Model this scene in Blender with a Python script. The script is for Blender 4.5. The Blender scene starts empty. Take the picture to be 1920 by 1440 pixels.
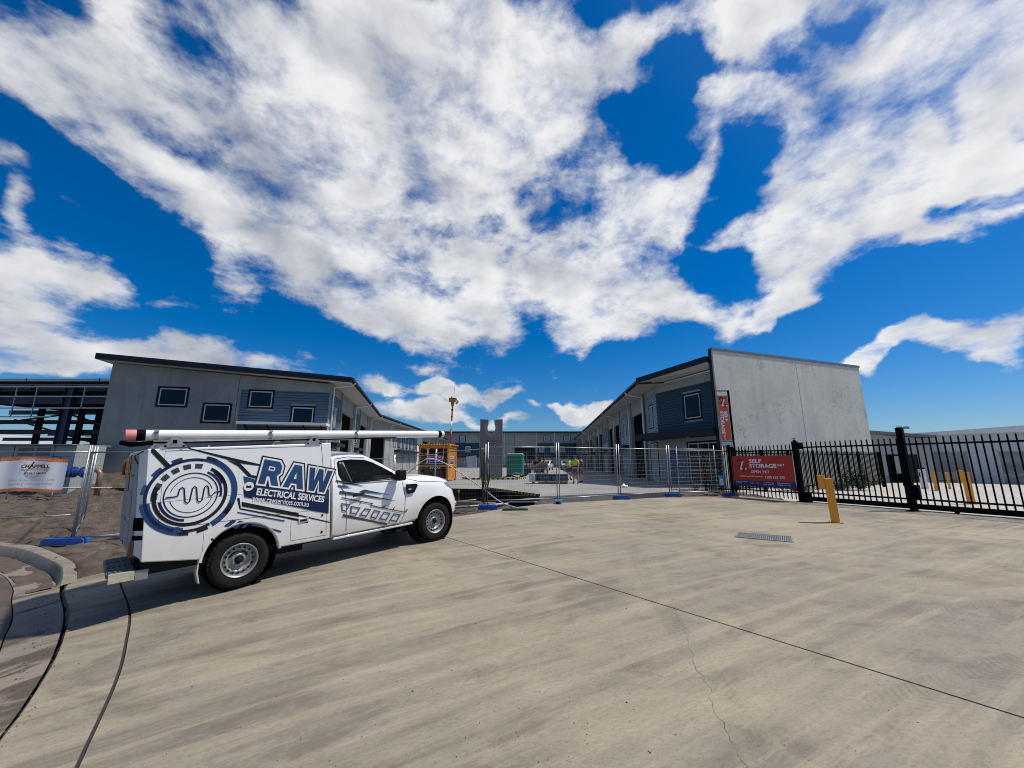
import bpy, bmesh, math, random
import numpy as np
from mathutils import Matrix, Vector, noise as mnoise
random.seed(7)
rnd = random.Random(11)
R = math.radians
scene = bpy.context.scene
col = scene.collection

# ------------------------------------------------------------------ camera
cam_d = bpy.data.cameras.new('camera')
cam = bpy.data.objects.new('camera', cam_d); col.objects.link(cam)
cam_d.sensor_width = 36.0; cam_d.lens = 13.875
cam_d.clip_start = 0.05; cam_d.clip_end = 6000
cam.location = (0, 0, 1.6); cam.rotation_euler = (R(90 + 11.16), 0, 0)
scene.camera = cam

# ------------------------------------------------------------------ sun and sky
SUN_AZ = 4.0      # degrees, counter-clockwise from +X
SUN_EL = 60.0
sd = bpy.data.lights.new('sun', 'SUN'); so = bpy.data.objects.new('sun', sd); col.objects.link(so)
sd.energy = 4.5; sd.angle = R(2.2); sd.color = (1.0, 0.93, 0.82)
sv = Vector((math.cos(R(SUN_AZ)) * math.cos(R(SUN_EL)), math.sin(R(SUN_AZ)) * math.cos(R(SUN_EL)), math.sin(R(SUN_EL))))
so.rotation_euler = sv.to_track_quat('Z', 'Y').to_euler()
so.location = (20, 5, 30)

scene.view_settings.view_transform = 'Standard'
scene.view_settings.look = 'None'
scene.view_settings.exposure = 0.0
scene.view_settings.gamma = 1.0
scene.view_settings.use_curve_mapping = False

scene.render.filter_size = 1.0
scene.cycles.filter_width = 1.0
SKY_STRENGTH = 0.10
world = bpy.data.worlds.new('World'); scene.world = world; world.use_nodes = True
wt = world.node_tree; wn = wt.nodes; wl = wt.links; wn.clear()


def wnode(t, **kw):
    n = wn.new(t)
    for k, v in kw.items(): setattr(n, k, v)
    return n


def wmath(op, a, b=None, c=None, clamp=False):
    n = wn.new('ShaderNodeMath'); n.operation = op; n.use_clamp = clamp
    for i, v in enumerate((a, b, c)):
        if v is None: continue
        if isinstance(v, (int, float)): n.inputs[i].default_value = v
        else: wl.new(v, n.inputs[i])
    return n.outputs[0]


sky = wnode('ShaderNodeTexSky', sky_type='NISHITA', sun_disc=False)
sky.sun_elevation = R(SUN_EL); sky.sun_rotation = R(90 - SUN_AZ)
sky.air_density = 1.0; sky.dust_density = 0.7; sky.ozone_density = 3.0; sky.altitude = 50
hsv = wnode('ShaderNodeHueSaturation'); hsv.inputs['Saturation'].default_value = 1.32; hsv.inputs['Value'].default_value = 0.86
hsv.inputs['Hue'].default_value = 0.5
tintn = wnode('ShaderNodeMix', data_type='RGBA', blend_type='MULTIPLY'); tintn.inputs[0].default_value = 1.0; tintn.inputs[7].default_value = (0.76, 0.92, 1.15, 1)
wl.new(sky.outputs[0], tintn.inputs[6]); wl.new(tintn.outputs[2], hsv.inputs['Color'])
geo = wnode('ShaderNodeTexCoord')
DIR = geo.outputs['Generated']
sep = wnode('ShaderNodeSeparateXYZ'); wl.new(DIR, sep.inputs[0])
# cloud deck coordinates: the direction projected onto a flat deck overhead
zc = wmath('ADD', wmath('MAXIMUM', sep.outputs[2], 0.0), 0.10)
cx = wmath('DIVIDE', sep.outputs[0], zc); cy = wmath('DIVIDE', sep.outputs[1], zc)
deck = wnode('ShaderNodeCombineXYZ'); wl.new(cx, deck.inputs[0]); wl.new(cy, deck.inputs[1])


def cnoise(scale, detail, rough, off=(0, 0, 0), dist=0.0, sc=(1, 1, 1)):
    m = wnode('ShaderNodeMapping'); m.inputs['Location'].default_value = off; m.inputs['Scale'].default_value = sc
    wl.new(deck.outputs[0], m.inputs[0])
    n = wnode('ShaderNodeTexNoise'); n.inputs['Scale'].default_value = scale; n.inputs['Detail'].default_value = detail
    n.inputs['Roughness'].default_value = rough; n.inputs['Distortion'].default_value = dist
    wl.new(m.outputs[0], n.inputs['Vector'])
    return n.outputs['Fac']


# clouds: direction, first axis, two angular radii, weight
BLOBS = [(-0.356, 0.604, 0.713, 0.935, 0.23, 0.271, 0.414, 0.167, 1.0),
         (-0.032, 0.646, 0.763, 0.999, 0.02, 0.024, 0.332, 0.18, 1.0),
         (-0.594, 0.567, 0.571, 0.691, 0.723, 0.002, 0.224, 0.13, 0.9),
         (-0.304, 0.772, 0.558, 0.895, 0.432, -0.111, 0.386, 0.207, 1.0),
         (-0.128, 0.751, 0.647, 0.992, 0.097, 0.084, 0.341, 0.217, 0.8),
         (-0.446, 0.812, 0.376, 0.878, 0.478, 0.01, 0.263, 0.103, 0.9),
         (-0.491, 0.756, 0.433, 0.802, 0.586, -0.114, 0.162, 0.099, 0.5),
         (-0.677, 0.476, 0.562, 0.721, 0.584, 0.374, 0.136, 0.092, 0.5),
         (-0.145, 0.932, 0.332, 0.989, 0.137, 0.049, 0.275, 0.096, 1.1),
         (-0.305, 0.893, 0.332, 0.937, 0.344, -0.066, 0.15, 0.075, 0.6),
         (0.222, 0.923, 0.315, 0.971, -0.238, 0.013, 0.128, 0.064, 1.0),
         (0.411, 0.844, 0.345, 0.908, -0.344, -0.241, 0.144, 0.053, 1.0),
         (0.156, 0.899, 0.409, 0.984, -0.177, 0.014, 0.248, 0.093, 1.0),
         (0.296, 0.787, 0.542, 0.955, -0.244, -0.168, 0.198, 0.188, 1.0),
         (0.536, 0.589, 0.605, 0.844, -0.374, -0.384, 0.11, 0.086, 0.8),
         (0.453, 0.616, 0.644, 0.891, -0.313, -0.328, 0.06, 0.041, 0.5),
         (0.052, 0.884, 0.464, 0.985, -0.123, 0.124, 0.243, 0.085, 0.7),
         (0.268, 0.599, 0.755, 0.694, -0.663, 0.28, 0.099, 0.084, 0.8),
         (0.394, 0.654, 0.646, 0.592, -0.718, 0.366, 0.068, 0.062, 0.9),
         (0.613, 0.599, 0.516, 0.544, -0.793, 0.274, 0.19, 0.166, 1.2),
         (0.672, 0.47, 0.573, 0.741, -0.426, -0.52, 0.159, 0.143, 1.3),
         (0.578, 0.693, 0.431, 0.775, -0.631, -0.024, 0.18, 0.12, 1.1),
         (0.443, 0.541, 0.715, 0.897, -0.267, -0.353, 0.175, 0.075, 1.1),
         (0.498, 0.675, 0.545, 0.582, -0.726, 0.366, 0.121, 0.134, 1.0),
         (0.729, 0.533, 0.431, 0.664, -0.702, -0.256, 0.1, 0.04, 0.8),
         (0.713, 0.602, 0.36, 0.696, -0.67, -0.26, 0.062, 0.026, 0.6),
         (0.577, 0.473, 0.665, 0.817, -0.335, -0.47, 0.17, 0.075, 0.8),
         (-0.767, 0.584, 0.266, 0.626, 0.772, 0.113, 0.163, 0.059, 0.95),
         (-0.736, 0.599, 0.315, 0.625, 0.78, -0.022, 0.087, 0.039, 0.5),
         (-0.701, 0.688, 0.187, 0.707, 0.704, 0.064, 0.351, 0.058, 0.95),
         (-0.791, 0.589, 0.167, 0.612, 0.761, 0.215, 0.128, 0.049, 0.7),
         (-0.749, 0.52, 0.411, 0.663, 0.587, 0.465, 0.039, 0.023, 0.5),
         (-0.76, 0.538, 0.366, 0.65, 0.628, 0.427, 0.033, 0.023, 0.6),
         (-0.635, 0.715, 0.292, 0.753, 0.658, 0.026, 0.04, 0.029, 0.6),
         (-0.642, 0.571, 0.512, 0.582, 0.797, -0.16, 0.09, 0.053, 0.5),
         (0.748, 0.631, 0.204, 0.559, -0.766, 0.318, 0.108, 0.033, 1.0),
         (0.692, 0.7, 0.178, 0.642, -0.709, 0.291, 0.062, 0.024, 0.7),
         (0.572, 0.746, 0.342, 0.816, -0.56, -0.142, 0.062, 0.03, 0.8),
         (0.551, 0.773, 0.314, 0.816, -0.578, -0.011, 0.04, 0.022, 0.7),
         (0.198, 0.972, 0.124, 0.98, -0.197, -0.025, 0.076, 0.026, 0.9),
         (0.0, 0.987, 0.16, 1.0, -0.0, 0.0, 0.054, 0.024, 0.8),
         (-0.121, 0.978, 0.172, 0.991, 0.11, 0.073, 0.114, 0.027, 0.9),
         (-0.173, 0.971, 0.167, 0.985, 0.17, 0.029, 0.066, 0.019, 0.7),
         (-0.211, 0.97, 0.118, 0.978, 0.209, 0.025, 0.158, 0.032, 0.8),
         (-0.309, 0.934, 0.182, 0.951, 0.303, 0.059, 0.062, 0.026, 0.5),
         (-0.192, 0.957, 0.216, 0.981, 0.188, 0.042, 0.053, 0.021, 0.5),
         (0.081, 0.988, 0.129, 0.997, -0.08, -0.01, 0.04, 0.019, 0.5),
         (-0.285, 0.944, 0.166, 0.959, 0.281, 0.049, 0.038, 0.016, 0.5),
         (-0.013, 0.996, 0.094, 1.0, 0.013, 0.001, 0.107, 0.016, 0.7),
         (0.16, 0.979, 0.128, 0.987, -0.158, -0.021, 0.039, 0.013, 0.6),
         (0.211, 0.969, 0.127, 0.978, -0.209, -0.027, 0.045, 0.018, 0.7),
         (0.759, 0.536, 0.369, 0.628, -0.752, -0.2, 0.046, 0.024, 0.6),
         (0.295, 0.658, 0.693, 0.941, -0.075, -0.329, 0.126, 0.125, -1.7),
         (0.328, 0.581, 0.745, 0.874, 0.111, -0.472, 0.068, 0.052, -0.9),
         (-0.138, 0.842, 0.521, 0.989, 0.091, 0.114, 0.163, 0.035, -0.5),
         (-0.013, 0.855, 0.518, 1.0, 0.011, 0.007, 0.063, 0.035, -0.5),
         (-0.507, 0.552, 0.662, 0.792, -0.004, 0.61, 0.099, 0.064, -0.45),
         (-0.364, 0.835, 0.412, 0.388, 0.539, -0.748, 0.153, 0.048, -0.2),
         (0.444, 0.697, 0.563, 0.888, -0.259, -0.381, 0.058, 0.138, -1.1),
         (0.491, 0.552, 0.674, 0.862, -0.195, -0.468, 0.073, 0.034, -0.35),
         (0.531, 0.501, 0.683, 0.847, -0.314, -0.428, 0.042, 0.027, -0.5),
         (0.165, 0.862, 0.48, 0.986, -0.144, -0.08, 0.098, 0.059, -0.5),
         (0.674, 0.68, 0.289, 0.692, -0.718, 0.076, 0.174, 0.054, -0.6),
         (0.542, 0.802, 0.25, 0.84, -0.517, -0.161, 0.208, 0.045, -0.6),
         (-0.619, 0.657, 0.43, 0.503, 0.753, -0.425, 0.294, 0.088, -0.9),
         (0.693, 0.482, 0.536, 0.519, -0.85, 0.092, 0.026, 0.023, -0.4),
         (-0.57, 0.592, 0.569, 0.754, 0.652, 0.077, 0.088, 0.023, -0.4),
         (0.362, 0.825, 0.434, 0.732, 0.037, -0.681, 0.14, 0.063, -0.4),
         (0.053, 0.931, 0.36, 0.869, 0.134, -0.476, 0.093, 0.065, -0.5),
         (-0.564, 0.781, 0.267, 0.807, 0.59, -0.021, 0.318, 0.066, -0.5),
         (0.446, 0.792, 0.416, 0.895, -0.395, -0.208, 0.06, 0.119, -1.0) ]
BLOBS = [(a, b, c, d, e, f, s * 1.15, t * 1.15, w * 1.2) if (w > 0 and s < .16) else (a, b, c, d, e, f, s, t, w) for a, b, c, d, e, f, s, t, w in BLOBS]
BLOBS += [(0.2, -0.8, 0.5, 1, 0, 0, 0.5, 0.25, 0.9), (-0.75, -0.5, 0.4, 1, 0, 0, 0.4, 0.25, 0.9), (0.85, -0.3, 0.55, 1, 0, 0, 0.4, 0.4, 0.8),
          (-0.3, -0.93, 0.2, 1, 0, 0, 0.5, 0.1, 0.9), (-0.2, -0.1, 0.98, 1, 0, 0, 0.5, 0.4, 0.7), (0.6, -0.78, 0.2, 1, 0, 0, 0.3, 0.1, 0.9), (-0.97, 0.1, 0.25, 0, 1, 0, 0.4, 0.12, 0.9)]
warp = wnode('ShaderNodeTexNoise'); warp.inputs['Scale'].default_value = 5.0; warp.inputs['Detail'].default_value = 7.0
wl.new(DIR, warp.inputs['Vector'])
wv = wnode('ShaderNodeVectorMath', operation='MULTIPLY_ADD'); wl.new(warp.outputs['Color'], wv.inputs[0])
wv.inputs[1].default_value = (0.26, 0.26, 0.22); wv.inputs[2].default_value = (-0.13, -0.13, -0.11)
wd = wnode('ShaderNodeVectorMath', operation='ADD'); wl.new(DIR, wd.inputs[0]); wl.new(wv.outputs[0], wd.inputs[1])
acc = None; holes_ = None
for (bx_, by_, bz_, ex, ey, ez, s1, s2, w_) in BLOBS:
    c = Vector((bx_, by_, bz_)).normalized(); e1 = Vector((ex, ey, ez)); e1 = (e1 - c * c.dot(e1)).normalized(); e2 = c.cross(e1)
    M = Matrix((e1, e2, c)).transposed()
    mp = wnode('ShaderNodeMapping', vector_type='TEXTURE')
    mp.inputs['Location'].default_value = c; mp.inputs['Rotation'].default_value = M.to_euler()
    mp.inputs['Scale'].default_value = (s1 * 1.12, s2 * 1.12, 0.9)
    wl.new(wd.outputs[0], mp.inputs[0])
    gr = wnode('ShaderNodeTexGradient', gradient_type='SPHERICAL'); wl.new(mp.outputs[0], gr.inputs[0])
    if w_ > 0: acc = wmath('MULTIPLY_ADD', gr.outputs['Fac'], w_, acc if acc is not None else 0.0)
    else: holes_ = wmath('MULTIPLY_ADD', gr.outputs['Fac'], w_, holes_ if holes_ is not None else 0.0)
cov = wmath('MULTIPLY_ADD', holes_, 0.62, wmath('MINIMUM', acc, 0.68))
n1 = cnoise(1.1, 12.0, 0.60, (3.1, 1.7, 0.3), 0.25, (1.0, 0.8, 1.0))
dn = wnode('ShaderNodeTexNoise'); dn.inputs['Scale'].default_value = 8.0; dn.inputs['Detail'].default_value = 12.0; dn.inputs['Roughness'].default_value = 0.63; dn.inputs['Distortion'].default_value = 0.15
dm = wnode('ShaderNodeMapping'); dm.inputs['Scale'].default_value = (1.0, 1.0, 1.7); wl.new(DIR, dm.inputs[0]); wl.new(dm.outputs[0], dn.inputs['Vector'])
n2 = wmath('ADD', wmath('MULTIPLY', cnoise(3.0, 12.0, 0.66, (7.7, 2.2, 1.3), 0.3, (1.15, 0.8, 1.0)), 0.35), wmath('MULTIPLY', dn.outputs['Fac'], 0.65))
dens = wmath('ADD', wmath('ADD', wmath('MULTIPLY', cov, 1.30), wmath('MULTIPLY', wmath('SUBTRACT', n1, 0.5), 1.3)), wmath('MULTIPLY', wmath('MULTIPLY', wmath('SUBTRACT', n2, 0.5), 3.0), wmath('SUBTRACT', 1.12, wmath('MULTIPLY', wmath('MAXIMUM', cov, 0.0), 0.62))))
dens = wmath('SUBTRACT', dens, 0.38)
mr = wnode('ShaderNodeMapRange', interpolation_type='SMOOTHSTEP'); mr.inputs['From Min'].default_value = -0.08; mr.inputs['From Max'].default_value = 0.60
wl.new(dens, mr.inputs['Value']); alpha = mr.outputs[0]
# self shading of the clouds: noise sampled here and a step towards the sun
def dnoise(off):
    m = wnode('ShaderNodeMapping'); m.inputs['Location'].default_value = off; m.inputs['Scale'].default_value = (1.0, 1.0, 1.6); wl.new(DIR, m.inputs[0])
    n = wnode('ShaderNodeTexNoise'); n.inputs['Scale'].default_value = 3.6; n.inputs['Detail'].default_value = 6.0; n.inputs['Roughness'].default_value = 0.48; wl.new(m.outputs[0], n.inputs['Vector']); return n.outputs['Fac']
na = dnoise((1.0, 4.0, 0)); nb = dnoise((1.035, 4.005, 0.045))
relief = wmath('MULTIPLY_ADD', wmath('SUBTRACT', na, nb), 3.6, 0.74)
thick = wnode('ShaderNodeMapRange', interpolation_type='SMOOTHSTEP'); thick.inputs['From Min'].default_value = 0.25; thick.inputs['From Max'].default_value = 1.15
wl.new(dens, thick.inputs['Value'])
lit = wmath('SUBTRACT', relief, wmath('MULTIPLY', thick.outputs[0], 0.22), clamp=False)
sdot = wnode('ShaderNodeVectorMath', operation='DOT_PRODUCT'); wl.new(DIR, sdot.inputs[0]); sdot.inputs[1].default_value = sv
glow = wnode('ShaderNodeMapRange'); glow.inputs['From Min'].default_value = -0.25; glow.inputs['From Max'].default_value = 0.85
glow.inputs['To Min'].default_value = -0.26; glow.inputs['To Max'].default_value = 0.26
wl.new(sdot.outputs['Value'], glow.inputs['Value'])
lit = wmath('ADD', lit, glow.outputs[0], clamp=True)
ccol = wnode('ShaderNodeMix', data_type='RGBA')
ccol.inputs[6].default_value = (3.3, 3.6, 4.2, 1); ccol.inputs[7].default_value = (8.9, 8.9, 8.9, 1)
wl.new(lit, ccol.inputs[0])
mixc = wnode('ShaderNodeMix', data_type='RGBA')
wl.new(wmath('MULTIPLY', alpha, 0.97), mixc.inputs[0]); wl.new(hsv.outputs[0], mixc.inputs[6]); wl.new(ccol.outputs[2], mixc.inputs[7])
bg = wnode('ShaderNodeBackground'); bg.inputs['Strength'].default_value = SKY_STRENGTH
wl.new(mixc.outputs[2], bg.inputs['Color'])
wo = wnode('ShaderNodeOutputWorld'); wl.new(bg.outputs[0], wo.inputs['Surface'])

# ------------------------------------------------------------------ mesh helpers
class MB:
    """collects geometry, then links it as ONE mesh object"""
    def __init__(s): s.v = []; s.f = []; s.m = []; s.cur = 0
    def add(s, vs, fs):
        b = len(s.v); s.v += [tuple(p) for p in vs]; s.f += [tuple(b + i for i in f) for f in fs]; s.m += [s.cur] * len(fs); return s
    def box(s, x0, x1, y0, y1, z0, z1):
        return s.add([(x0, y0, z0), (x1, y0, z0), (x1, y1, z0), (x0, y1, z0), (x0, y0, z1), (x1, y0, z1), (x1, y1, z1), (x0, y1, z1)],
                     [(0, 3, 2, 1), (4, 5, 6, 7), (0, 1, 5, 4), (1, 2, 6, 5), (2, 3, 7, 6), (3, 0, 4, 7)])
    def prism(s, poly, a, b, axis='y'):
        """extrude a 2D polygon: axis y: (x,z) polygon; axis z: (x,y); axis x: (y,z)"""
        n = len(poly)
        f = {'y': lambda p, t: (p[0], t, p[1]), 'z': lambda p, t: (p[0], p[1], t), 'x': lambda p, t: (t, p[0], p[1])}[axis]
        vs = [f(p, a) for p in poly] + [f(p, b) for p in poly]
        fs = [tuple(range(n)), tuple(range(2 * n - 1, n - 1, -1))] + [(i, i + n, (i + 1) % n + n, (i + 1) % n) for i in range(n)]
        return s.add(vs, fs)
    def tube(s, pts, r, n=8, cap=True):
        pts = [Vector(p) for p in pts]; rs = r if isinstance(r, (list, tuple)) else [r] * len(pts)
        b = len(s.v); prev = None
        for i, p in enumerate(pts):
            d = (pts[min(i + 1, len(pts) - 1)] - pts[max(i - 1, 0)]).normalized()
            if prev is None:
                u = d.orthogonal().normalized()
                if abs(d.z) < 0.99: u = Vector((0, 0, 1)).cross(d).normalized()
            else: u = (prev - d * prev.dot(d)).normalized()
            prev = u; w = d.cross(u)
            for k in range(n):
                a = 2 * math.pi * (k + .5) / n
                s.v.append(tuple(p + (u * math.cos(a) + w * math.sin(a)) * rs[i]))
        for i in range(len(pts) - 1):
            for k in range(n):
                s.f.append((b + i * n + k, b + i * n + (k + 1) % n, b + (i + 1) * n + (k + 1) % n, b + (i + 1) * n + k)); s.m.append(s.cur)
        if cap:
            s.f.append(tuple(b + k for k in range(n - 1, -1, -1))); s.m.append(s.cur)
            e = b + (len(pts) - 1) * n; s.f.append(tuple(e + k for k in range(n))); s.m.append(s.cur)
        return s
    def bar(s, p, q, w, h=None):
        """rectangular bar from p to q, w across, h up"""
        h = h or w; p = Vector(p); q = Vector(q); d = (q - p).normalized()
        u = Vector((0, 0, 1)).cross(d)
        u = Vector((1, 0, 0)) if u.length < 1e-4 else u.normalized()
        t = d.cross(u).normalized()
        vs = [o + u * sx * w / 2 + t * sz * h / 2 for o in (p, q) for sx, sz in ((-1, -1), (1, -1), (1, 1), (-1, 1))]
        return s.add(vs, [(3, 2, 1, 0), (4, 5, 6, 7), (0, 1, 5, 4), (1, 2, 6, 5), (2, 3, 7, 6), (3, 0, 4, 7)])
    def lathe(s, prof, n=24, axis='y', c=(0, 0, 0)):
        """prof: list of (radius, height along axis)"""
        b = len(s.v); m = len(prof)
        for k in range(n):
            a = 2 * math.pi * k / n; ca, sa = math.cos(a), math.sin(a)
            for r_, h in prof:
                p = (r_ * ca, h, r_ * sa) if axis == 'y' else ((r_ * ca, r_ * sa, h) if axis == 'z' else (h, r_ * ca, r_ * sa))
                s.v.append((p[0] + c[0], p[1] + c[1], p[2] + c[2]))
        for k in range(n):
            k2 = (k + 1) % n
            for j in range(m - 1):
                s.f.append((b + k * m + j, b + k * m + j + 1, b + k2 * m + j + 1, b + k2 * m + j)); s.m.append(s.cur)
        return s
    def mesh(s, name):
        me = bpy.data.meshes.new(name); me.from_pydata(s.v, [], s.f)
        for i, p in enumerate(me.polygons): p.material_index = s.m[i]
        bm = bmesh.new(); bm.from_mesh(me); bmesh.ops.recalc_face_normals(bm, faces=bm.faces); bm.to_mesh(me); bm.free()
        me.update(); return me
    def build(s, name, mat, parent=None, smooth=False, bevel=0.0, kind=None, loc=None, rotz=None, label=None):
        me = s.mesh(name)
        for m_ in (mat if isinstance(mat, (list, tuple)) else [mat]): me.materials.append(m_)
        return link(name, me, parent, smooth, bevel, kind, loc, rotz, label)


def link(name, me, parent=None, smooth=False, bevel=0.0, kind=None, loc=None, rotz=None, label=None):
    o = bpy.data.objects.new(name, me); col.objects.link(o)
    if parent: o.parent = parent
    if smooth:
        for p in me.polygons: p.use_smooth = True
    if bevel:
        b = o.modifiers.new('bevel', 'BEVEL'); b.width = bevel; b.segments = 2; b.limit_method = 'ANGLE'; b.angle_limit = R(40)
        for p in me.polygons: p.use_smooth = True
        o.modifiers.new('wn', 'WEIGHTED_NORMAL')
    if kind: o['kind'] = kind
    if loc is not None: o.location = loc
    if rotz is not None: o.rotation_euler = (0, 0, rotz)
    if label: o['label'] = label
    return o


def smooth_angle(o, deg=35):
    me = o.data
    for p in me.polygons: p.use_smooth = True
    bm = bmesh.new(); bm.from_mesh(me)
    for e in bm.edges:
        if len(e.link_faces) == 2 and e.calc_face_angle(0) > R(deg): e.smooth = False
    bm.to_mesh(me); bm.free()


def thing(name, label, cat, loc=(0, 0, 0), rotz=0.0, group=None):
    o = bpy.data.objects.new(name, None); col.objects.link(o); o.empty_display_size = .2
    o.location = loc; o.rotation_euler = (0, 0, rotz); o['label'] = label; o['category'] = cat
    if group: o['group'] = group
    return o


def tag(o, label, cat, group=None):
    o['label'] = label; o['category'] = cat
    if group: o['group'] = group
    return o


def kids(o): return [c for c in list(col.objects) if c.parent == o]


def copy_tree(o, loc, rotz, label, group=None, cache={}):
    def rec(a, par):
        c = a.copy(); col.objects.link(c); c.parent = par
        for ch in a_children[a.name]: rec(ch, c)
        return c
    a_children = {}
    stack = [o]
    while stack:
        a = stack.pop(); ch = list(a.children); a_children[a.name] = ch; stack += ch
    r = rec(o, None); r.location = loc; r.rotation_euler = (0, 0, rotz); r['label'] = label
    if group: r['group'] = group
    return r


# ------------------------------------------------------------------ materials
MATS = {}


def pm(name, base, rough=0.6, metal=0.0, var=0.12, scale=4.0, bump=0.0, bscale=60.0, tint=None, spec=0.5, coat=0.0, streak=None, detail=6.0):
    """procedural principled material: base colour broken up by noise, optional bump and stain colour"""
    if name in MATS: return MATS[name]
    m = bpy.data.materials.new(name); m.use_nodes = True; t = m.node_tree; n = t.nodes; l = t.links
    p = n['Principled BSDF']; p.inputs['Roughness'].default_value = rough; p.inputs['Metallic'].default_value = metal
    p.inputs['Specular IOR Level'].default_value = spec; p.inputs['Coat Weight'].default_value = coat
    tc = n.new('ShaderNodeTexCoord'); src = tc.outputs['Object']
    if streak:
        mp = n.new('ShaderNodeMapping'); mp.inputs['Scale'].default_value = streak; l.new(src, mp.inputs[0]); src2 = mp.outputs[0]
    else: src2 = src
    nz = n.new('ShaderNodeTexNoise'); nz.inputs['Scale'].default_value = scale; nz.inputs['Detail'].default_value = detail; nz.inputs['Roughness'].default_value = .62
    l.new(src2, nz.inputs['Vector'])
    cr = n.new('ShaderNodeValToRGB'); e = cr.color_ramp.elements
    b = Vector(base); d = b * (1 - var) if tint is None else Vector(tint)
    e[0].position = .32; e[1].position = .68
    e[0].color = (*d, 1); e[1].color = (*[min(1, x * (1 + var * .6)) for x in b], 1)
    l.new(nz.outputs['Fac'], cr.inputs[0]); l.new(cr.outputs[0], p.inputs['Base Color'])
    rr = n.new('ShaderNodeMapRange'); rr.inputs['To Min'].default_value = max(0, rough - .08); rr.inputs['To Max'].default_value = min(1, rough + .1)
    l.new(nz.outputs['Fac'], rr.inputs['Value']); l.new(rr.outputs[0], p.inputs['Roughness'])
    if bump:
        bn = n.new('ShaderNodeTexNoise'); bn.inputs['Scale'].default_value = bscale; bn.inputs['Detail'].default_value = 5
        l.new(src, bn.inputs['Vector'])
        bu = n.new('ShaderNodeBump'); bu.inputs['Strength'].default_value = bump; bu.inputs['Distance'].default_value = .02
        l.new(bn.outputs['Fac'], bu.inputs['Height']); l.new(bu.outputs[0], p.inputs['Normal'])
    MATS[name] = m; return m


def glass(name, tint=(.02, .03, .035), rough=.03, alpha=.35, spec=.5):
    """tinted pane: a dark reflecting sheet that lets some of what lies behind show"""
    if name in MATS: return MATS[name]
    m = bpy.data.materials.new(name); m.use_nodes = True; t = m.node_tree; n = t.nodes; l = t.links
    p = n['Principled BSDF']; p.inputs['Base Color'].default_value = (*tint, 1); p.inputs['Roughness'].default_value = rough
    p.inputs['Specular IOR Level'].default_value = spec; p.inputs['Alpha'].default_value = alpha
    nz = n.new('ShaderNodeTexNoise'); nz.inputs['Scale'].default_value = 1.5
    bu = n.new('ShaderNodeBump'); bu.inputs['Strength'].default_value = .03; l.new(nz.outputs['Fac'], bu.inputs['Height']); l.new(bu.outputs[0], p.inputs['Normal'])
    MATS[name] = m; return m


def text_mesh(body, w=None, h=None, bold=0.0, shear=0.0, space=1.0, align='LEFT', depth=0.0, line=1.0):
    cu = bpy.data.curves.new('txt', 'FONT'); cu.body = body; cu.size = 1.0; cu.offset = bold; cu.shear = shear; cu.space_character = space
    cu.align_x = align; cu.space_line = line; cu.extrude = depth; cu.resolution_u = 3
    o = bpy.data.objects.new('txt', cu); col.objects.link(o)
    bpy.context.view_layer.update()
    dg = bpy.context.evaluated_depsgraph_get(); me = bpy.data.meshes.new_from_object(o.evaluated_get(dg))
    bpy.data.objects.remove(o); bpy.data.curves.remove(cu)
    n = len(me.vertices); a = np.empty(n * 3); me.vertices.foreach_get('co', a); a = a.reshape(-1, 3)
    mn = a.min(0); mx = a.max(0); sx = sy = 1.0
    if w: sx = w / (mx[0] - mn[0])
    if h: sy = h / (mx[1] - mn[1])
    if w and not h: sy = sx
    if h and not w: sx = sy
    a[:, 0] = (a[:, 0] - mn[0]) * sx; a[:, 1] = (a[:, 1] - mn[1]) * sy
    me.vertices.foreach_set('co', a.ravel()); me.materials.clear(); me.update()
    return me


def place_text(name, me, mat, parent, org, xdir, ydir, label=None):
    """lay a text mesh in the plane through org (parent's space) spanned by xdir, ydir"""
    x = Vector(xdir).normalized(); y = Vector(ydir).normalized(); z = x.cross(y).normalized()
    M = Matrix.Translation(Vector(org)) @ Matrix((x, y, z)).transposed().to_4x4()
    me.transform(M); me.materials.append(mat)
    return link(name, me, parent, label=label)


# ------------------------------------------------------------------ ground level
def G(x, y):
    """the concrete driveway falls towards the street gutter"""
    t = (x + 3) * .73 + (y - 2.7) * .68
    t = max(t, -.2)
    return .2 - .46 * math.exp(-t / 3.6)


SLAB = .27       # level of the building site slab
YARD = .2        # level of the storage yard


def in_poly(x, y, poly):
    c = False; n = len(poly); j = n - 1
    for i in range(n):
        xi, yi = poly[i]; xj, yj = poly[j]
        if (yi > y) != (yj > y) and x < (xj - xi) * (y - yi) / (yj - yi) + xi: c = not c
        j = i
    return c


def seg_dist(x, y, a, b):
    dx, dy = b[0] - a[0], b[1] - a[1]; t = max(0, min(1, ((x - a[0]) * dx + (y - a[1]) * dy) / (dx * dx + dy * dy + 1e-9)))
    return math.hypot(x - a[0] - t * dx, y - a[1] - t * dy)


def spline(pts, n=8):
    out = []; P = [Vector((*p, 0)) if len(p) == 2 else Vector(p) for p in pts]
    for i in range(len(P) - 1):
        p0 = P[max(i - 1, 0)]; p1 = P[i]; p2 = P[i + 1]; p3 = P[min(i + 2, len(P) - 1)]
        for k in range(n):
            t = k / n
            out.append(.5 * ((2 * p1) + (p2 - p0) * t + (2 * p0 - 5 * p1 + 4 * p2 - p3) * t * t + (3 * p1 - p0 - 3 * p2 + p3) * t ** 3))
    out.append(P[-1]); return out

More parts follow.
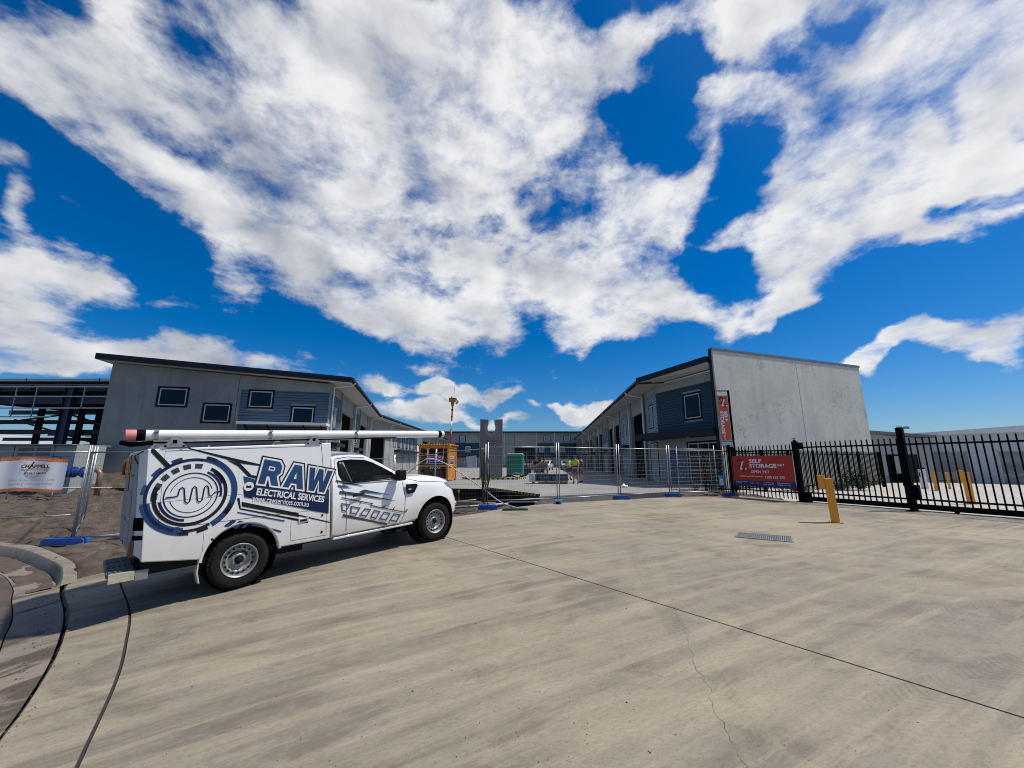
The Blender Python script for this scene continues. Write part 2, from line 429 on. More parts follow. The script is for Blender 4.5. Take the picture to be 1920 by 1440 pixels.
# ------------------------------------------------------------------ concrete of the driveway
def concrete_mat(name, light, warm, dark, tracks=(), streak_rot=20.0, contrast=1.0, silted=0.0):
    m = bpy.data.materials.new(name); m.use_nodes = True; t = m.node_tree; n = t.nodes; l = t.links
    p = n['Principled BSDF']; p.inputs['Roughness'].default_value = .78; p.inputs['Specular IOR Level'].default_value = .35
    tc = n.new('ShaderNodeTexCoord'); O = tc.outputs['Object']

    def mapping(rot=0, sc=(1, 1, 1), loc=(0, 0, 0)):
        q = n.new('ShaderNodeMapping'); q.vector_type = 'TEXTURE'; q.inputs['Rotation'].default_value = (0, 0, R(rot)); q.inputs['Scale'].default_value = tuple(1 / v for v in sc)
        q.inputs['Location'].default_value = loc; l.new(O, q.inputs[0]); return q.outputs[0]

    def noise(vec, s, d=6, r=.6, dist=0):
        q = n.new('ShaderNodeTexNoise'); q.inputs['Scale'].default_value = s; q.inputs['Detail'].default_value = d
        q.inputs['Roughness'].default_value = r; q.inputs['Distortion'].default_value = dist; l.new(vec, q.inputs['Vector']); return q.outputs['Fac']

    def mth(op, a, b=None, c=None, clamp=False):
        q = n.new('ShaderNodeMath'); q.operation = op; q.use_clamp = clamp
        for i, v in enumerate((a, b, c)):
            if v is None: continue
            if isinstance(v, (int, float)): q.inputs[i].default_value = v
            else: l.new(v, q.inputs[i])
        return q.outputs[0]

    def ramp(v, a, b):
        q = n.new('ShaderNodeMapRange'); q.interpolation_type = 'SMOOTHSTEP'; q.inputs['From Min'].default_value = a; q.inputs['From Max'].default_value = b
        l.new(v, q.inputs['Value']); return q.outputs[0]

    def mix(f, a, b, mode='MIX'):
        q = n.new('ShaderNodeMix'); q.data_type = 'RGBA'; q.blend_type = mode
        for i, v in ((0, f), (6, a), (7, b)):
            if isinstance(v, tuple): q.inputs[i].default_value = (*v, 1)
            elif isinstance(v, (int, float)): q.inputs[i].default_value = v
            else: l.new(v, q.inputs[i])
        return q.outputs[2]

    big = noise(mapping(0), .30, 6, .6, .8)
    big2 = noise(mapping(0, loc=(13, 4, 0)), .5, 6, .6, .4)
    st = noise(mapping(streak_rot, (.20, 1.9, 1)), 1.0, 9, .68, .3)
    st2 = noise(mapping(streak_rot + 9, (.30, 6.0, 1), (5, 2, 0)), 1.0, 8, .7, .2)
    fine = noise(mapping(18, (1, 2.2, 1)), 22.0, 8, .78)
    grain = noise(mapping(0), 110.0, 4, .7)
    c = mix(ramp(big, .36, .64), light, warm)
    c = mix(mth('MULTIPLY', ramp(big2, .48, .72), .65 * contrast), c, dark)
    sep0 = n.new('ShaderNodeSeparateXYZ'); l.new(O, sep0.inputs[0])
    smask = mth('MULTIPLY_ADD', ramp(mth('ADD', sep0.outputs[0], mth('MULTIPLY', big, 6.0)), 7.0, 1.5), .75, .25)
    c = mix(mth('MULTIPLY', mth('MULTIPLY', ramp(st, .47, .74), .52 * contrast), smask), c, dark)
    blot = noise(mapping(10, (.8, 1.3, 1), (2, 7, 0)), 1.5, 9, .7, .5)
    c = mix(mth('MULTIPLY', ramp(blot, .50, .66), .50 * contrast), c, tuple(x * .92 for x in dark))
    c = mix(mth('MULTIPLY', ramp(blot, .46, .34), .35 * contrast), c, tuple(min(1, x * 1.12) for x in warm))
    c = mix(mth('MULTIPLY', mth('MULTIPLY', ramp(st2, .52, .72), .5 * contrast), smask), c, tuple(x * .8 for x in dark))
    c = mix(mth('MULTIPLY', ramp(st2, .52, .36), .45 * contrast), c, tuple(min(1, x * 1.14) for x in warm))
    # tyre tracks: bands along circles, broken into tread bars
    sep = n.new('ShaderNodeSeparateXYZ'); l.new(O, sep.inputs[0])
    patch = noise(mapping(0, loc=(3, 9, 0)), 1.4, 4, .6)
    tr = None
    for (cx0, cy0, r0, w, freq, opac, a0, a1) in tracks:
        dx = mth('SUBTRACT', sep.outputs[0], cx0); dy = mth('SUBTRACT', sep.outputs[1], cy0)
        dist = mth('SQRT', mth('ADD', mth('MULTIPLY', dx, dx), mth('MULTIPLY', dy, dy)))
        off = mth('SUBTRACT', dist, r0); ao = mth('ABSOLUTE', off)
        band = ramp(ao, w * .55, w * .42)
        ang = mth('ARCTAN2', dy, dx)
        arc = mth('MULTIPLY', ang, r0)
        bars = mth('SINE', mth('ADD', mth('MULTIPLY', arc, freq), mth('MULTIPLY', ao, freq * .9)))
        bars = ramp(bars, -.3, .5)
        gate = mth('MULTIPLY', ramp(ang, R(a0), R(a0 + 3)), ramp(ang, R(a1), R(a1 - 3)))
        v = mth('MULTIPLY', mth('MULTIPLY', band, mth('MULTIPLY_ADD', bars, .65, .35)), mth('MULTIPLY', gate, opac))
        v = mth('MULTIPLY', v, ramp(patch, .36, .6))
        tr = v if tr is None else mth('MAXIMUM', tr, v)
    if tr is not None: c = mix(tr, c, tuple(x * .55 for x in dark))
    c = mix(mth('MULTIPLY', ramp(fine, .42, .72), .42), c, tuple(x * .72 for x in dark))
    c = mix(mth('MULTIPLY', ramp(grain, .52, .68), .38), c, tuple(x * .6 for x in dark))
    if silted:
        sn = noise(mapping(50, (.7, 1.6, 1)), .9, 12, .66, .6)
        c = mix(mth('MULTIPLY', ramp(sn, .50, .58), silted), c, mix(ramp(fine, .3, .7), (.085, .060, .045), (.035, .026, .020)))
    # small dark spots
    vo = n.new('ShaderNodeTexVoronoi'); vo.inputs['Scale'].default_value = 5.5; l.new(O, vo.inputs['Vector'])
    spots = mth('MULTIPLY', ramp(vo.outputs['Distance'], .075, .035), ramp(big2, .5, .62))
    c = mix(mth('MULTIPLY', spots, .6), c, (.07, .06, .05))
    l.new(c, p.inputs['Base Color'])
    bu = n.new('ShaderNodeBump'); bu.inputs['Strength'].default_value = .35; bu.inputs['Distance'].default_value = .006
    hgt = mth('ADD', mth('MULTIPLY', fine, .8), mth('MULTIPLY', grain, .5)); l.new(hgt, bu.inputs['Height']); l.new(bu.outputs[0], p.inputs['Normal'])
    return m


TR = [(5.6, 9.6, 4.1, .20, 115, .30, -120, -40), (5.6, 9.6, 2.5, .20, 115, .22, -178, 0), (-30, 4.5, 31.3, .24, 110, .34, -7, -1), (34.5, 0, 33.2, .22, 110, .30, 165, 178),
      (3, 22, 17.6, .22, 115, .30, -92, -70), (3, 22, 17.1, .22, 115, .30, -84, -62), (8, -12, 15.9, .26, 90, .28, 98, 112), (8, -12, 15.2, .26, 100, .28, 70, 98), (14, 22, 17.5, .25, 90, .25, -150, -105), (1.3, 4.9, .55, .05, 1, .25, -178, 20)]
CONC = concrete_mat('driveway_concrete', (.248, .222, .176), (.345, .294, .205), (.144, .124, .096), TR, 18.0, 1.2)
CONC_SITE = concrete_mat('site_concrete', (.27, .265, .25), (.31, .30, .275), (.17, .168, .16), (), 5.0, .9)
CONC_YARD = concrete_mat('yard_concrete', (.42, .405, .375), (.46, .44, .39), (.31, .295, .27), (), 30.0, .6)
GUT = concrete_mat('gutter_concrete', (.235, .205, .172), (.27, .225, .172), (.13, .108, .086), (), 50.0, .5, .8)
KERBM = concrete_mat('kerb_concrete', (.24, .215, .18), (.27, .235, .185), (.13, .11, .09), (), 150.0, .5, .3)
dirt_m = pm('dirt', (.105, .078, .056), .95, var=.5, scale=3.2, bump=1.0, bscale=14, tint=(.026, .020, .016), detail=15)
silt_m = pm('silt', (.09, .062, .045), .9, var=.5, scale=3.0, bump=.6, bscale=30, tint=(.06, .045, .035), detail=10)
asph_m = pm('asphalt', (.10, .078, .062), .92, var=.4, scale=2.2, bump=.5, bscale=120, tint=(.05, .042, .036), detail=12)

E_PTS = [(-7.15, 6.90), (-6.61, 6.31), (-5.55, 5.41), (-4.54, 4.40), (-3.85, 3.59), (-3.49, 3.11), (-2.6, 1.9), (-1.4, .3), (.6, -2.2), (2.4, -4.5)]
C_PTS = [(-6.66, 7.40), (-6.2, 6.72), (-4.75, 5.35), (-3.85, 4.36), (-3.30, 3.70), (-2.65, 2.81), (-1.8, 1.65), (-.7, .1), (1.4, -2.4), (3.0, -4.5)]
J0 = (-3.17, 10.88); J1 = (3.12, 2.76); J2 = (8.74, -4.5)
FAR = [(-6.66, 7.40), (-3.17, 10.06), (-1.46, 11.34), (-.93, 11.92), (-.3, 12.9), (1.2, 14.2), (4.2, 15.6), (6.7, 16.8), (9.49, 17.25)]
GD = Vector((.454, -.891, 0)).normalized()
P1 = Vector((10.39, 14.66, 0)); P2 = Vector((11.74, 12.01, 0))
GATE_END = P1 + GD * 12.0


def sheet(name, poly, zf, mat, depth=.12, step=.45, parent=None, kind=None, rim=True):
    bm = bmesh.new(); vs = [bm.verts.new((x, y, 0)) for x, y in poly]; f = bm.faces.new(vs)
    if f.normal.z < 0: f.normal_flip()
    bmesh.ops.triangulate(bm, faces=bm.faces[:])
    xs = [p[0] for p in poly]; ys = [p[1] for p in poly]
    for a, (lo, hi), nn in ((0, (min(xs), max(xs)), (1, 0, 0)), (1, (min(ys), max(ys)), (0, 1, 0))):
        k = math.ceil(lo / step)
        while k * step < hi:
            co = [0, 0, 0]; co[a] = k * step
            bmesh.ops.bisect_plane(bm, geom=bm.verts[:] + bm.edges[:] + bm.faces[:], plane_co=co, plane_no=nn, dist=1e-5); k += 1
    for v in bm.verts: v.co.z = zf(v.co.x, v.co.y)
    bm.normal_update()
    for f in bm.faces:
        if f.normal.z < 0: f.normal_flip()
    if rim:
        be = [e for e in bm.edges if len(e.link_faces) == 1]
        r = bmesh.ops.extrude_edge_only(bm, edges=be)
        nv = [g for g in r['geom'] if isinstance(g, bmesh.types.BMVert)]
        for v in nv: v.co.z -= depth
    bmesh.ops.recalc_face_normals(bm, faces=bm.faces)
    me = bpy.data.meshes.new(name); bm.to_mesh(me); bm.free(); me.materials.append(mat)
    # make sure the top looks up
    if sum(p.normal.z * p.area for p in me.polygons) < 0: me.flip_normals()
    return link(name, me, parent, kind=kind)


def offs(pts, d):
    """shift a polyline sideways by d (to its left)"""
    out = []
    for i, p in enumerate(pts):
        a = Vector(pts[max(i - 1, 0)]); b = Vector(pts[min(i + 1, len(pts) - 1)]); t = (b - a).normalized()
        out.append((p[0] - t.y * d, p[1] + t.x * d))
    return out


def xy(v): return [(p[0], p[1]) for p in v]


E_C = xy(spline(E_PTS, 6)); C_C = xy(spline(C_PTS, 6))
jg = .010
jd = (Vector(J2) - Vector(J0)).normalized(); jn = Vector((-jd.y, jd.x))
drive = thing('driveway', '', 'x'); del drive['label'], drive['category']; drive['kind'] = 'structure'
slab1 = E_C + offs(C_C, -jg * 1.3)[::-1]          # between gutter and the curved joint
cL = offs(C_C, jg * 1.3)
jl = [(J0[0] - jn.x * jg, J0[1] - jn.y * jg), (J2[0] - jn.x * jg, J2[1] - jn.y * jg)]
jr = [(J0[0] + jn.x * jg, J0[1] + jn.y * jg), (J2[0] + jn.x * jg, J2[1] + jn.y * jg)]
# the joint starts on the far edge of the driveway
def on_far(p):
    return p
fa, fb = Vector(FAR[1]), Vector(FAR[2])
def isect(p, d, a, b):
    e = b - a; den = d.x * e.y - d.y * e.x; t = ((a.x - p.x) * e.y - (a.y - p.y) * e.x) / den; return p + d * t
jl[0] = tuple(isect(Vector(jl[0]), jd, Vector(FAR[0]), fb)); jr[0] = tuple(isect(Vector(jr[0]), jd, Vector(FAR[0]), fb))
if jl[0][0] > FAR[1][0]: mid = [FAR[1]]
else: mid = []
sheet('slab', slab1, G, CONC, parent=drive)
sheet('slab', cL + [jl[1], jl[0]] + mid, G, CONC, parent=drive)
sheet('slab', [jr[0], jr[1]] + [(17.5, -4.5), tuple((GATE_END - Vector((.02, 0, 0))).xy), tuple(P1.xy)] + [p for p in FAR[::-1] if p[0] > jr[0][0] + .05], G, CONC, parent=drive)
# dark filler at the bottom of the joints
fm = pm('joint_filler', (.03, .028, .026), .9)
mb = MB()
for pl in (C_C, [tuple(jl[0]), tuple(((Vector(jl[0]) + Vector(jl[1])) / 2)), tuple(jl[1])]):
    for a, b in zip(pl[:-1], pl[1:]):
        nseg = max(1, int((Vector(b) - Vector(a)).length / .5))
        for k in range(nseg):
            p = Vector(a).lerp(Vector(b), k / nseg); q = Vector(a).lerp(Vector(b), (k + 1) / nseg); d = (q - p).normalized(); nn = Vector((-d.y, d.x)) * .03
            mb.add([(*(p - nn), G(*p) - .014), (*(q - nn), G(*q) - .014), (*(q + nn), G(*q) - .014), (*(p + nn), G(*p) - .014)], [(0, 1, 2, 3)])
mb.build('joint_filler', fm, drive, kind='stuff')
# hairline crack wandering from the joint to the camera
mb = MB(); rnd2 = random.Random(5)
cp = [(1.80, 4.85), (1.66, 4.35), (1.60, 4.0), (1.46, 3.55), (1.40, 3.2), (1.31, 2.85), (1.27, 2.5), (1.2, 2.1)]
cs = [Vector((p.x + rnd2.uniform(-.02, .02), p.y + rnd2.uniform(-.01, .01))) for p in spline(cp, 7)]
for p, q in zip(cs[:-1], cs[1:]):
    w = .0005 + .0010 * rnd2.random(); zz = lambda v: G(v.x, v.y) + .003
    mb.add([(p.x - w, p.y, zz(p)), (q.x - w, q.y, zz(q)), (q.x + w, q.y, zz(q)), (p.x + w, p.y, zz(p))], [(0, 1, 2, 3)])
mb.build('crack', pm('crack_dark', (.14, .125, .10), .95), drive)

# ------------------------------------------------------------------ gutter, road, kerb
def ribbon(name, A, B, za, zb, mat, parent=None, kind=None, n=8, nc=4):
    """surface between two curves; za/zb: height functions of position"""
    a = spline(A, n); b = spline(B, n); m = min(len(a), len(b)); mb = MB(); V = []; rr_ = random.Random(4)
    for i in range(m):
        for k in range(nc + 1):
            t = k / nc; p = a[i].lerp(b[i], t); V.append((p.x, p.y, za(p.x, p.y) * (1 - t) + zb(p.x, p.y) * t))
    F = [(i * (nc + 1) + k, i * (nc + 1) + k + 1, (i + 1) * (nc + 1) + k + 1, (i + 1) * (nc + 1) + k) for i in range(m - 1) for k in range(nc)]
    mb.add(V, F); o = mb.build(name, mat, parent, smooth=True, kind=kind)
    return o


EX = [(-12.5, 9.15), (-10.75, 8.70), (-9.75, 8.30), (-8.05, 7.35), (-7.15, 6.72), (-6.63, 6.27), (-5.57, 5.37), (-4.57, 4.37), (-3.88, 3.56), (-3.52, 3.08), (-2.63, 1.87), (-1.43, .27), (.57, -2.23), (2.37, -4.53)]
IX = [(-12.0, 8.2), (-10.4, 7.95), (-9.14, 7.55), (-7.9, 6.75), (-7.2, 6.18), (-6.32, 5.48), (-5.75, 4.95), (-5.29, 4.53), (-4.75, 3.95), (-4.3, 3.35), (-3.4, 2.1), (-2.3, .5), (-.3, -2.1), (1.5, -4.4)]
PAN = -.305
gutter = ribbon('gutter', EX, IX, lambda x, y: PAN, lambda x, y: PAN - .045, GUT, kind='structure')
RX = [(-40, 6), (-38, 3), (-36, 0), (-34, -3), (-33, -4), (-32, -6), (-31, -7), (-30, -8), (-29, -9), (-28, -10), (-27, -11), (-26, -12), (-24, -13), (-22, -14)]
road = ribbon('road', offs(IX, -.012), RX, lambda x, y: PAN - .04, lambda x, y: -.28, asph_m, kind='structure', nc=24)
# kerb: rounded top, face to the gutter; sinks into the driveway at its end
KT = [(-12.7, 9.55), (-10.92, 9.05), (-9.94, 8.73), (-8.21, 7.72), (-7.42, 7.18), (-6.95, 6.80)]
KF = [(-12.55, 9.16), (-10.78, 8.72), (-9.78, 8.32), (-8.08, 7.36), (-7.32, 6.83), (-6.98, 6.50)]
kt = spline(KT, 8); kf = spline(KF, 8); mb = MB(); V = []
nk = len(kt)
for i in range(nk):
    f = min(1, (nk - 1 - i) / 9); top = (PAN + .03) * (1 - f) + (-.115) * f
    a, b = kt[i], kf[i]; d = (b - a)
    for t, z in ((-.05, top - .15), (0, top - .006), (.12, top), (.62, top), (.72, top - .008), (.80, top - .035), (1.0, PAN - .01)):
        p = a + d * t; V.append((p.x, p.y, max(z, PAN - .05)))
m7 = 7
for i in range(nk - 1):
    for k in range(m7 - 1): mb.f.append((i * m7 + k, i * m7 + k + 1, (i + 1) * m7 + k + 1, (i + 1) * m7 + k)); mb.m.append(0)
mb.v = V
kerb = mb.build('kerb', KERBM, kind='structure'); smooth_angle(kerb, 30)
# silt washed into the gutter along the kerb and in patches
def silt(name, A, B, lift):
    f = lambda x, y: PAN + lift + .03 * mnoise.fractal(Vector((x * 2.3, y * 2.3, 4)), .8, 2.1, 5)
    return ribbon(name, A, B, f, lambda x, y: f(x, y) - .05, silt_m, kind='stuff', n=14, nc=14)
silt('silt', [(-12.5, 9.1), (-10.7, 8.66), (-9.7, 8.26), (-8.0, 7.30), (-7.05, 6.55)], [(-12.2, 8.5), (-10.5, 8.15), (-9.2, 7.62), (-8.15, 6.98), (-7.25, 6.38)], .012)
mb = MB()
for i, (p, q) in enumerate(zip(E_C[3:-1], E_C[4:])):
    p = Vector(p); q = Vector(q); d = (q - p).normalized(); nn = Vector((d.y, -d.x))
    w0 = .008 + .022 * rnd2.random()
    mb.add([(*(p + nn * -.004), G(*p) + .002), (*(q + nn * -.004), G(*q) + .002), (*(q + nn * w0), PAN + .006), (*(p + nn * w0), PAN + .006)], [(0, 1, 2, 3)])
mb.build('silt', pm('silt_dark', (.085, .066, .048), .95, var=.4, scale=20), kind='stuff')

# ------------------------------------------------------------------ dirt of the building site and the far ground
APR = E_C + [(2.4, -4.5), (17.5, -4.5), tuple(GATE_END.xy), tuple(P1.xy)] + FAR[::-1]
ROADP = xy(spline(EX, 6)) + RX[::-1]
SL = [(1.08, 15.99), (4.7, 17.85), (7.6, 18.35), (7.95, 19.6), (9.35, 19.9), (9.9, 21.2), (11.7, 22.0), (23.1, 26.2), (24, 110), (-60, 110), (-60, 30), (-15, 23.9), (-7, 21.9), (-2.71, 20.71), (-1.2, 20.31)]
YD = [tuple((P1 + Vector((.03, 0, 0)) - GD * 3.6).xy), tuple((P1 + GD * 12 + Vector((.03, 0, 0))).xy), (17.6, -8), (60, -8), (60, 60), (26.5, 60), (23.1, 26.0), (11.8, 21.6), (9.0, 18.7)]
def dirt_h(x, y):
    h = -.12 + .02 * (y - 8) * (x < -2) * .3
    # mound against the left building
    d = seg_dist(x, y, (-24.5, 23.6), (-16.2, 24.2)); h += 1.55 * max(0, 1 - d / 4.2) ** 1.3
    h += .22 * max(0, 1 - seg_dist(x, y, (-6.5, 20.5), (1.0, 16.2)) / 2.6)
    a = .15 if x < -5.5 else .07
    h += a * (mnoise.fractal(Vector((x * .9, y * .9, 0)), .8, 2.1, 5)) + .07 * mnoise.noise(Vector((x * 3.1, y * 3.1, 1))) + .05 * mnoise.noise(Vector((x * 7.0, y * 7.0, 2)))
    # wheel ruts running along the site
    if x < -6: h += .07 * math.sin((y * .93 - x * .37) * 4.6 + 1.5 * mnoise.noise(Vector((x * .4, y * .4, 5))))
    if x > 7 and y < 19.5: h = max(h, .25 + .05 * mnoise.noise(Vector((x * 4, y * 4, 3))))
    return h
KPOLY = [(p[0] + (q[0] - p[0]) * .3, p[1] + (q[1] - p[1]) * .3) for p, q in zip(kt, kf)] + [(-7.0, 6.2), (-12.5, 6.0)]
st = .16; x0, x1, y0, y1 = -46.0, 10.2, 6.4, 26.5
nx = int((x1 - x0) / st); ny = int((y1 - y0) / st)
V = []
for j in range(ny + 1):
    for i in range(nx + 1):
        x = x0 + i * st; y = y0 + j * st
        if in_poly(x, y, APR): z = G(x, y) - .07
        elif in_poly(x, y, ROADP) or y < 7.6 and x < -8.6 or y < 6.8 and x < -7.2: z = PAN - .09
        elif in_poly(x, y, SL): z = min(SLAB - .06, dirt_h(x, y)) if x > -14 else dirt_h(x, y)
        elif x < -7 and min(seg_dist(x, y, a, b) for a, b in zip(KT[:-1], KT[1:])) < .25: z = -.135
        else: z = dirt_h(x, y)
        if in_poly(x, y, KPOLY): z = PAN - .3
        V.append((x, y, z))
F = [(j * (nx + 1) + i, j * (nx + 1) + i + 1, (j + 1) * (nx + 1) + i + 1, (j + 1) * (nx + 1) + i) for j in range(ny) for i in range(nx)]
mb = MB(); mb.add(V, F); mb.build('dirt', dirt_m, kind='structure', smooth=True)
gm = pm('far_ground', (.16, .14, .10), .95, var=.4, scale=.05)
mb = MB(); mb.add([(-2500, -2500, -.75), (2500, -2500, -.75), (2500, 2500, -.75), (-2500, 2500, -.75)], [(0, 1, 2, 3)]); mb.build('ground', gm, kind='structure')
mb = MB()
for k in range(1500):     # clods and stones in the dirt
    x = rnd.uniform(-22, -6.5); y = rnd.uniform(7.5, 20) if rnd.random() < .6 else rnd.uniform(7.3, 11)
    if k % 2 == 0: x = rnd.uniform(-4.5, 6); y = rnd.uniform(12.5, 19)
    if in_poly(x, y, APR) or in_poly(x, y, ROADP) or in_poly(x, y, SL): continue
    s = rnd.uniform(.015, .06); z = dirt_h(x, y)
    pts = [(x + s * math.cos(a) * rnd.uniform(.6, 1), y + s * math.sin(a) * rnd.uniform(.6, 1), z - .01) for a in (0, 1.3, 2.6, 3.9, 5.1)] + [(x + s * .2, y, z + s * rnd.uniform(.4, .8))]
    mb.add(pts, [(0, 1, 5), (1, 2, 5), (2, 3, 5), (3, 4, 5), (4, 0, 5)])
mb.build('clods', dirt_m, kind='stuff')
mb = MB()
for k in range(700):     # grit lying on the driveway
    c = rnd.choice([(-.6, 2.9, .9), (.9, 3.0, .9), (-1.5, 3.6, 1.2), (3, 4.5, 2.5), (1.5, 7, 3), (-3.6, 4.2, .5), (3.2, 5.6, .15), (7, 8, 2.5)])
    x = rnd.gauss(c[0], c[2]); y = rnd.gauss(c[1], c[2] * .6)
    if not in_poly(x, y, APR) or y > 12: continue
    s = rnd.uniform(.003, .0075) * (1 + .8 * (rnd.random() > .95)); z = G(x, y)
    pts = [(x + s * math.cos(a) * rnd.uniform(.6, 1), y + s * math.sin(a) * rnd.uniform(.6, 1), z - .001) for a in (0, 1.6, 3.1, 4.7)] + [(x, y, z + s * .8)]
    mb.add(pts, [(0, 1, 4), (1, 2, 4), (2, 3, 4), (3, 0, 4)])
mb.build('grit', pm('grit', (.09, .07, .06), .9, var=.5, scale=50), kind='stuff')
mb = MB()
for k in range(520):     # crumbs of dirt along the gutter edge
    p = Vector(E_C[rnd.randrange(6, 34)]) + Vector((rnd.gauss(-.10, .10), rnd.gauss(-.06, .10)))
    z = PAN - .012 if not in_poly(p.x, p.y, APR) else G(p.x, p.y)
    s = rnd.uniform(.003, .011)
    mb.add([(p.x + s * math.cos(a), p.y + s * math.sin(a), z - .002) for a in (0, 1.6, 3.1, 4.7)] + [(p.x, p.y, z + s * .9)], [(0, 1, 4), (1, 2, 4), (2, 3, 4), (3, 0, 4)])
mb.build('grit', silt_m, kind='stuff')

# site slab and yard slab
sheet('site_slab', SL, lambda x, y: SLAB, CONC_SITE, depth=.6, step=8, kind='structure')
sheet('yard_slab', YD, lambda x, y: YARD - .004, CONC_YARD, depth=.3, step=8, kind='structure')

# ------------------------------------------------------------------ building materials
def conc_wall(name, base, dark, streaky=.5, lines=.0, seed=0.0):
    m = bpy.data.materials.new(name); m.use_nodes = True; t = m.node_tree; n = t.nodes; l = t.links
    p = n['Principled BSDF']; p.inputs['Roughness'].default_value = .85; p.inputs['Specular IOR Level'].default_value = .25
    tc = n.new('ShaderNodeTexCoord')
    def nz(sc, s, d, r, loc=(0, 0, 0), dist=0):
        q = n.new('ShaderNodeMapping'); q.inputs['Scale'].default_value = sc; q.inputs['Location'].default_value = tuple(a + seed for a in loc); l.new(tc.outputs['Object'], q.inputs[0])
        w = n.new('ShaderNodeTexNoise'); w.inputs['Scale'].default_value = s; w.inputs['Detail'].default_value = d; w.inputs['Roughness'].default_value = r; w.inputs['Distortion'].default_value = dist
        l.new(q.outputs[0], w.inputs['Vector']); return w.outputs['Fac']
    def rp(v, a, b):
        q = n.new('ShaderNodeMapRange'); q.interpolation_type = 'SMOOTHSTEP'; q.inputs['From Min'].default_value = a; q.inputs['From Max'].default_value = b; l.new(v, q.inputs['Value']); return q.outputs[0]
    def mx(f, a, b, k=1.0):
        q = n.new('ShaderNodeMix'); q.data_type = 'RGBA'
        w = n.new('ShaderNodeMath'); w.operation = 'MULTIPLY'; l.new(f, w.inputs[0]); w.inputs[1].default_value = k; l.new(w.outputs[0], q.inputs[0])
        for i, v in ((6, a), (7, b)):
            if isinstance(v, tuple): q.inputs[i].default_value = (*v, 1)
            else: l.new(v, q.inputs[i])
        return q.outputs[2]
    c = mx(rp(nz((1, 1, 1), .45, 6, .6), .38, .64), base, dark, .55)
    c = mx(rp(nz((2.2, 2.2, .22), 1.0, 7, .6, (4, 0, 0)), .48, .72), c, dark, streaky)
    c = mx(rp(nz((1, 1, 1), 6, 5, .7), .45, .7), c, tuple(x * .85 for x in dark), .3)
    if lines:      # worm-like release marks and hairline stains on the raw panel
        v = nz((1, 1, .8), 1.25, 7, .62, (2, 1, 6), 1.4)
        q = n.new('ShaderNodeMath'); q.operation = 'SUBTRACT'; l.new(v, q.inputs[0]); q.inputs[1].default_value = .5
        q2 = n.new('ShaderNodeMath'); q2.operation = 'ABSOLUTE'; l.new(q.outputs[0], q2.inputs[0])
        w = n.new('ShaderNodeMath'); w.operation = 'MULTIPLY'; l.new(rp(q2.outputs[0], .022, .004), w.inputs[0]); l.new(rp(nz((1, 1, 1), .5, 3, .5, (9, 3, 2)), .50, .60), w.inputs[1])
        c = mx(w.outputs[0], c, (.10, .105, .10), lines)
    l.new(c, p.inputs['Base Color'])
    bu = n.new('ShaderNodeBump'); bu.inputs['Strength'].default_value = .25; bu.inputs['Distance'].default_value = .01
    l.new(nz((1, 1, 1), 14, 6, .7), bu.inputs['Height']); l.new(bu.outputs[0], p.inputs['Normal'])
    return m


CW_DARK = conc_wall('painted_concrete', (.31, .32, .295), (.20, .21, .195), .55)
CW_MID = conc_wall('row_concrete', (.34, .345, .33), (.25, .26, .255), .4, seed=3)
CW_PANEL = conc_wall('precast_concrete', (.56, .56, .51), (.41, .415, .385), .5, .45, seed=7)
CLAD = pm('weatherboard', (.078, .132, .178), .55, var=.08, scale=1.2)
CLAD_SKYLIT = pm('weatherboard_skylit', (.22, .31, .36), .5, var=.08, scale=1.2)  # paler copy: sky sheen on the courtyard boards, put into their colour
GAP_SHADE = pm('board_gap_shade', (.012, .018, .024), .8)  # shadow line under each board, painted as a near-black strip
CLAD_SHADED = pm('weatherboard_shaded', (.030, .075, .108), .6, var=.08, scale=1.2, spec=.2)  # darker copy: shade on boards facing away from the sun, painted in
FASC = pm('fascia_steel', (.014, .024, .034), .5, var=.1, scale=2, spec=.2)
ROOF = pm('roof_steel', (.04, .05, .06), .45, metal=.2, var=.1, scale=2)
SOFF = pm('soffit_white', (.50, .51, .50), .7, var=.05, scale=1)
WHITE = pm('white_paint', (.74, .75, .74), .45, var=.05, scale=3)
ALU = pm('aluminium_frame', (.50, .52, .53), .4, metal=.3, var=.05, scale=5)
BLK = pm('black_steel', (.003, .003, .004), .5, var=.2, scale=8, spec=.04)
BLKR = pm('black_reveal', (.008, .010, .014), .6, var=.2, scale=5, spec=.05)
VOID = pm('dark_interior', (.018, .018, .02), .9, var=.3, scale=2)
GLS = glass('window_glass', (.004, .012, .020), .08, .94, .22)
GLS_SKY = glass('window_glass_side', (.02, .03, .045), .05, .95)
GALV = pm('galvanised', (.42, .43, .43), .42, metal=.75, var=.18, scale=12)
GALV_D = pm('galvanised_dull', (.30, .31, .31), .5, metal=.6, var=.2, scale=12)


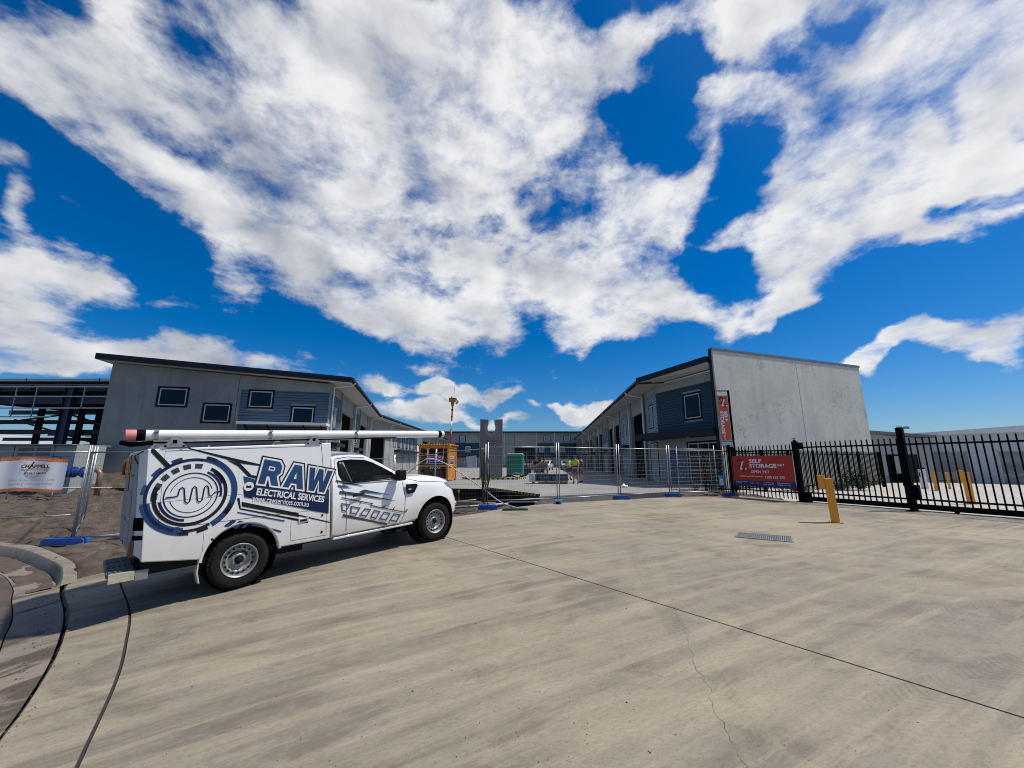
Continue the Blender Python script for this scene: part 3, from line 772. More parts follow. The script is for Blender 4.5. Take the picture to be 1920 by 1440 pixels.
def wall(mb, x0, x1, z0, z1, holes, y0, y1, plane='x', top=None):
    """wall slab in the x/z plane (plane='x') or y/z plane (plane='y'), with rectangular openings"""
    xs = sorted({x0, x1, *[h[0] for h in holes], *[h[1] for h in holes]}); zs = sorted({z0, z1, *[h[2] for h in holes], *[h[3] for h in holes]})
    xs = [x for x in xs if x0 <= x <= x1]; zs = [z for z in zs if z0 <= z <= z1]
    for a, b in zip(xs[:-1], xs[1:]):
        # merge vertical runs
        run = None
        for k, (c, d) in enumerate(zip(zs[:-1], zs[1:])):
            mx, mz = (a + b) / 2, (c + d) / 2
            solid = not any(h[0] < mx < h[1] and h[2] < mz < h[3] for h in holes)
            if solid and run is None: run = c
            if (not solid or k == len(zs) - 2) and run is not None:
                e = d if solid else c
                ta, tb = (top(a), top(b)) if (top and solid and k == len(zs) - 2) else (e, e)
                poly = [(a, run), (b, run), (b, tb), (a, ta)]
                mb.prism(poly, y0, y1, 'y' if plane == 'x' else 'x'); run = None


def boards(mb, x0, x1, z0, z1, y, out, holes=(), pitch=.18, plane='x', lip=.034):
    """overlapping weatherboards standing proud of the wall face y in direction out (+1/-1)"""
    z = z0
    while z < z1 - 1e-3:
        zt = min(z + pitch, z1); cuts = sorted([x0] + [c for h in holes if h[2] < zt and h[3] > z for c in (h[0], h[1])] + [x1])
        for a, b in zip(cuts[::2], cuts[1::2]):
            g_ = min(.026, pitch * .14)
            prof = [(y + out * .001, z + g_), (y + out * lip, z + g_), (y + out * .010, zt), (y + out * .001, zt)]
            if plane == 'x': mb.add([(a, p[0], p[1]) for p in prof] + [(b, p[0], p[1]) for p in prof], [(0, 1, 2, 3), (7, 6, 5, 4), (0, 4, 5, 1), (1, 5, 6, 2), (2, 6, 7, 3)])
            else: mb.add([(p[0], a, p[1]) for p in prof] + [(p[0], b, p[1]) for p in prof], [(0, 1, 2, 3), (7, 6, 5, 4), (0, 4, 5, 1), (1, 5, 6, 2), (2, 6, 7, 3)])
        mb.cur = 1
        for a, b in zip(cuts[::2], cuts[1::2]):
            ya, yb = sorted((y + out * .0005, y + out * .004))
            if plane == 'x': mb.box(a, b, ya, yb, z, z + g_)
            else: mb.box(ya, yb, a, b, z, z + g_)
        mb.cur = 0
        z = zt


def window(parent, a0, a1, z0, z1, face, out, plane='x', reveal=.10, deep=.10, cols=1, rows=1, rim=.10, glassm=None, bar=.055, frame_m=None):
    """window part: black rim; sub-parts frame and pane. a: along the wall; face: wall surface; out: outward sign"""
    def bx(mb, a, b, c, d, e, f):      # a..b along, c..d depth offsets outward, e..f height
        y0, y1 = sorted((face + out * c, face + out * d))
        return mb.box(a, b, y0, y1, e, f) if plane == 'x' else mb.box(y0, y1, a, b, e, f)
    mb = MB()
    if rim > 0:
        bx(mb, a0 - rim, a0, -deep, .035, z0 - rim, z1 + rim); bx(mb, a1, a1 + rim, -deep, .035, z0 - rim, z1 + rim)
        bx(mb, a0, a1, -deep, .035, z1, z1 + rim); bx(mb, a0, a1, -deep, .035, z0 - rim, z0)
    else: bx(mb, a0, a1, -deep - .03, -deep, z0, z1)
    w = mb.build('window', BLKR, parent)
    mb = MB(); t = bar
    bx(mb, a0, a0 + t * 1.2, -.045, .015, z0, z1); bx(mb, a1 - t * 1.2, a1, -.045, .015, z0, z1)
    bx(mb, a0 + t * 1.2, a1 - t * 1.2, -.045, .015, z0, z0 + t * 1.2); bx(mb, a0 + t * 1.2, a1 - t * 1.2, -.045, .015, z1 - t * 1.2, z1)
    for i in range(1, cols):
        c = a0 + (a1 - a0) * i / cols; bx(mb, c - t / 2, c + t / 2, -.04, .01, z0 + t * 1.2, z1 - t * 1.2)
    for j in range(1, rows):
        c = z0 + (z1 - z0) * j / rows
        for i in range(cols):
            s0 = a0 + (a1 - a0) * i / cols + t / 2 * 1.2; s1 = a0 + (a1 - a0) * (i + 1) / cols - t / 2 * 1.2
            bx(mb, s0, s1, -.04, .01, c - t / 2, c + t / 2)
    mb.build('frame', frame_m or ALU, w)
    mb = MB(); bx(mb, a0 + .01, a1 - .01, -.03, -.022, z0 + .01, z1 - .01); mb.build('pane', glassm or GLS, w)
    return w


def downpipe(parent, wx, wy, gx, gy, gz, z0, r=.055):
    """white downpipe: swan neck under the eave from the gutter then down the wall"""
    mb = MB(); mb.tube([(gx, gy, gz + .12), (gx, gy, gz - .12), (gx + (wx - gx) * .12, gy + (wy - gy) * .12, gz - .22), (wx, wy, gz - .42), (wx, wy, gz - .55), (wx, wy, z0)], r, 8)
    return mb.build('downpipe', WHITE, parent, smooth=True)


def dir_rot(hd): return -R(hd)     # heading clockwise from +Y -> z rotation of local +Y


# ------------------------------------------------------------------ left unit building (nearest block of the left row)
LB = thing('unit_building', 'dark grey building with sloping roof and four square windows behind the parked ute', 'building', (-11.83, 25.34, 0), R(13.3))
slope = lambda x: 6.6 - x * .062         # soffit line of the end wall
Wn = [(-9.42, -8.0, 4.90, 5.93), (-6.99, -5.62, 3.99, 5.03), (-4.62, -3.35, 4.95, 5.95), (-2.13, -.90, 3.98, 5.0)]
mb = MB(); wall(mb, -12.0, -5.32, SLAB - .4, 6.4, [(a - .1, b + .1, c - .1, d + .1) for a, b, c, d in Wn[:2]], 0, .18, top=slope)
mb.build('concrete_panel', CW_DARK, LB, label='plain dark grey end panel with two windows')
mb = MB(); wall(mb, -5.295, 0, SLAB - .4, 6.4, [(a - .1, b + .1, c - .1, d + .1) for a, b, c, d in Wn[2:]], 0, .18, top=slope)
mb.build('concrete_panel', CW_DARK, LB, label='panel carrying the blue grey boards')
mb = MB(); mb.box(-5.318, -5.297, .02, .16, SLAB, 6.9); mb.build('joint', BLKR, LB)
mb = MB(); boards(mb, -5.12, -.05, 3.2, 6.02, 0, -1, [(a - .1, b + .1, c - .1, d + .1) for a, b, c, d in Wn[2:]], .17)
mb.build('weatherboards', [CLAD, GAP_SHADE], LB, kind='stuff')
for a, b, c, d in Wn: window(LB, a, b, c, d, 0, -1)
mb = MB(); mb.box(-4.75, .15, -1.15, -.03, 3.80, 3.95); mb.build('canopy', WHITE, LB)
for x in (-4.4, -3.2, -1.2, -.2): mb = MB(); mb.bar((x, -.02, 3.35), (x, -.9, 3.78), .05); mb.build('canopy_bracket', BLK, LB)
window(LB, -4.3, -2.6, .4, 2.6, 0, -1, cols=2, rows=2, rim=.04); window(LB, -2.2, -.3, .4, 2.6, 0, -1, cols=2, rows=2, rim=.04)
# courtyard side: plane x=0, runs back along +y
LEN = 20.3
ops = [(4.2, 9.55), (14.2, 19.6)]
holes = [(a, b, SLAB - .5, 5.36) for a, b in ops] + [(1.45, 2.95, 3.3, 5.35), (11.3, 12.7, 3.3, 5.35)]
mb = MB(); wall(mb, .18, LEN, SLAB - .4, 6.72, holes, -.18, -.001, plane='y'); mb.build('side_wall', CW_MID, LB)
mb = MB()
for s in (.55, 10.55): boards(mb, s, s + 3.2, 2.9, 6.05, 0, 1, [(s + .85, s + 2.35, 3.25, 5.4)], .17, 'y')
mb.build('weatherboards', [CLAD, GAP_SHADE], LB, kind='stuff')
for s in (.0, 10.0):
    window(LB, s + 1.45, s + 2.95, 3.35, 5.3, 0, 1, 'y', rim=.05, glassm=GLS_SKY)
    window(LB, s + 1.2, s + 3.4, .35, 2.5, 0, 1, 'y', rim=.05, cols=2, rows=2)
    mb = MB(); mb.box(.02, .55, s + .7, s + 3.7, 2.62, 2.85); mb.build('awning', FASC, LB)
for a, b in ops:
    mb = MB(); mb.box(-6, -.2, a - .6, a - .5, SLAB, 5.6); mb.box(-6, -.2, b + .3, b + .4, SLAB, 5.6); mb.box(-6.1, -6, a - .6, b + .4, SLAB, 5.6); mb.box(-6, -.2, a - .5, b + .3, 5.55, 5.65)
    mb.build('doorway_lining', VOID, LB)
for s in (4.0, 9.75, 13.95, 19.85):
    mb = MB(); mb.box(.002, .10, s - .13, s + .13, SLAB, 6.6); mb.build('pier', CW_MID, LB)


def skillion(parent, x_eave, x_high, y0, y1, z_eave, grad, ribs=True, depth=.32, soff=True, label=None, fascia_sides=('lo', 'front')):
    """single slope roof: corrugated deck, fascias and pale soffit; x_eave is the gutter side"""
    sg = 1 if x_high > x_eave else -1
    zf = lambda x: z_eave + abs(x - x_eave) * grad
    mb = MB(); n = int((y1 - y0) / .25)
    for k in range(n):
        a = y0 + (y1 - y0) * k / n; w = (y1 - y0) / n
        pr_ = [(a, 0), (a + w * .55, 0), (a + w * .68, .035), (a + w * .87, .035), (a + w, 0)]
        for (p, q) in zip(pr_[:-1], pr_[1:]):
            mb.add([(x_eave, p[0], zf(x_eave) + p[1]), (x_high, p[0], zf(x_high) + p[1]), (x_high, q[0], zf(x_high) + q[1]), (x_eave, q[0], zf(x_eave) + q[1])], [(0, 1, 2, 3)])
    r = mb.build('roof', ROOF, parent)
    # body under the deck
    mb = MB(); mb.prism([(x_eave + sg * .02, zf(x_eave) - .02), (x_high - sg * .02, zf(x_high) - .02), (x_high - sg * .02, zf(x_high) - depth + .03), (x_eave + sg * .02, zf(x_eave) - depth + .03)], y0 + .04, y1 - .04)
    mb.build('roof_frame', FASC, r)
    mb = MB(); mb.prism([(x_eave, zf(x_eave) + .03), (x_high, zf(x_high) + .03), (x_high, zf(x_high) - depth), (x_eave, zf(x_eave) - depth)], y0 - .02, y0 + .03)
    mb.prism([(x_eave, zf(x_eave) - .08), (x_high, zf(x_high) - .08), (x_high, zf(x_high) - .105), (x_eave, zf(x_eave) - .105)], y0 - .035, y0 - .021)
    mb.build('fascia', FASC, r)
    mb = MB(); a, b = sorted((x_eave - sg * .12, x_eave - sg * .001)); mb.box(a, b, y0 - .02, y1, z_eave - .17, z_eave - .02); mb.build('gutter', FASC, r)
    mb = MB(); mb.prism([(x_eave + sg * .03, zf(x_eave) - depth + .02), (x_high - sg * .03, zf(x_high) - depth + .02), (x_high - sg * .03, zf(x_high) - depth - .012), (x_eave + sg * .03, zf(x_eave) - depth - .012)], y0 + .03, y1 - .03)
    mb.build('soffit', SOFF, r)
    return r


skillion(LB, 1.32, -12.55, -.55, LEN + .6, 6.98, .054)
for s in (.42, 10.35): downpipe(LB, .13, s, 1.38, s, 6.85, SLAB)
mb = MB(); mb.box(-12.0, -11.82, .18, LEN, SLAB - .4, 7.2); mb.build('rear_wall', CW_DARK, LB)

# ------------------------------------------------------------------ left row, second block
LB2 = thing('unit_building', 'long grey unit row on the left of the courtyard, beyond the four-window building', 'building', (-16.5, 45.3, 0), 0)
LEN2 = 49.5
holes = []; mb = MB()
ops2 = [(1.2, 6.4), (28.4, 33.0), (34.2, 38.8), (43.6, 48.2)]
holes += [(a, b, SLAB - .4, 5.4) for a, b in ops2]
wall(mb, 0, LEN2, SLAB - .4, 6.72, holes, -.18, 0, plane='y'); mb.build('side_wall', CW_MID, LB2)
for a, b in ops2:
    mb = MB(); mb.box(-6, -.2, a - .6, a - .5, SLAB, 5.6); mb.box(-6, -.2, b + .5, b + .6, SLAB, 5.6); mb.box(-6.1, -6, a - .6, b + .6, SLAB, 5.6); mb.box(-6, -.2, a - .5, b + .5, 5.5, 5.6); mb.build('doorway_lining', VOID, LB2)
mb = MB(); boards(mb, 12.0, 22.6, 3.0, 5.5, 0, 1, [(10 + 2.2 * k + 1.2, 10 + 2.2 * k + 2.2, 3.7, 5.2) for k in range(1, 6)], .2, 'y'); mb.build('weatherboards', [CLAD, GAP_SHADE], LB2, kind='stuff')
for k in range(0, 8):
    s = 9.0 + 2.2 * k + 1.2
    window(LB2, s, s + 1.0, 3.7, 5.2, 0, 1, 'y', rim=.08)
mb = MB(); mb.box(.03, .9, 10.6, 24.0, 3.0, 3.25); mb.build('awning', FASC, LB2)
for s in (11.5, 15.5, 19.5): window(LB2, s, s + 3.0, .35, 2.8, 0, 1, 'y', rim=.06, cols=3, rows=2)
mb = MB(); mb.box(.003, .12, 23.6, 27.2, SLAB, 6.7); mb.build('wall_panel', pm('white_panel', (.62, .63, .63), .7, var=.08, scale=.6), LB2)
for s in (.6, 8.4, 26.2, 33.6, 42.0): downpipe(LB2, .18, s, 1.38, s, 6.85, SLAB)
skillion(LB2, 1.32, -12.0, -.3, LEN2, 6.98, .054)
mb = MB(); mb.box(-11.9, -11.7, 0, LEN2, 0, 7.1); mb.box(-11.7, -.19, -.12, .05, SLAB, 6.8); mb.build('rear_wall', CW_DARK, LB2)

# ------------------------------------------------------------------ right row (long side along the courtyard)
RR = thing('unit_building', 'long grey unit row right of the courtyard with tall dark doorways', 'building', (9.77, 26.48, 0), dir_rot(5.3))
LEN3 = 69.0
holes = [(3.55, 8.2, SLAB - .4, 5.42)]
bays = [8.9 + 13.5 * k for k in range(5)]
for s in bays:
    if s + 5.4 < LEN3: holes.append((s + 5.2, min(s + 8.9, LEN3 - .5), SLAB - .4, 5.42))
    if s + 13 < LEN3: holes.append((s + 9.7, s + 13.2, SLAB - .4, 5.42))
mb = MB(); wall(mb, 0, LEN3, SLAB - .4, 6.75, holes, .002, .18, plane='y'); mb.build('side_wall', CW_MID, RR)
for (a, b, _, _) in holes:
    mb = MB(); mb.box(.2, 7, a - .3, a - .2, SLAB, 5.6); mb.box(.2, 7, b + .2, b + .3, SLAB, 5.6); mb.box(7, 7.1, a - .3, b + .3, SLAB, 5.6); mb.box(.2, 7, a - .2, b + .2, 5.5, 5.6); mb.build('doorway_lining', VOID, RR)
    for s in (a - .11, b + .11):
        mb = MB(); mb.box(-.11, -.002, s - .1, s + .1, SLAB, 6.7); mb.build('pier', CW_MID, RR)
w1 = (1.0, 1.95, 4.0, 5.5)
mb = MB(); boards(mb, .03, 2.6, 3.45, 6.2, 0, -1, [(w1[0] - .08, w1[1] + .08, w1[2] - .08, w1[3] + .08)], .17, 'y')
for k, s in enumerate(bays):
    nw = 2 if k == 0 else 4; L_ = 4.3
    ws = [(s + .5 + L_ * (i + .5) / nw - .45, s + .5 + L_ * (i + .5) / nw + .25) for i in range(nw)]
    boards(mb, s + .5, s + 4.8, 3.1, 6.1, 0, -1, [(a - .07, b + .07, 4.03, 5.72) for a, b in ws], .17 if k < 2 else .25, 'y')
    for a, b in ws: window(RR, a, b, 4.1, 5.65, 0, -1, 'y', rim=.07, glassm=GLS_SKY)
    window(RR, s + .9, s + 4.4, .32, 2.75, 0, -1, 'y', rim=.05, cols=2 if k else 3, rows=3)
    m2 = MB(); m2.box(-.7, -.12, s + .4, s + 4.9, 2.82, 3.08); m2.build('awning', FASC, RR)
mb.build('weatherboards', [CLAD_SKYLIT, GAP_SHADE], RR, kind='stuff')
window(RR, *w1, 0, -1, 'y', rim=.08, glassm=GLS_SKY)
window(RR, .35, 2.3, .30, 2.85, 0, -1, 'y', rim=.05, cols=3, rows=3)
for s in (3.3, 17.0, 30.6, 44.2, 57.7): downpipe(RR, -.17, s, -1.36, s, 6.85, SLAB, .07)
for s in (3.1, 8.5): mb = MB(); mb.tube([(-.2, s, SLAB), (-.2, s, 6.4)], .07, 10); mb.build('post', WHITE, RR, smooth=True)
skillion(RR, -1.30, 11.0, .35, LEN3, 6.98, .036)
skillion(RR, -1.30, .95, -.80, .33, 6.98, .036)
mb = MB(); mb.box(10.8, 11, 4, LEN3, 0, 7.2); mb.build('rear_wall', CW_DARK, RR)

# ------------------------------------------------------------------ right end unit: boarded corner, awning and big precast side wall
RE = thing('unit_building', 'end unit with shaded blue boards, black awning and large blank precast concrete side wall', 'building', (9.77, 26.48, 0), R(-70.1))
# local x: along the boarded front towards the camera; local y: into the building
FL = 5.03
wx = (2.52, 3.76, 4.16, 5.60)
mb = MB(); wall(mb, 0, FL, SLAB - .3, 6.8, [(wx[0] - .1, wx[1] + .1, wx[2] - .1, wx[3] + .1), (2.45, FL - .12, .25, 2.8)], .002, .18); mb.build('front_wall', CW_MID, RE)
mb = MB(); boards(mb, .03, FL - .02, 3.45, 6.15, 0, -1, [(wx[0] - .1, wx[1] + .1, wx[2] - .1, wx[3] + .1)], .17); mb.build('weatherboards', [CLAD_SHADED, GAP_SHADE], RE, kind='stuff')
mb = MB(); boards(mb, .9, 2.3, .3, 2.3, 0, -1, [], .15); mb.build('weatherboards', [CLAD, GAP_SHADE], RE, kind='stuff')
window(RE, *wx, 0, -1)
window(RE, 2.55, FL - .2, .32, 2.70, 0, -1, cols=3, rows=3, rim=.09, deep=.02)
mb = MB(); mb.prism([(-1.45, -.35), (-1.2, -.95), (FL - .05, -.95), (FL - .05, -.03), (.02, -.03), (-.25, .62), (-1.35, .3)], 3.02, 3.44, 'z'); mb.build('awning', FASC, RE)
mb = MB(); mb.prism([(-1.55, .3), (-1.40, -.45), (-.4, .1), (-1.2, 2.0), (-2.5, 2.6)], 3.05, 3.40, 'z'); mb.build('awning', pm('awning_edge', (.16, .21, .24), .5), RE)
mb = MB(); mb.tube([(3.1, -.5, 3.0), (3.1, -.5, 2.97)], .1, 12); mb.build('downlight', WHITE, RE)
# roof over the front
RA = (.16, -1.60); RB = (FL - .05, -.50); rz = lambda x: 7.06 + (x - .16) * .083
mb = MB(); pl = [RA, RB, (FL - .05, 5), (1.5, 5), (.55, .3)]
mb.add([(x, y, rz(x)) for x, y in pl] + [(x, y, rz(x) - .03) for x, y in pl], [(0, 1, 2, 3, 4), (9, 8, 7, 6, 5)] + [(i, i + 5, (i + 1) % 5 + 5, (i + 1) % 5) for i in range(5)]); r = mb.build('roof', ROOF, RE)
mb = MB(); mb.bar((RA[0] - .03, RA[1] - .02, rz(.16) - .15), (RB[0], RB[1] - .03, rz(RB[0]) - .15), .05, .33); mb.build('fascia', FASC, r)
mb = MB(); mb.add([(-.2, -.003, 6.80), (FL - .05, -.003, 6.84), (RB[0], RB[1], rz(RB[0]) - .33), (RA[0], RA[1], rz(.16) - .33), (-.9, -.9, 6.72), (-.2, .0, 6.83), (FL - .05, .0, 6.87), (RB[0], RB[1], rz(RB[0]) - .29), (RA[0], RA[1], rz(.16) - .29), (-.9, -.9, 6.75)], [(0, 1, 2, 3, 4), (9, 8, 7, 6, 5)]); mb.build('soffit', SOFF, r)
mb = MB(); mb.box(0, FL, -.02, .0, 6.70, 6.76); mb.build('trim', WHITE, RE)
# the blank side wall
PT = 7.84
for i, (a, b) in enumerate(((-.28, 6.38), (6.405, 12.5))):
    mb = MB(); mb.box(FL, FL + .2, a, b, SLAB - .45, PT); mb.build('concrete_panel', CW_PANEL, RE, bevel=.012, label=['stained precast panel nearest the courtyard', 'cleaner precast panel at the yard end'][i])
mb = MB(); mb.box(FL + .02, FL + .16, 6.382, 6.403, SLAB, PT - .02); mb.build('joint', BLKR, RE)
mb = MB(); mb.box(FL - .04, FL + .24, -.32, 12.54, PT + .003, PT + .10); mb.box(FL + .203, FL + .235, -.3, 12.54, PT - .06, PT + .002); mb.build('capping', pm('capping', (.20, .22, .24), .4, metal=.4), RE)
mb = MB(); mb.box(FL - .05, FL - .003, -.34, .0, SLAB, PT + .02); mb.box(FL - .05, FL + .1, -.34, -.285, SLAB, PT + .02); mb.build('edge_trim', FASC, RE)
mb = MB(); mb.box(0, FL - .01, 12.3, 12.5, 0, 7.3); mb.box(-6, 0, 12.3, 12.5, 0, 6.6); mb.build('rear_wall', CW_PANEL, RE)

# ------------------------------------------------------------------ back building closing the courtyard
BB = thing('unit_building', 'low wide grey building closing the far end of the courtyard', 'building', (0, 96, 0), 0)
hz = [(-17.3, -13.9, 0, 4.9), (-7.4, -2.3, 0, 5.2), (.6, 5.6, 0, 5.2)]
W2 = [(-12.6, -11.3, 6.4, 7.65), (7.75, 9.1, 6.4, 7.65), (12.6, 13.95, 6.4, 7.65), (-11.3, -9.9, 4.0, 5.3), (6.45, 7.75, 4.0, 5.25), (11.4, 12.8, 4.0, 5.25), (9.2, 10.5, 4.0, 5.25)]
mb = MB(); wall(mb, -20, 24, -.1, 8.5, hz, 0, .2); mb.build('front_wall', CW_MID, BB)
mb = MB(); boards(mb, 5.9, 15.5, 3.2, 6.0, 0, -1, [(a - .12, b + .12, c - .12, d + .12) for a, b, c, d in W2[4:]], .25); boards(mb, -13.7, -7.8, 3.2, 6.1, 0, -1, [(a - .12, b + .12, c - .12, d + .12) for a, b, c, d in W2[3:4]], .25); mb.build('weatherboards', [CLAD_SHADED, GAP_SHADE], BB, kind='stuff')
for w in W2: window(BB, *w, 0, -1, rim=.16, bar=.13)
for a, b, c, d in hz:
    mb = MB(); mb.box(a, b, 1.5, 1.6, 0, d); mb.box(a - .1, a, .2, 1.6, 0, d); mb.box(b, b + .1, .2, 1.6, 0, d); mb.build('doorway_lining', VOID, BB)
window(BB, -12.8, -8.4, .4, 2.5, 0, -1, cols=3, rows=2, rim=.1, bar=.08)
window(BB, 6.2, 14.5, .4, 2.6, 0, -1, cols=6, rows=2, rim=.1, bar=.08)
for a, b in ((5.8, 15.6), (-13.8, -7.8)): mb = MB(); mb.box(a, b, -.9, -.05, 2.75, 3.1); mb.build('awning', FASC, BB)
for x in (-7.7, -1.9, 6.0, 10.3):
    mb = MB(); mb.tube([(x, -.35, 8.6), (x, -.35, 8.3), (x, -.1, 8.1), (x, -.1, SLAB)], .10, 8); mb.build('downpipe', WHITE, BB, smooth=True)
mb = MB(); mb.box(-2.3, 5.6, -.03, -.003, 5.2, 5.25); mb.box(.55, .60, -.03, -.003, 5.25, 8.2); mb.box(10.2, 10.26, -.03, -.003, 6.1, 8.3); mb.build('joint', BLKR, BB)
mb = MB(); mb.box(-21, 25, -.8, 12, 8.55, 8.80); mb.build('roof', ROOF, BB)
mb = MB(); mb.box(-20, -19.8, .2, 12, 0, 8.5); mb.box(23.8, 24, .2, 12, 0, 8.5); mb.box(-20, 24, 11.8, 12, 0, 8.5); mb.build('rear_wall', CW_MID, BB)

# ------------------------------------------------------------------ storage yard buildings on the right
YB = thing('storage_building', 'pale grey storage office with dark glazed opening in the yard behind the black gate', 'building', (24.88, 28.1, 0), 0)
mb = MB(); wall(mb, -1.2, 4.5, 0, 3.18, [(1.28, 3.62, 0, 2.12)], 0, .2, top=lambda x: 3.55 - .075 * x); mb.build('front_wall', pm('pale_wall', (.33, .34, .35), .8, var=.08, scale=.8), YB)
mb = MB(); mb.prism([(-1.3, 3.70), (4.6, 3.27), (4.6, 3.42), (-1.3, 3.85)], -.5, 8); mb.build('roof', pm('roof_grey', (.16, .18, .19), .5), YB)
mb = MB(); mb.box(1.2, 3.7, 1.5, 1.6, .2, 2.2); mb.box(1.2, 1.27, .2, 1.6, .2, 2.2); mb.box(3.63, 3.7, .2, 1.6, .2, 2.2); mb.build('doorway_lining', VOID, YB)
mb = MB(); mb.box(1.9, 2.3, .05, .08, .8, 2.0); mb.build('notice', pm('notice_grey', (.35, .35, .36), .8), YB)
mb = MB(); mb.box(2.45, 3.6, .10, .115, .22, 2.1); mb.build('pane', GLS, YB)
YR = thing('storage_building', 'long ribbed steel storage shed with pale roller doors at the right edge of the yard', 'building', (29.5, 31.15, 0), math.atan2(26.53 - 29.37, 33.06 - 30.85))
ds = [(1.6, 3.9), (5.3, 7.6), (8.6, 10.9), (11.9, 14.2)]
# local x runs towards the camera's right; the doors face -y
LSH = 18.0
mb = MB(); wall(mb, 0, LSH, 0, 3.5, [(a, b, 0, 2.28) for a, b in ds], 0, .12)
mb.build('front_wall', pm('shed_wall', (.56, .59, .62), .6, var=.06, scale=1), YR)
mb = MB(); k = 0
x = .1
while x < LSH:
    if not any(a - .1 < x < b + .05 for a, b in ds): mb.box(x, x + .07, -.025, -.001, .2, 3.45)
    else: mb.box(x, x + .07, -.025, -.001, 2.36, 3.45)
    x += .2
mb.build('wall_rib', MATS['shed_wall'], YR, kind='stuff')
rdm = pm('roller_door', (.25, .285, .32), .5, var=.06, scale=1)
for a, b in ds:
    mb = MB(); z = .22
    while z < 2.26: mb.prism([(.06, z), (.03, z + .03), (.06, z + .065), (.09, z + .065), (.09, z)], a, b, 'x'); z += .07
    mb.build('roller_door', rdm, YR)
    mb = MB(); mb.box(a - .08, a - .003, -.05, -.002, .2, 2.33); mb.box(b + .003, b + .08, -.05, -.002, .2, 2.33); mb.box(a - .08, b + .08, -.05, -.002, 2.29, 2.35); mb.build('door_frame', ALU, YR)
mb = MB(); mb.prism([(-.3, 3.52), (LSH, 3.52), (LSH, 4.05), (9, 4.05), (-.3, 3.62)], -.25, 7); mb.build('roof', pm('roof_pale', (.72, .74, .76), .45), YR)

# ------------------------------------------------------------------ temporary site fence
BLUE = pm('blue_plastic', (.010, .075, .34), .5, var=.25, scale=6, tint=(.01, .07, .26))
BLUE2 = pm('blue_plastic_faded', (.05, .17, .30), .6, var=.3, scale=6)
FG = 'temporary wire fence panels along the site boundary'


def fence_panel(A, B, label, H=2.1, mat=GALV, posts=(1, 1), wire=True, thick=.019):
    """A, B: (x, y, ground z) of the two posts"""
    A = Vector(A); B = Vector(B); L = (B - A).length; t = thing('site_fence', label, 'fence', A, 0, FG)
    d = B - A; u = d.normalized(); up = Vector((0, 0, 1))
    P = lambda s, z: u * s + up * z
    for s in (0.0, L):
        mb = MB(); mb.tube([P(s, .04), P(s, H)], thick, 8); mb.build('post', mat, t, smooth=True)
    for z in (.16, H - .16):
        mb = MB(); mb.tube([P(0, z), P(L, z)], thick * .95, 8); mb.build('rail', mat, t, smooth=True)
    if wire:
        mb = MB(); n = int(L / .075)
        w = .0018
        for k in range(1, n): mb.tube([P(L * k / n, .16), P(L * k / n, H - .16)], w, 3, cap=False)
        z = .30
        while z < H - .2: mb.tube([P(0, z), P(L, z)], w, 3, cap=False); z += .15
        mb.build('wire_mesh', GALV_D, t, kind='stuff')
    return t


def foot(x, y, z, rot, label, mat=BLUE, L=.62, hollow=False):
    o = thing('fence_foot', label, 'fence foot', (x, y, z), rot, 'blue plastic fence feet'); mb = MB()
    prof = [(-L / 2, 0), (L / 2, 0), (L / 2 - .015, .10), (L / 2 - .06, .145), (-L / 2 + .06, .145), (-L / 2 + .015, .10)]
    mb.prism(prof, -.115, .115); b = mb.build('block', mat, o, bevel=.012)
    mb = MB()
    for k in (-.18, 0, .18): mb.tube([(k, 0, .144), (k, 0, .152)], .028, 10)
    mb.build('socket', BLKR, o)
    if hollow:
        for s in (-1, 1):
            mb = MB(); mb.box(s * (L / 2 + .001) - .004, s * (L / 2 + .001) + .004, -.06, .06, .02, .085); mb.build('hollow_end', BLKR, o)
    return o


fps = [((-.82, 13.75, .16), (1.60, 14.45, .18)), ((1.68, 14.42, .18), (4.16, 15.97, .19)), ((4.26, 16.0, .19), (6.62, 17.15, .195)), ((6.72, 17.15, .195), (8.85, 17.55, .2))]
fl = ['fence panel with green cord at its left post, above the green pit lid', 'fence panel across the courtyard mouth in front of the workers',
      'fence panel in front of the tall dark doorways of the right row', 'fence panel in front of the end unit glazing']
for (a, b), l_ in zip(fps, fl): fence_panel(a, b, l_)
fence_panel((6.75, 16.45, .22), (9.05, 17.2, .24), 'extra fence panel overlapping the last one beside the black fence', H=2.0, mat=GALV_D)
fence_panel((-.90, 13.7, .10), (-2.95, 15.55, .0), 'fence panel sloping away above the white bonnet, right half', H=2.1)
fence_panel((-2.97, 15.57, .0), (-5.05, 17.4, -.12), 'fence panel sloping away above the white bonnet, left half', H=2.05)
fence_panel((-5.12, 17.45, -.1), (-7.3, 18.3, -.12), 'fence panel half hidden by the ute cab', H=2.0)
fence_panel((-9.36, 8.90, -.13), (-6.95, 9.15, -.13), 'fence panel behind the rear corner of the ute', mat=GALV_D)
fence_panel((-9.45, 8.95, -.13), (-10.85, 10.4, -.1), 'fence panel seen almost edge on behind the nearest blue foot', mat=GALV)
fence_panel((-10.9, 10.45, -.1), (-12.3, 11.85, -.05), 'fence panel seen edge on, behind the nearest one', mat=GALV_D)
fence_panel((-12.35, 11.92, -.05), (-14.62, 11.15, -.08), 'fence panel carrying the white and orange banner')
fence_panel((-14.7, 11.1, -.08), (-17.0, 10.4, -.1), 'fence panel at the left edge of the photo, cut off by the frame')
foot(-9.52, 8.92, -.13, R(12), 'long bright blue fence foot on the dirt behind the kerb', L=.78)
foot(-.75, 12.75, .155, R(5), 'bright blue fence foot just in front of the ute bumper', L=.62)
foot(1.63, 14.3, .175, R(78), 'faded blue hollow fence foot seen end on', BLUE2, hollow=True)
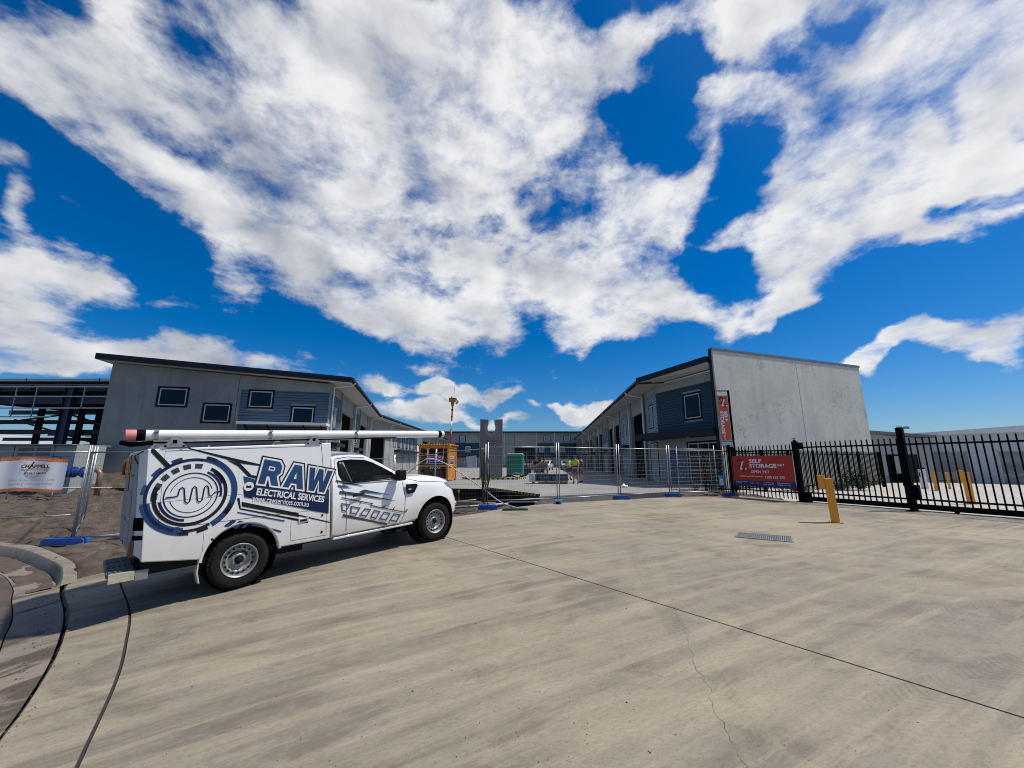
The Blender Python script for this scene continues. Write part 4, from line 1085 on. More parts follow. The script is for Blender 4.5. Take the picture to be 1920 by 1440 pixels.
foot(4.2, 15.72, .185, R(-8), 'blue fence foot right of the end-on one', hollow=True)
foot(6.66, 16.9, .19, R(-14), 'blue fence foot in front of the end unit', hollow=True)
foot(9.05, 16.95, .195, R(-4), 'dark blue fence foot beside the black fence', pm('blue_plastic_dark', (.008, .03, .16), .5))
# foot of the far panel

# white and orange builder's banner
bd = Vector((-.947, -.321, 0)).normalized() * -1      # reading direction, left to right
BN = thing('banner', 'white and orange builder banner tied to the left fence panel', 'banner', (-14.35, 11.02, 0), math.atan2(bd.y, bd.x))
W_ORG = pm('banner_orange', (.78, .22, .07), .6, var=.15, scale=3); W_WHT = pm('banner_white', (.86, .86, .86), .55, var=.04, scale=2)
z0, z1, BW = .80, 1.71, 1.50
def banner_sheet(za, zb, mat, nm, y=-.035, tilt=.0):
    mb = MB(); n = 14; V = []
    for i in range(n + 1):
        x = BW * i / n
        for z in (za, zb): V.append((x, y + .012 * math.sin(x * 7) * (1 + z * .3), z + .03 * math.sin(x * 2.2)))
    mb.add(V + [(v[0], v[1] + .004, v[2]) for v in V], [(2 * i, 2 * i + 2, 2 * i + 3, 2 * i + 1) for i in range(n)] + [(2 * (n + 1) + 2 * i + 1, 2 * (n + 1) + 2 * i + 3, 2 * (n + 1) + 2 * i + 2, 2 * (n + 1) + 2 * i) for i in range(n)])
    return mb.build(nm, mat, BN, smooth=True)
BW = 2.2; BN.location = (-14.29, 11.26, 0); BN.scale = (.66, 1, 1)
banner_sheet(z0 + .05, z1 - .10, W_WHT, 'sheet'); banner_sheet(z1 - .0995, z1, W_ORG, 'border'); banner_sheet(z0 - .03, z0 + .0495, W_ORG, 'border')
INK = pm('ink_black', (.03, .03, .04), .5); INKG = pm('ink_grey', (.42, .40, .40), .6); INKO = pm('ink_orange', (.65, .22, .10), .6)
def btext(s, x, z, w, h, m, bold=0.0, shear=0.0): place_text('lettering', text_mesh(s, w, h, bold, shear), m, BN, (x, -.062, z), (1, 0, 0), (0, 0, 1))
btext('CH', .72, 1.43, .26, .095, INK, .03, .2); btext('APPELL', .985, 1.43, .66, .095, INK, .03)
mb = MB(); mb.prism([(.95, 1.40), (1.0, 1.40), (1.13, 1.60), (1.08, 1.60)], -.064, -.0605); mb.build('lettering', INK, BN)
mb = MB(); mb.prism([(1.0, 1.415), (1.70, 1.415), (1.70, 1.424), (1.0, 1.424)], -.064, -.0605); mb.build('lettering', INKO, BN)
btext('BUILDING SYSTEMS', .74, 1.355, .92, .05, INKO, .01)
btext('PH: 0410 644 524', .86, 1.255, .70, .058, INK, .015)
btext('www.chappellbuild.com.au', .88, 1.18, .66, .035, INKG)
btext('Builders & Developers of all Quality', .40, 1.055, 1.50, .075, INKG)
btext('Industrial & Commercial Buildings', .43, .945, 1.42, .075, INKG)
btext('ABN  104090', .95, .885, .26, .025, INKG)
btext('Another Quality Construction by', .62, z1 - .075, 1.0, .05, W_WHT, .01)

# ------------------------------------------------------------------ black palisade fence, gate posts and sliding gate
gx = GD
pick_mesh = None


def picket_mesh(h, w=.026):
    mb = MB(); a = w / 2
    mb.box(-a, a, -a, a, 0, h - .07)
    mb.lathe([(0, h), (.006, h - .01), (.021, h - .045), (.021, h - .055), (.013, h - .07)], 6, 'z')
    return mb.mesh('picket')


def palisade(t, start, direction, length, zb, zt, spacing, mesh, zoff, gap=lambda s: False, first=.08):
    s = first
    while s < length:
        if not gap(s):
            p = Vector(start) + Vector(direction) * s; o = link('picket', mesh, t); o.location = (p.x, p.y, zoff)
            o.rotation_euler = (0, 0, math.atan2(direction[1], direction[0]))
        s += spacing


F0 = P1 - GD * 2.62
pf = thing('palisade_fence', 'black spear-top fence section carrying the red storage sign', 'fence', (F0.x, F0.y, 0), 0)
me_f = picket_mesh(1.98); me_f.materials.append(BLK)
palisade(pf, (0, 0, 0), GD, 2.5, 0, 0, .142, me_f, .27, first=.16)
for z in (.50, 2.02):
    mb = MB(); mb.bar((0, 0, z), tuple(GD * 2.56 + Vector((0, 0, z))), .03, .045); mb.build('rail', BLK, pf)
mb = MB(); mb.box(-.045, .045, -.045, .045, .1, 2.30); mb.build('post', BLK, pf)
# short return running back towards the end unit
rd_ = Vector((9.0, 18.9, 0)) - F0; rl = rd_.length; rd_.normalize()
rt = thing('palisade_fence', 'short black fence return between the red sign and the end unit', 'fence', (F0.x, F0.y, 0), 0)
me_r = picket_mesh(2.05); me_r.materials.append(BLK)
palisade(rt, (0, 0, 0), rd_, rl, 0, 0, .15, me_r, .25, first=.15)
for z in (.45, 2.05):
    mb = MB(); mb.bar((0, 0, z), tuple(rd_ * rl + Vector((0, 0, z))), .03, .045); mb.build('rail', BLK, rt)
mb = MB(); p = rd_ * rl; mb.box(p.x - .04, p.x + .04, p.y - .04, p.y + .04, .1, 2.25); mb.build('post', BLK, rt)


def gate_post(P, w, h, label, extra):
    o = thing('gate_post', label, 'gate post', (P.x, P.y, .195), math.atan2(GD.y, GD.x)); mb = MB(); mb.box(-w / 2, w / 2, -w / 2, w / 2, 0, h); mb.build('post', BLK, o, bevel=.006)
    mb = MB(); mb.box(-w / 2 - .008, w / 2 + .008, -w / 2 - .008, w / 2 + .008, h, h + .02); mb.build('cap', BLK, o)
    mb = MB(); mb.box(-w / 2 - .06, w / 2 + .06, -w / 2 - .05, w / 2 + .05, .004, .02); mb.build('base_plate', BLK, o)
    return o


g1 = gate_post(P1, .16, 2.12, 'black gate post with red and white warning lamp on top, right of the red sign', 1)
mb = MB(); mb.tube([(0, 0, 2.14), (0, 0, 2.19)], .05, 12); mb.build('lamp_base', BLK, g1, smooth=False)
mb = MB(); mb.tube([(0, 0, 2.19), (0, 0, 2.225)], .042, 12); l_ = mb.build('lamp', pm('lamp_white', (.7, .68, .66), .4), g1)
mb = MB(); mb.tube([(0, 0, 2.226), (0, 0, 2.262)], .044, 12); mb.build('lamp', pm('lamp_red', (.65, .04, .03), .35), g1, label='red top half of the warning lamp')
mb = MB(); mb.box(.085, .21, -.06, .06, 1.86, 2.09); mb.build('motor_box', BLK, g1, bevel=.006)
mb = MB(); mb.box(.09, .30, -.07, .07, .005, .34); mb.build('gate_guide', BLK, g1)
g2 = gate_post(P2, .15, 2.40, 'tallest black gate post with a latch box near its foot', 2)
mb = MB(); mb.box(.077, .20, -.08, .08, .34, .74); mb.box(-.05, .22, -.11, -.081, .45, .62); mb.build('latch_box', BLK, g2, bevel=.005)
mb = MB(); mb.box(-.13, -.077, -.05, .05, .7, .95); mb.build('bracket', BLK, g2)
# sliding gate: hangs just behind the posts
back = Vector((-GD.y, GD.x, 0))     # away from the camera
GO = P1 + back * .17 - GD * .1
gt = thing('sliding_gate', 'long black spear-top sliding gate running out of the right edge of the photo', 'gate', (GO.x, GO.y, 0), 0)
me_g = picket_mesh(1.99, .03); me_g.materials.append(BLK)
palisade(gt, (0, 0, 0), GD, 11.0, 0, 0, .1465, me_g, .34, first=.12)
for z in (.52, 2.12):
    mb = MB(); mb.bar((0, 0, z), tuple(GD * 11 + Vector((0, 0, z))), .035, .05); mb.build('rail', BLK, gt)
mb = MB(); mb.bar((0, 0, .315), tuple(GD * 11 + Vector((0, 0, .315))), .05, .15); mb.build('bottom_beam', BLK, gt)
for s in (.2, 3.9, 7.2): 
    p = GD * s; mb = MB(); mb.lathe([(0, -.03), (.05, -.03), (.05, .03), (0, .03)], 14, 'y'); w_ = mb.build('roller', BLK, gt); w_.location = (p.x, p.y, .245); w_.rotation_euler = (0, 0, math.atan2(GD.y, GD.x))
mb = MB(); mb.bar(tuple(GO - Vector((0, 0, -.203))), tuple(GO + GD * 12 + Vector((0, 0, .203))), .03, .012); tr_ = mb.build('gate_track', pm('track_steel', (.35, .34, .32), .5, metal=.5), None); tag(tr_, 'thin steel ground track under the sliding gate', 'gate track')
# second palisade fence behind, along the blank wall
Q0 = Vector((10.3, 18.75, 0)); Q1 = Vector((21.2, 23.2, 0)); qd = (Q1 - Q0).normalized(); ql = (Q1 - Q0).length
p2f = thing('palisade_fence', 'second black spear-top fence behind the gate, in front of the blank concrete wall', 'fence', (Q0.x, Q0.y, .2), 0)
mb = MB(); s = .1
while s < ql:
    p = qd * s; mb.box(p.x - .012, p.x + .012, p.y - .012, p.y + .012, .1, 1.93); mb.add([(p.x - .018, p.y, 1.93), (p.x, p.y, 2.0), (p.x + .018, p.y, 1.93), (p.x, p.y, 1.90)], [(0, 1, 2, 3)]); s += .105
mb.build('pickets', BLK, p2f, kind='stuff')
for z in (.22, 1.80):
    mb = MB(); mb.bar((0, 0, z), tuple(qd * ql + Vector((0, 0, z))), .03, .04); mb.build('rail', BLK, p2f)
for k in range(7):
    p = qd * (ql * k / 6); mb = MB(); mb.box(p.x - .045, p.x + .045, p.y - .045, p.y + .045, 0, 1.98 if k else 2.1); mb.build('post', BLK, p2f)

# red storage sign on the palisade
SG = thing('sign_board', 'large red storage sign with navy lower strip on the black fence', 'sign', (F0.x, F0.y, 0), math.atan2(GD.y, GD.x))
RED = pm('sign_red', (.46, .028, .010), .45, var=.04, scale=1); NAVY = pm('sign_navy', (.008, .014, .12), .45, var=.05, scale=1); WTXT = pm('print_white', (.82, .82, .82), .5, var=.02, scale=2); BTXT = pm('print_black', (.012, .012, .012), .5)
mb = MB(); mb.box(.16, 2.50, -.055, -.045, .87, 1.84); mb.build('panel', RED, SG); mb = MB(); mb.box(.16, 2.50, -.055, -.045, .635, .8695); mb.build('panel', NAVY, SG, label='navy lower strip')
def stext(s, x, z, w, h, m=WTXT, bold=0.0, shear=0.0, t=SG): place_text('lettering', text_mesh(s, w, h, bold, shear), m, t, (x, -.058, z), (1, 0, 0), (0, 0, 1))
stext('SELF', .86, 1.56, .50, .15, bold=.035); stext('STORAGE', .86, 1.37, 1.05, .155, bold=.035); stext('24/7', 1.93, 1.44, .27, .085, bold=.02)
stext('OPEN 24/7', .90, 1.165, .72, .105, bold=.008)
stext('selfstorage24-7.com.au', .42, 1.00, .92, .065, bold=.015); stext('1300 338 292', 1.44, .97, .72, .10, bold=.008)
stext('Hire Van & Trailers', .22, .80, .50, .04, bold=.01); stext('available', .22, .745, .26, .03); stext('OPEN 7 DAYS', .83, .795, .36, .035, INKO, .01); stext('office on site', .83, .745, .34, .025)
stext('Leasing', 1.36, .79, .36, .042, bold=.01); stext('0437 688 144', 1.34, .72, .40, .04, bold=.006); stext('Manager', 1.86, .79, .50, .042, bold=.01); stext('0428 511 677', 1.90, .72, .44, .04, bold=.006)


def logo(t, ox, oz, s, y, m1, m2):
    """interlocked 2 and 4: two strokes, upper black, lower white"""
    mb = MB()
    pts = [(.02, .80), (.06, .93), (.18, 1.0), (.32, .98), (.40, .88), (.39, .76), (.20, .48), (.02, .42)]
    w = .10
    for a, b in zip(pts[:-1], pts[1:]):
        a = Vector(a); b = Vector(b); d = (b - a).normalized(); nn = Vector((-d.y, d.x)) * w / 2 * 1.1; a2 = a - d * .03; b2 = b + d * .03
        mb.prism([(ox + s * q.x, oz + s * q.y) for q in (a2 - nn, b2 - nn, b2 + nn, a2 + nn)], y, y + .001)
    mb.prism([(ox + s * a, oz + s * b) for a, b in ((.50, .42), (.62, .45), (.52, 0), (.40, 0))], y, y + .001)
    mb.build('logo', m1, t)
    mb = MB(); y2 = y - .0015
    mb.prism([(ox + s * a, oz + s * b) for a, b in ((.42, .86), (.54, .86), (.32, .30), (.20, .26))], y2, y2 + .001)
    mb.prism([(ox + s * a, oz + s * b) for a, b in ((.20, .18), (.40, .18), (.44, .29), (.24, .29))], y2, y2 + .001)
    mb.prism([(ox + s * a, oz + s * b) for a, b in ((.58, .18), (.72, .18), (.76, .29), (.60, .29))], y2, y2 + .001)
    mb.build('logo', m2, t)


logo(SG, .36, 1.20, .50, -.058, BTXT, WTXT)

# tall orange banner on its own black pole by the end unit
VB = thing('banner', 'tall orange vertical storage banner on a black pole at the corner of the concrete wall', 'banner', (11.5, 20.7, 0), 0)
mb = MB(); mb.box(-.03, .045, -.04, .04, .1, 5.34); mb.build('pole', BLK, VB)
mb = MB(); mb.box(-.62, -.03, -.02, .02, 5.28, 5.33); mb.box(-.62, -.03, -.02, .02, 5.02, 5.05); mb.box(-.62, -.03, -.02, .02, 2.63, 2.66); mb.build('arm', BLK, VB)
mb = MB(); mb.box(-.60, -.07, -.012, .012, 2.68, 5.02); mb.build('frame', pm('banner_frame', (.45, .25, .2), .5), VB)
mb = MB(); mb.box(-.58, -.09, -.018, -.0121, 2.70, 5.0); mb.build('sheet', pm('banner_coral', (.62, .10, .035), .55, var=.05, scale=1), VB)
mb = MB(); mb.box(-.56, -.04, -.03, .03, 2.30, 2.62); mb.build('base_box', ALU, VB)
logo(VB, -.53, 4.38, .56, -.021, BTXT, WTXT)
for s_, xx, z_, w_, h_ in (('SELF', -.33, 4.22, .52, .17), ('STORAGE', -.56, 4.22, 1.20, .19)):
    place_text('lettering', text_mesh(s_, w_, h_, .035), WTXT, VB, (xx, -.0215, z_), (0, 0, -1), (1, 0, 0))
place_text('lettering', text_mesh('24/7', .26, .10, .02), WTXT, VB, (-.47, -.0215, 2.99), (0, 0, -1), (1, 0, 0))

# small blue notice on the fence
NB = thing('notice', 'small bright blue and white notice on the fence left of the black fence', 'notice', (8.70, 17.12, 0), R(14))
mb = MB(); mb.box(0, .27, -.04, -.03, .62, 1.05); mb.build('panel', pm('notice_blue', (.03, .27, .55), .5, var=.05, scale=2), NB)
mb = MB(); mb.box(.07, .20, -.043, -.0405, .66, .90); mb.build('print', WTXT, NB)
for k in range(4): 
    mb = MB(); mb.box(.085, .185, -.0455, -.0435, .69 + .05 * k, .71 + .05 * k); mb.build('print', INKG, NB)

# ------------------------------------------------------------------ yellow keypad bollard, drain grate, yard bollards
YEL = pm('yellow_paint', (.74, .31, .016), .42, var=.10, scale=9, bump=.05, tint=(.70, .30, .018))
YELD = pm('cage_yellow', (.58, .27, .03), .5, var=.35, scale=5, tint=(.36, .13, .03))
bo = thing('keypad_bollard', 'leaning bright yellow square bollard with keypad box on the driveway', 'bollard', (7.67, 9.81, .187), R(-28)); 
mb = MB(); mb.box(-.075, .075, -.075, .075, .01, 1.02); o = mb.build('post', YEL, bo, bevel=.006)
mb = MB(); mb.box(-.20, -.0755, -.06, .06, .78, 1.08); mb.build('keypad_box', YEL, bo, bevel=.008)
mb = MB(); mb.box(-.205, -.07, -.065, .065, 1.081, 1.095); mb.build('hood', YEL, bo)
mb = MB(); mb.box(-.13, .13, -.12, .12, .0, .011); mb.build('base_plate', YELD, bo)
mb = MB()
for sx in (-.10, .10):
    for sy in (-.095, .095): mb.tube([(sx, sy, .011), (sx, sy, .03)], .011, 6)
mb.build('bolt', GALV, bo)
bo.rotation_euler = (R(.5), R(-1.5), R(-28))
gr_ = thing('drain_grate', 'steel mesh drain grate set flush in the driveway', 'drain grate', (4.89, 8.10, 0), R(-34))
mb = MB(); gz = .178; mb.box(-.45, .45, -.30, .30, gz - .02, gz - .012); mb.build('pit', VOID, gr_)
mb = MB()
for a, b, c, d in ((-.47, .47, -.32, -.29), (-.47, .47, .29, .32), (-.47, -.44, -.29, .29), (.44, .47, -.29, .29)): mb.box(a, b, c, d, gz - .01, gz + .006)
mb.build('frame', GALV_D, gr_)
mb = MB(); n = 26
for k in range(n):
    x = -.44 + .88 * (k + .5) / n; mb.box(x - .006, x + .006, -.29, .29, gz - .008, gz + .004)
for k in range(12):
    y = -.29 + .58 * (k + .5) / 12; mb.box(-.44, .44, y - .006, y + .006, gz - .007, gz + .003)
mb.build('bars', GALV_D, gr_, kind='stuff')
for v in (gr_,): v.location.z = G(4.89, 8.10) - gz + .006


def yard_bollard(x, y, h, w, label, kp=False, m=YEL):
    o = thing('bollard', label, 'bollard', (x, y, YARD), R(-20), 'bollards in the storage yard'); mb = MB(); mb.box(-w / 2, w / 2, -w / 2, w / 2, 0, h); mb.build('post', m, o, bevel=.005)
    if kp: mb = MB(); mb.box(-w * 1.3, -w / 2 - .001, -w * .45, w * .45, h - .38, h + .05); mb.build('keypad_box', m, o, bevel=.005)
    mb = MB(); mb.box(-w * .8, w * .8, -w * .8, w * .8, .0, .01); mb.build('base_plate', YELD, o)
yard_bollard(15.57, 13.9, 1.06, .15, 'largest yellow bollard behind the gate, with keypad box', True)
yard_bollard(21.06, 20.2, .86, .13, 'slim yellow bollard left of the roller doors')
yard_bollard(23.0, 21.4, .86, .08, 'thin yellow bollard before the first roller door')
yard_bollard(22.2, 16.3, .95, .15, 'yellow bollard at the very right edge of the yard', True)
wb = thing('intercom_post', 'white intercom post beside the storage office opening', 'intercom post', (21.9, 21.6, YARD), R(-20)); mb = MB(); mb.box(-.11, .11, -.11, .11, 0, 1.02); mb.build('post', WHITE, wb, bevel=.006)
mb = MB(); mb.box(-.25, .11, -.08, .08, 1.021, 1.1); mb.box(-.115, -.1105, -.05, .05, .6, .85); mb.build('panel', BLK, wb)
fl_ = thing('floodlight_pole', 'twin floodlight pole above the storage office roof', 'floodlight', (40, 40.5, 0)); mb = MB(); mb.tube([(0, 0, 0), (0, 0, 4.9)], .07, 8); mb.build('pole', GALV, fl_)
for s in (-1, 1): 
    mb = MB(); mb.box(s * .35 - .22, s * .35 + .22, -.1, .1, 4.9, 5.15); mb.build('lamp_head', GALV_D, fl_)

# bush behind the gate: many small leaves on twigs
def bush(x, y, z, rx, rz, n, label, dens=.05):
    o = thing('shrub', label, 'shrub', (x, y, z)); r_ = random.Random(int(x * 10)); mb = MB(); tips = []
    for k in range(26):
        a = r_.uniform(0, 6.28); e = r_.uniform(.3, 1.3); L = r_.uniform(.5, 1.0); p0 = Vector((0, 0, 0)); p1 = Vector((math.cos(a) * math.cos(e) * rx * L * .6, math.sin(a) * math.cos(e) * rx * L * .6, math.sin(e) * rz * L * .6)); p2 = p1 * 1.7 + Vector((r_.gauss(0, .06), r_.gauss(0, .06), r_.gauss(0, .05)))
        mb.tube([p0, p1, p2], [.012, .008, .003], 4); tips += [(p1, p2)]
    mb.build('stem', pm('twig', (.06, .045, .03), .9), o, kind='stuff')
    mb = MB()
    for k in range(n):
        a, b = r_.choice(tips); p = a.lerp(b, r_.uniform(-.3, 1.1)) + Vector((r_.gauss(0, .08), r_.gauss(0, .08), r_.gauss(0, .07)))
        u = Vector((r_.gauss(0, 1), r_.gauss(0, 1), r_.gauss(0, .6))).normalized(); v = u.cross(Vector((r_.gauss(0, 1), r_.gauss(0, 1), r_.gauss(0, 1)))).normalized(); s = r_.uniform(.6, 1.3) * dens
        if p.z < .02: p.z = .03
        mb.add([p - u * s, p + v * s * .45, p + u * s, p - v * s * .45], [(0, 1, 2, 3)])
    mb.build('foliage', pm('leaf_dark', (.045, .07, .025), .6, var=.5, scale=7, tint=(.02, .035, .014)), o, kind='stuff')
bush(17.6, 20.6, .22, .95, 1.35, 2600, 'dark green shrub in front of the blank wall behind the gate')
bush(16.4, 20.3, .22, .7, .5, 700, 'low shrub left of the larger dark one behind the gate')
bush(13.6, 19.4, .22, .9, .35, 600, 'low ground plants behind the red storage sign')
bush(8.75, 19.35, .27, .3, .42, 260, 'small weedy plant in the garden bed by the end unit', .03)
bush(9.05, 18.1, .22, .28, .3, 240, 'green weeds by the blue notice', .03)
# garden bed rocks
mb = MB(); r_ = random.Random(3)
for k in range(160):
    x = r_.uniform(7.7, 9.5); y = r_.uniform(18.6, 20.3); s = r_.uniform(.03, .10); z = .26
    mb.add([(x + s * math.cos(a), y + s * math.sin(a), z) for a in (0, 1.2, 2.5, 3.8, 5.0)] + [(x, y, z + s * .8)], [(0, 1, 5), (1, 2, 5), (2, 3, 5), (3, 4, 5), (4, 0, 5)])
mb.build('rocks', pm('bed_rocks', (.14, .13, .12), .9, var=.5, scale=8), kind='stuff')

# ------------------------------------------------------------------ concrete monument with a horseshoe notch
MN = thing('monument', 'tall grey concrete monument with a horseshoe notch cut in its top', 'monument', (-1.63, 31.4, SLAB), 0)
MC = conc_wall('monument_concrete', (.20, .205, .21), (.155, .16, .165), .3, seed=11)
H_ = 4.65; hw = .885; oc = 3.98; orad = .31
def notch(r_, top):
    a0 = math.asin(min(1, (top - oc) / r_ * .0 + .8)); pts = []
    for k in range(17):
        a = math.pi - math.radians(50) * -1 * 0 + 0
    for k in range(17):
        a = R(140) + (R(400) - R(140)) * k / 16; pts.append((r_ * 1.02 * math.cos(a), oc + r_ * 1.30 * math.sin(a)))
    return pts
n1_ = notch(orad, H_)
poly = [(-hw, 0), (hw, 0), (hw, H_), (.235, H_ - .03)] + [p for p in n1_[::-1]] + [(-.235, H_ - .03), (-hw, H_)]
mb = MB(); mb.prism(poly, -.16, .16)
mo = mb.build('slab', MC, MN)
bm = bmesh.new(); bm.from_mesh(mo.data); bmesh.ops.triangulate(bm, faces=[f for f in bm.faces if len(f.verts) > 4], ngon_method='EAR_CLIP'); bm.to_mesh(mo.data); bm.free()
mb = MB(); r1 = notch(orad * 1.03, H_); r2 = notch(orad * 1.75, H_)
for (a, b), (c, d) in zip(zip(r1[:-1], r1[1:]), zip(r2[:-1], r2[1:])):
    mb.add([(a[0], -.175, a[1]), (b[0], -.175, b[1]), (d[0], -.163, d[1]), (c[0], -.163, c[1])], [(0, 1, 2, 3)])
mb.build('bevel_ring', conc_wall('monument_ring', (.27, .275, .28), (.2, .205, .21), .2), MN)
INS = pm('incised', (.09, .095, .10), .9)
for s_, z_, w_ in (('WINNING', 2.86, 1.02), ('POST', 2.62, .56), ('BUSINESS', 2.38, 1.02)):
    place_text('lettering', text_mesh(s_, w_, .15, .012), INS, MN, (-w_ / 2, -.162, z_), (1, 0, 0), (0, 0, 1))
for k, z_ in enumerate((1.9, 1.65, 1.4, 1.15, .95, .75)):
    mb = MB(); mb.box(-.12 + .02 * (k % 2), .1, -.163, -.1605, z_, z_ + .13); mb.build('number_recess', pm('incised_faint', (.15, .155, .16), .9), MN)

# black and yellow edge protection strips
YY = pm('hazard_yellow', (.66, .50, .13), .6, var=.2, scale=8); KK = pm('hazard_black', (.02, .02, .02), .6)
def hazard(path, label, h=.10, w=.12, L=.16, z=SLAB):
    o = thing('edge_protector', label, 'edge protector', (path[0][0], path[0][1], z)); org = Vector((*path[0], 0)); k = 0
    my = MB(); mk = MB()
    for a, b in zip(path[:-1], path[1:]):
        a = Vector((*a, 0)); b = Vector((*b, 0)); n = max(1, int((b - a).length / L)); d = (b - a) / n
        for i in range(n):
            (my if k % 2 == 0 else mk).bar(a + d * i - org + Vector((0, 0, h / 2)), a + d * (i + .97) - org + Vector((0, 0, h / 2)), w, h); k += 1
    my.build('yellow_segments', YY, o, kind='stuff'); mk.build('black_segments', KK, o, kind='stuff')
hazard([(-1.22, 20.25), (1.06, 16.05)], 'black and yellow strip along the edge of the site slab', L=.13)
hazard([(-4.0, 33.0), (-3.2, 30.9), (.35, 30.9), (1.05, 32.4)], 'black and yellow strip round the foot of the concrete monument', L=.18, h=.13)

# ------------------------------------------------------------------ yellow crane cage with its mast
CG = thing('crane_cage', 'rusty yellow steel cage with slatted roof and safety posters', 'cage', (-4.50, 28.2, SLAB), R(-10))
# local: x from -2.15 (left) to 0, y back to 1.7
def fr(mb, *seg):
    for a, b in seg: mb.bar(a, b, .12)
top = 2.42; mb = MB(); X0, Y1 = -2.1, 1.75
for x, y in ((X0, 0), (0, 0), (X0, Y1), (0, Y1)): mb = MB(); mb.box(x - .06, x + .06, y - .06, y + .06, -.1, top); mb.build('corner_post', YELD, CG)
mb = MB()
for z in (top - .06, 1.05):
    fr(mb, ((X0 + .06, 0, z), (-.06, 0, z)), ((X0 + .06, Y1, z), (-.06, Y1, z)), ((X0, .06, z), (X0, Y1 - .06, z)), ((0, .06, z), (0, Y1 - .06, z)))
mb.build('rail', YELD, CG)
for k in range(13):
    x = X0 - .1 + (2.3) * k / 12; mb = MB(); mb.prism([(-.22, top + .08), (Y1 + .15, top + .08), (Y1 + .15, top + .12), (-.22, top + .17)], x - .055, x + .055, 'x'); mb.build('roof_slat', YELD, CG)
mb = MB(); mb.box(X0 - .14, .16, -.05, .05, top + .003, top + .078); mb.box(X0 - .14, .16, Y1 - .05, Y1 + .05, top + .003, top + .078); mb.build('roof_beam', YELD, CG)
ply = pm('cage_ply', (.11, .05, .025), .8, var=.4, scale=3); mb = MB(); mb.box(X0 + .07, -.07, Y1 - .03, Y1 - .01, 0.1, top - .13); mb.box(X0 + .01, X0 + .03, .07, Y1 - .07, .1, top - .13); mb.build('lining_board', ply, CG)
sidem = pm('cage_side', (.46, .20, .03), .6, var=.25, scale=4); mb = MB(); mb.box(-.01, .01, .07, Y1 - .07, .99 + .13, top - .13); mb.build('side_panel', sidem, CG)
mb = MB(); mb.box(-.012, .012, .07, Y1 - .07, .1, .98); mb.build('side_panel', YELD, CG)
for k in range(5):
    mb = MB(); x = X0 + .8 + .16 * k; mb.prism([(x, .86), (x + .09, .98), (x + .15, .98), (x + .06, .86)], -.07, -.065); mb.build('stripe', WTXT, CG)
PR = pm('poster_red', (.50, .02, .10), .5); 
def poster(x0, x1, z0, z1, y, plane='x'):
    f = (lambda a, b, c, d, e, g: (a, b, c, d, e, g)) if plane == 'x' else (lambda a, b, c, d, e, g: (-c, -d, a, b, e, g))
    def bb(m_, nm, a, b, off, c, d):
        mb = MB()
        if plane == 'x': mb.box(a, b, y - off - .004, y - off, c, d)
        else: mb.box(y + off, y + off + .004, a, b, c, d)
        return mb.build(nm, m_, P_)
    P_ = None
    mb = MB()
    if plane == 'x': mb.box(x0, x1, y - .006, y, z0, z1)
    else: mb.box(y, y + .006, x0, x1, z0, z1)
    P_ = mb.build('poster', WTXT, CG); w = x1 - x0; h = z1 - z0
    bb(PR, 'print', x0 + .04 * w, x1 - .04 * w, .0065, z0 + .55 * h, z1 - .06 * h); bb(NAVY, 'print', x0 + .04 * w, x1 - .04 * w, .0065, z0 + .06 * h, z0 + .50 * h)
    bb(WTXT, 'print', x0 + .10 * w, x0 + .6 * w, .011, z0 + .66 * h, z0 + .72 * h); bb(WTXT, 'print', x0 + .10 * w, x0 + .75 * w, .011, z0 + .30 * h, z0 + .35 * h)
    bb(WTXT, 'print', x0 + .66 * w, x0 + .86 * w, .011, z0 + .74 * h, z0 + .86 * h)
poster(X0 + .75, X0 + 1.75, 1.18, 1.75, -.07); poster(.45, 1.2, 1.12, 1.75, .014, 'y')
mb = MB(); mb.box(X0 + .5, X0 + .62, .06, .09, 1.2, 2.2); mb.box(X0 + 1.05, X0 + 1.12, .5, .53, 1.5, 2.3); mb.box(X0 + 1.55, X0 + 1.6, .5, .53, 1.5, 2.3); mb.build('notice_strip', WHITE, CG)
mb = MB(); mb.box(X0 + .9, X0 + 1.5, .4, .9, .12, .75); mb.box(X0 + .25, X0 + .7, .3, .7, .12, .9); mb.build('stored_box', ply, CG)
MS = thing('mast', 'red, white and yellow mast with camera head rising behind the yellow cage', 'mast', (-4.62, 29.4, SLAB)); tilt = Vector((.028, 0, 1))
mb = MB(); mb.tube([tilt * .0, tilt * 2.6], .07, 10); mb.build('pole', YELD, MS, smooth=True)
mb = MB(); mb.tube([tilt * 2.601, tilt * 3.6], .062, 10); mb.build('pole', pm('mast_red', (.42, .03, .025), .45), MS, smooth=True, label='red length of the mast')
mb = MB(); mb.tube([tilt * 3.601, tilt * 4.3], .058, 10); mb.build('pole', WHITE, MS, smooth=True, label='white length of the mast')
mb = MB(); mb.tube([tilt * 4.301, tilt * 5.3, tilt * 5.75], [.055, .06, .15], 10); mb.build('pole', YELD, MS, smooth=True, label='yellow top of the mast')
mb = MB(); mb.box(-.11, .40, -.14, .14, 5.751, 6.0); mb.build('head_box', YELD, MS, bevel=.02); mb = MB(); mb.box(-.13, .42, -.17, .17, 6.001, 6.05); mb.build('head_cap', YELD, MS)
mb = MB(); mb.tube([(.40, 0, 5.6), (.52, 0, 5.72), (.50, 0, 5.95), (.40, 0, 6.0)], [.05, .09, .07, .03], 10); mb.build('horn', GALV, MS, smooth=True)
mb = MB(); mb.tube([(.08, 0, 6.051), (.08, 0, 6.17)], .05, 10); mb.build('lamp', MATS['lamp_red'], MS); mb = MB(); mb.tube([(.25, 0, 6.05), (.26, 0, 6.95)], .008, 5); mb.build('antenna', BLK, MS)
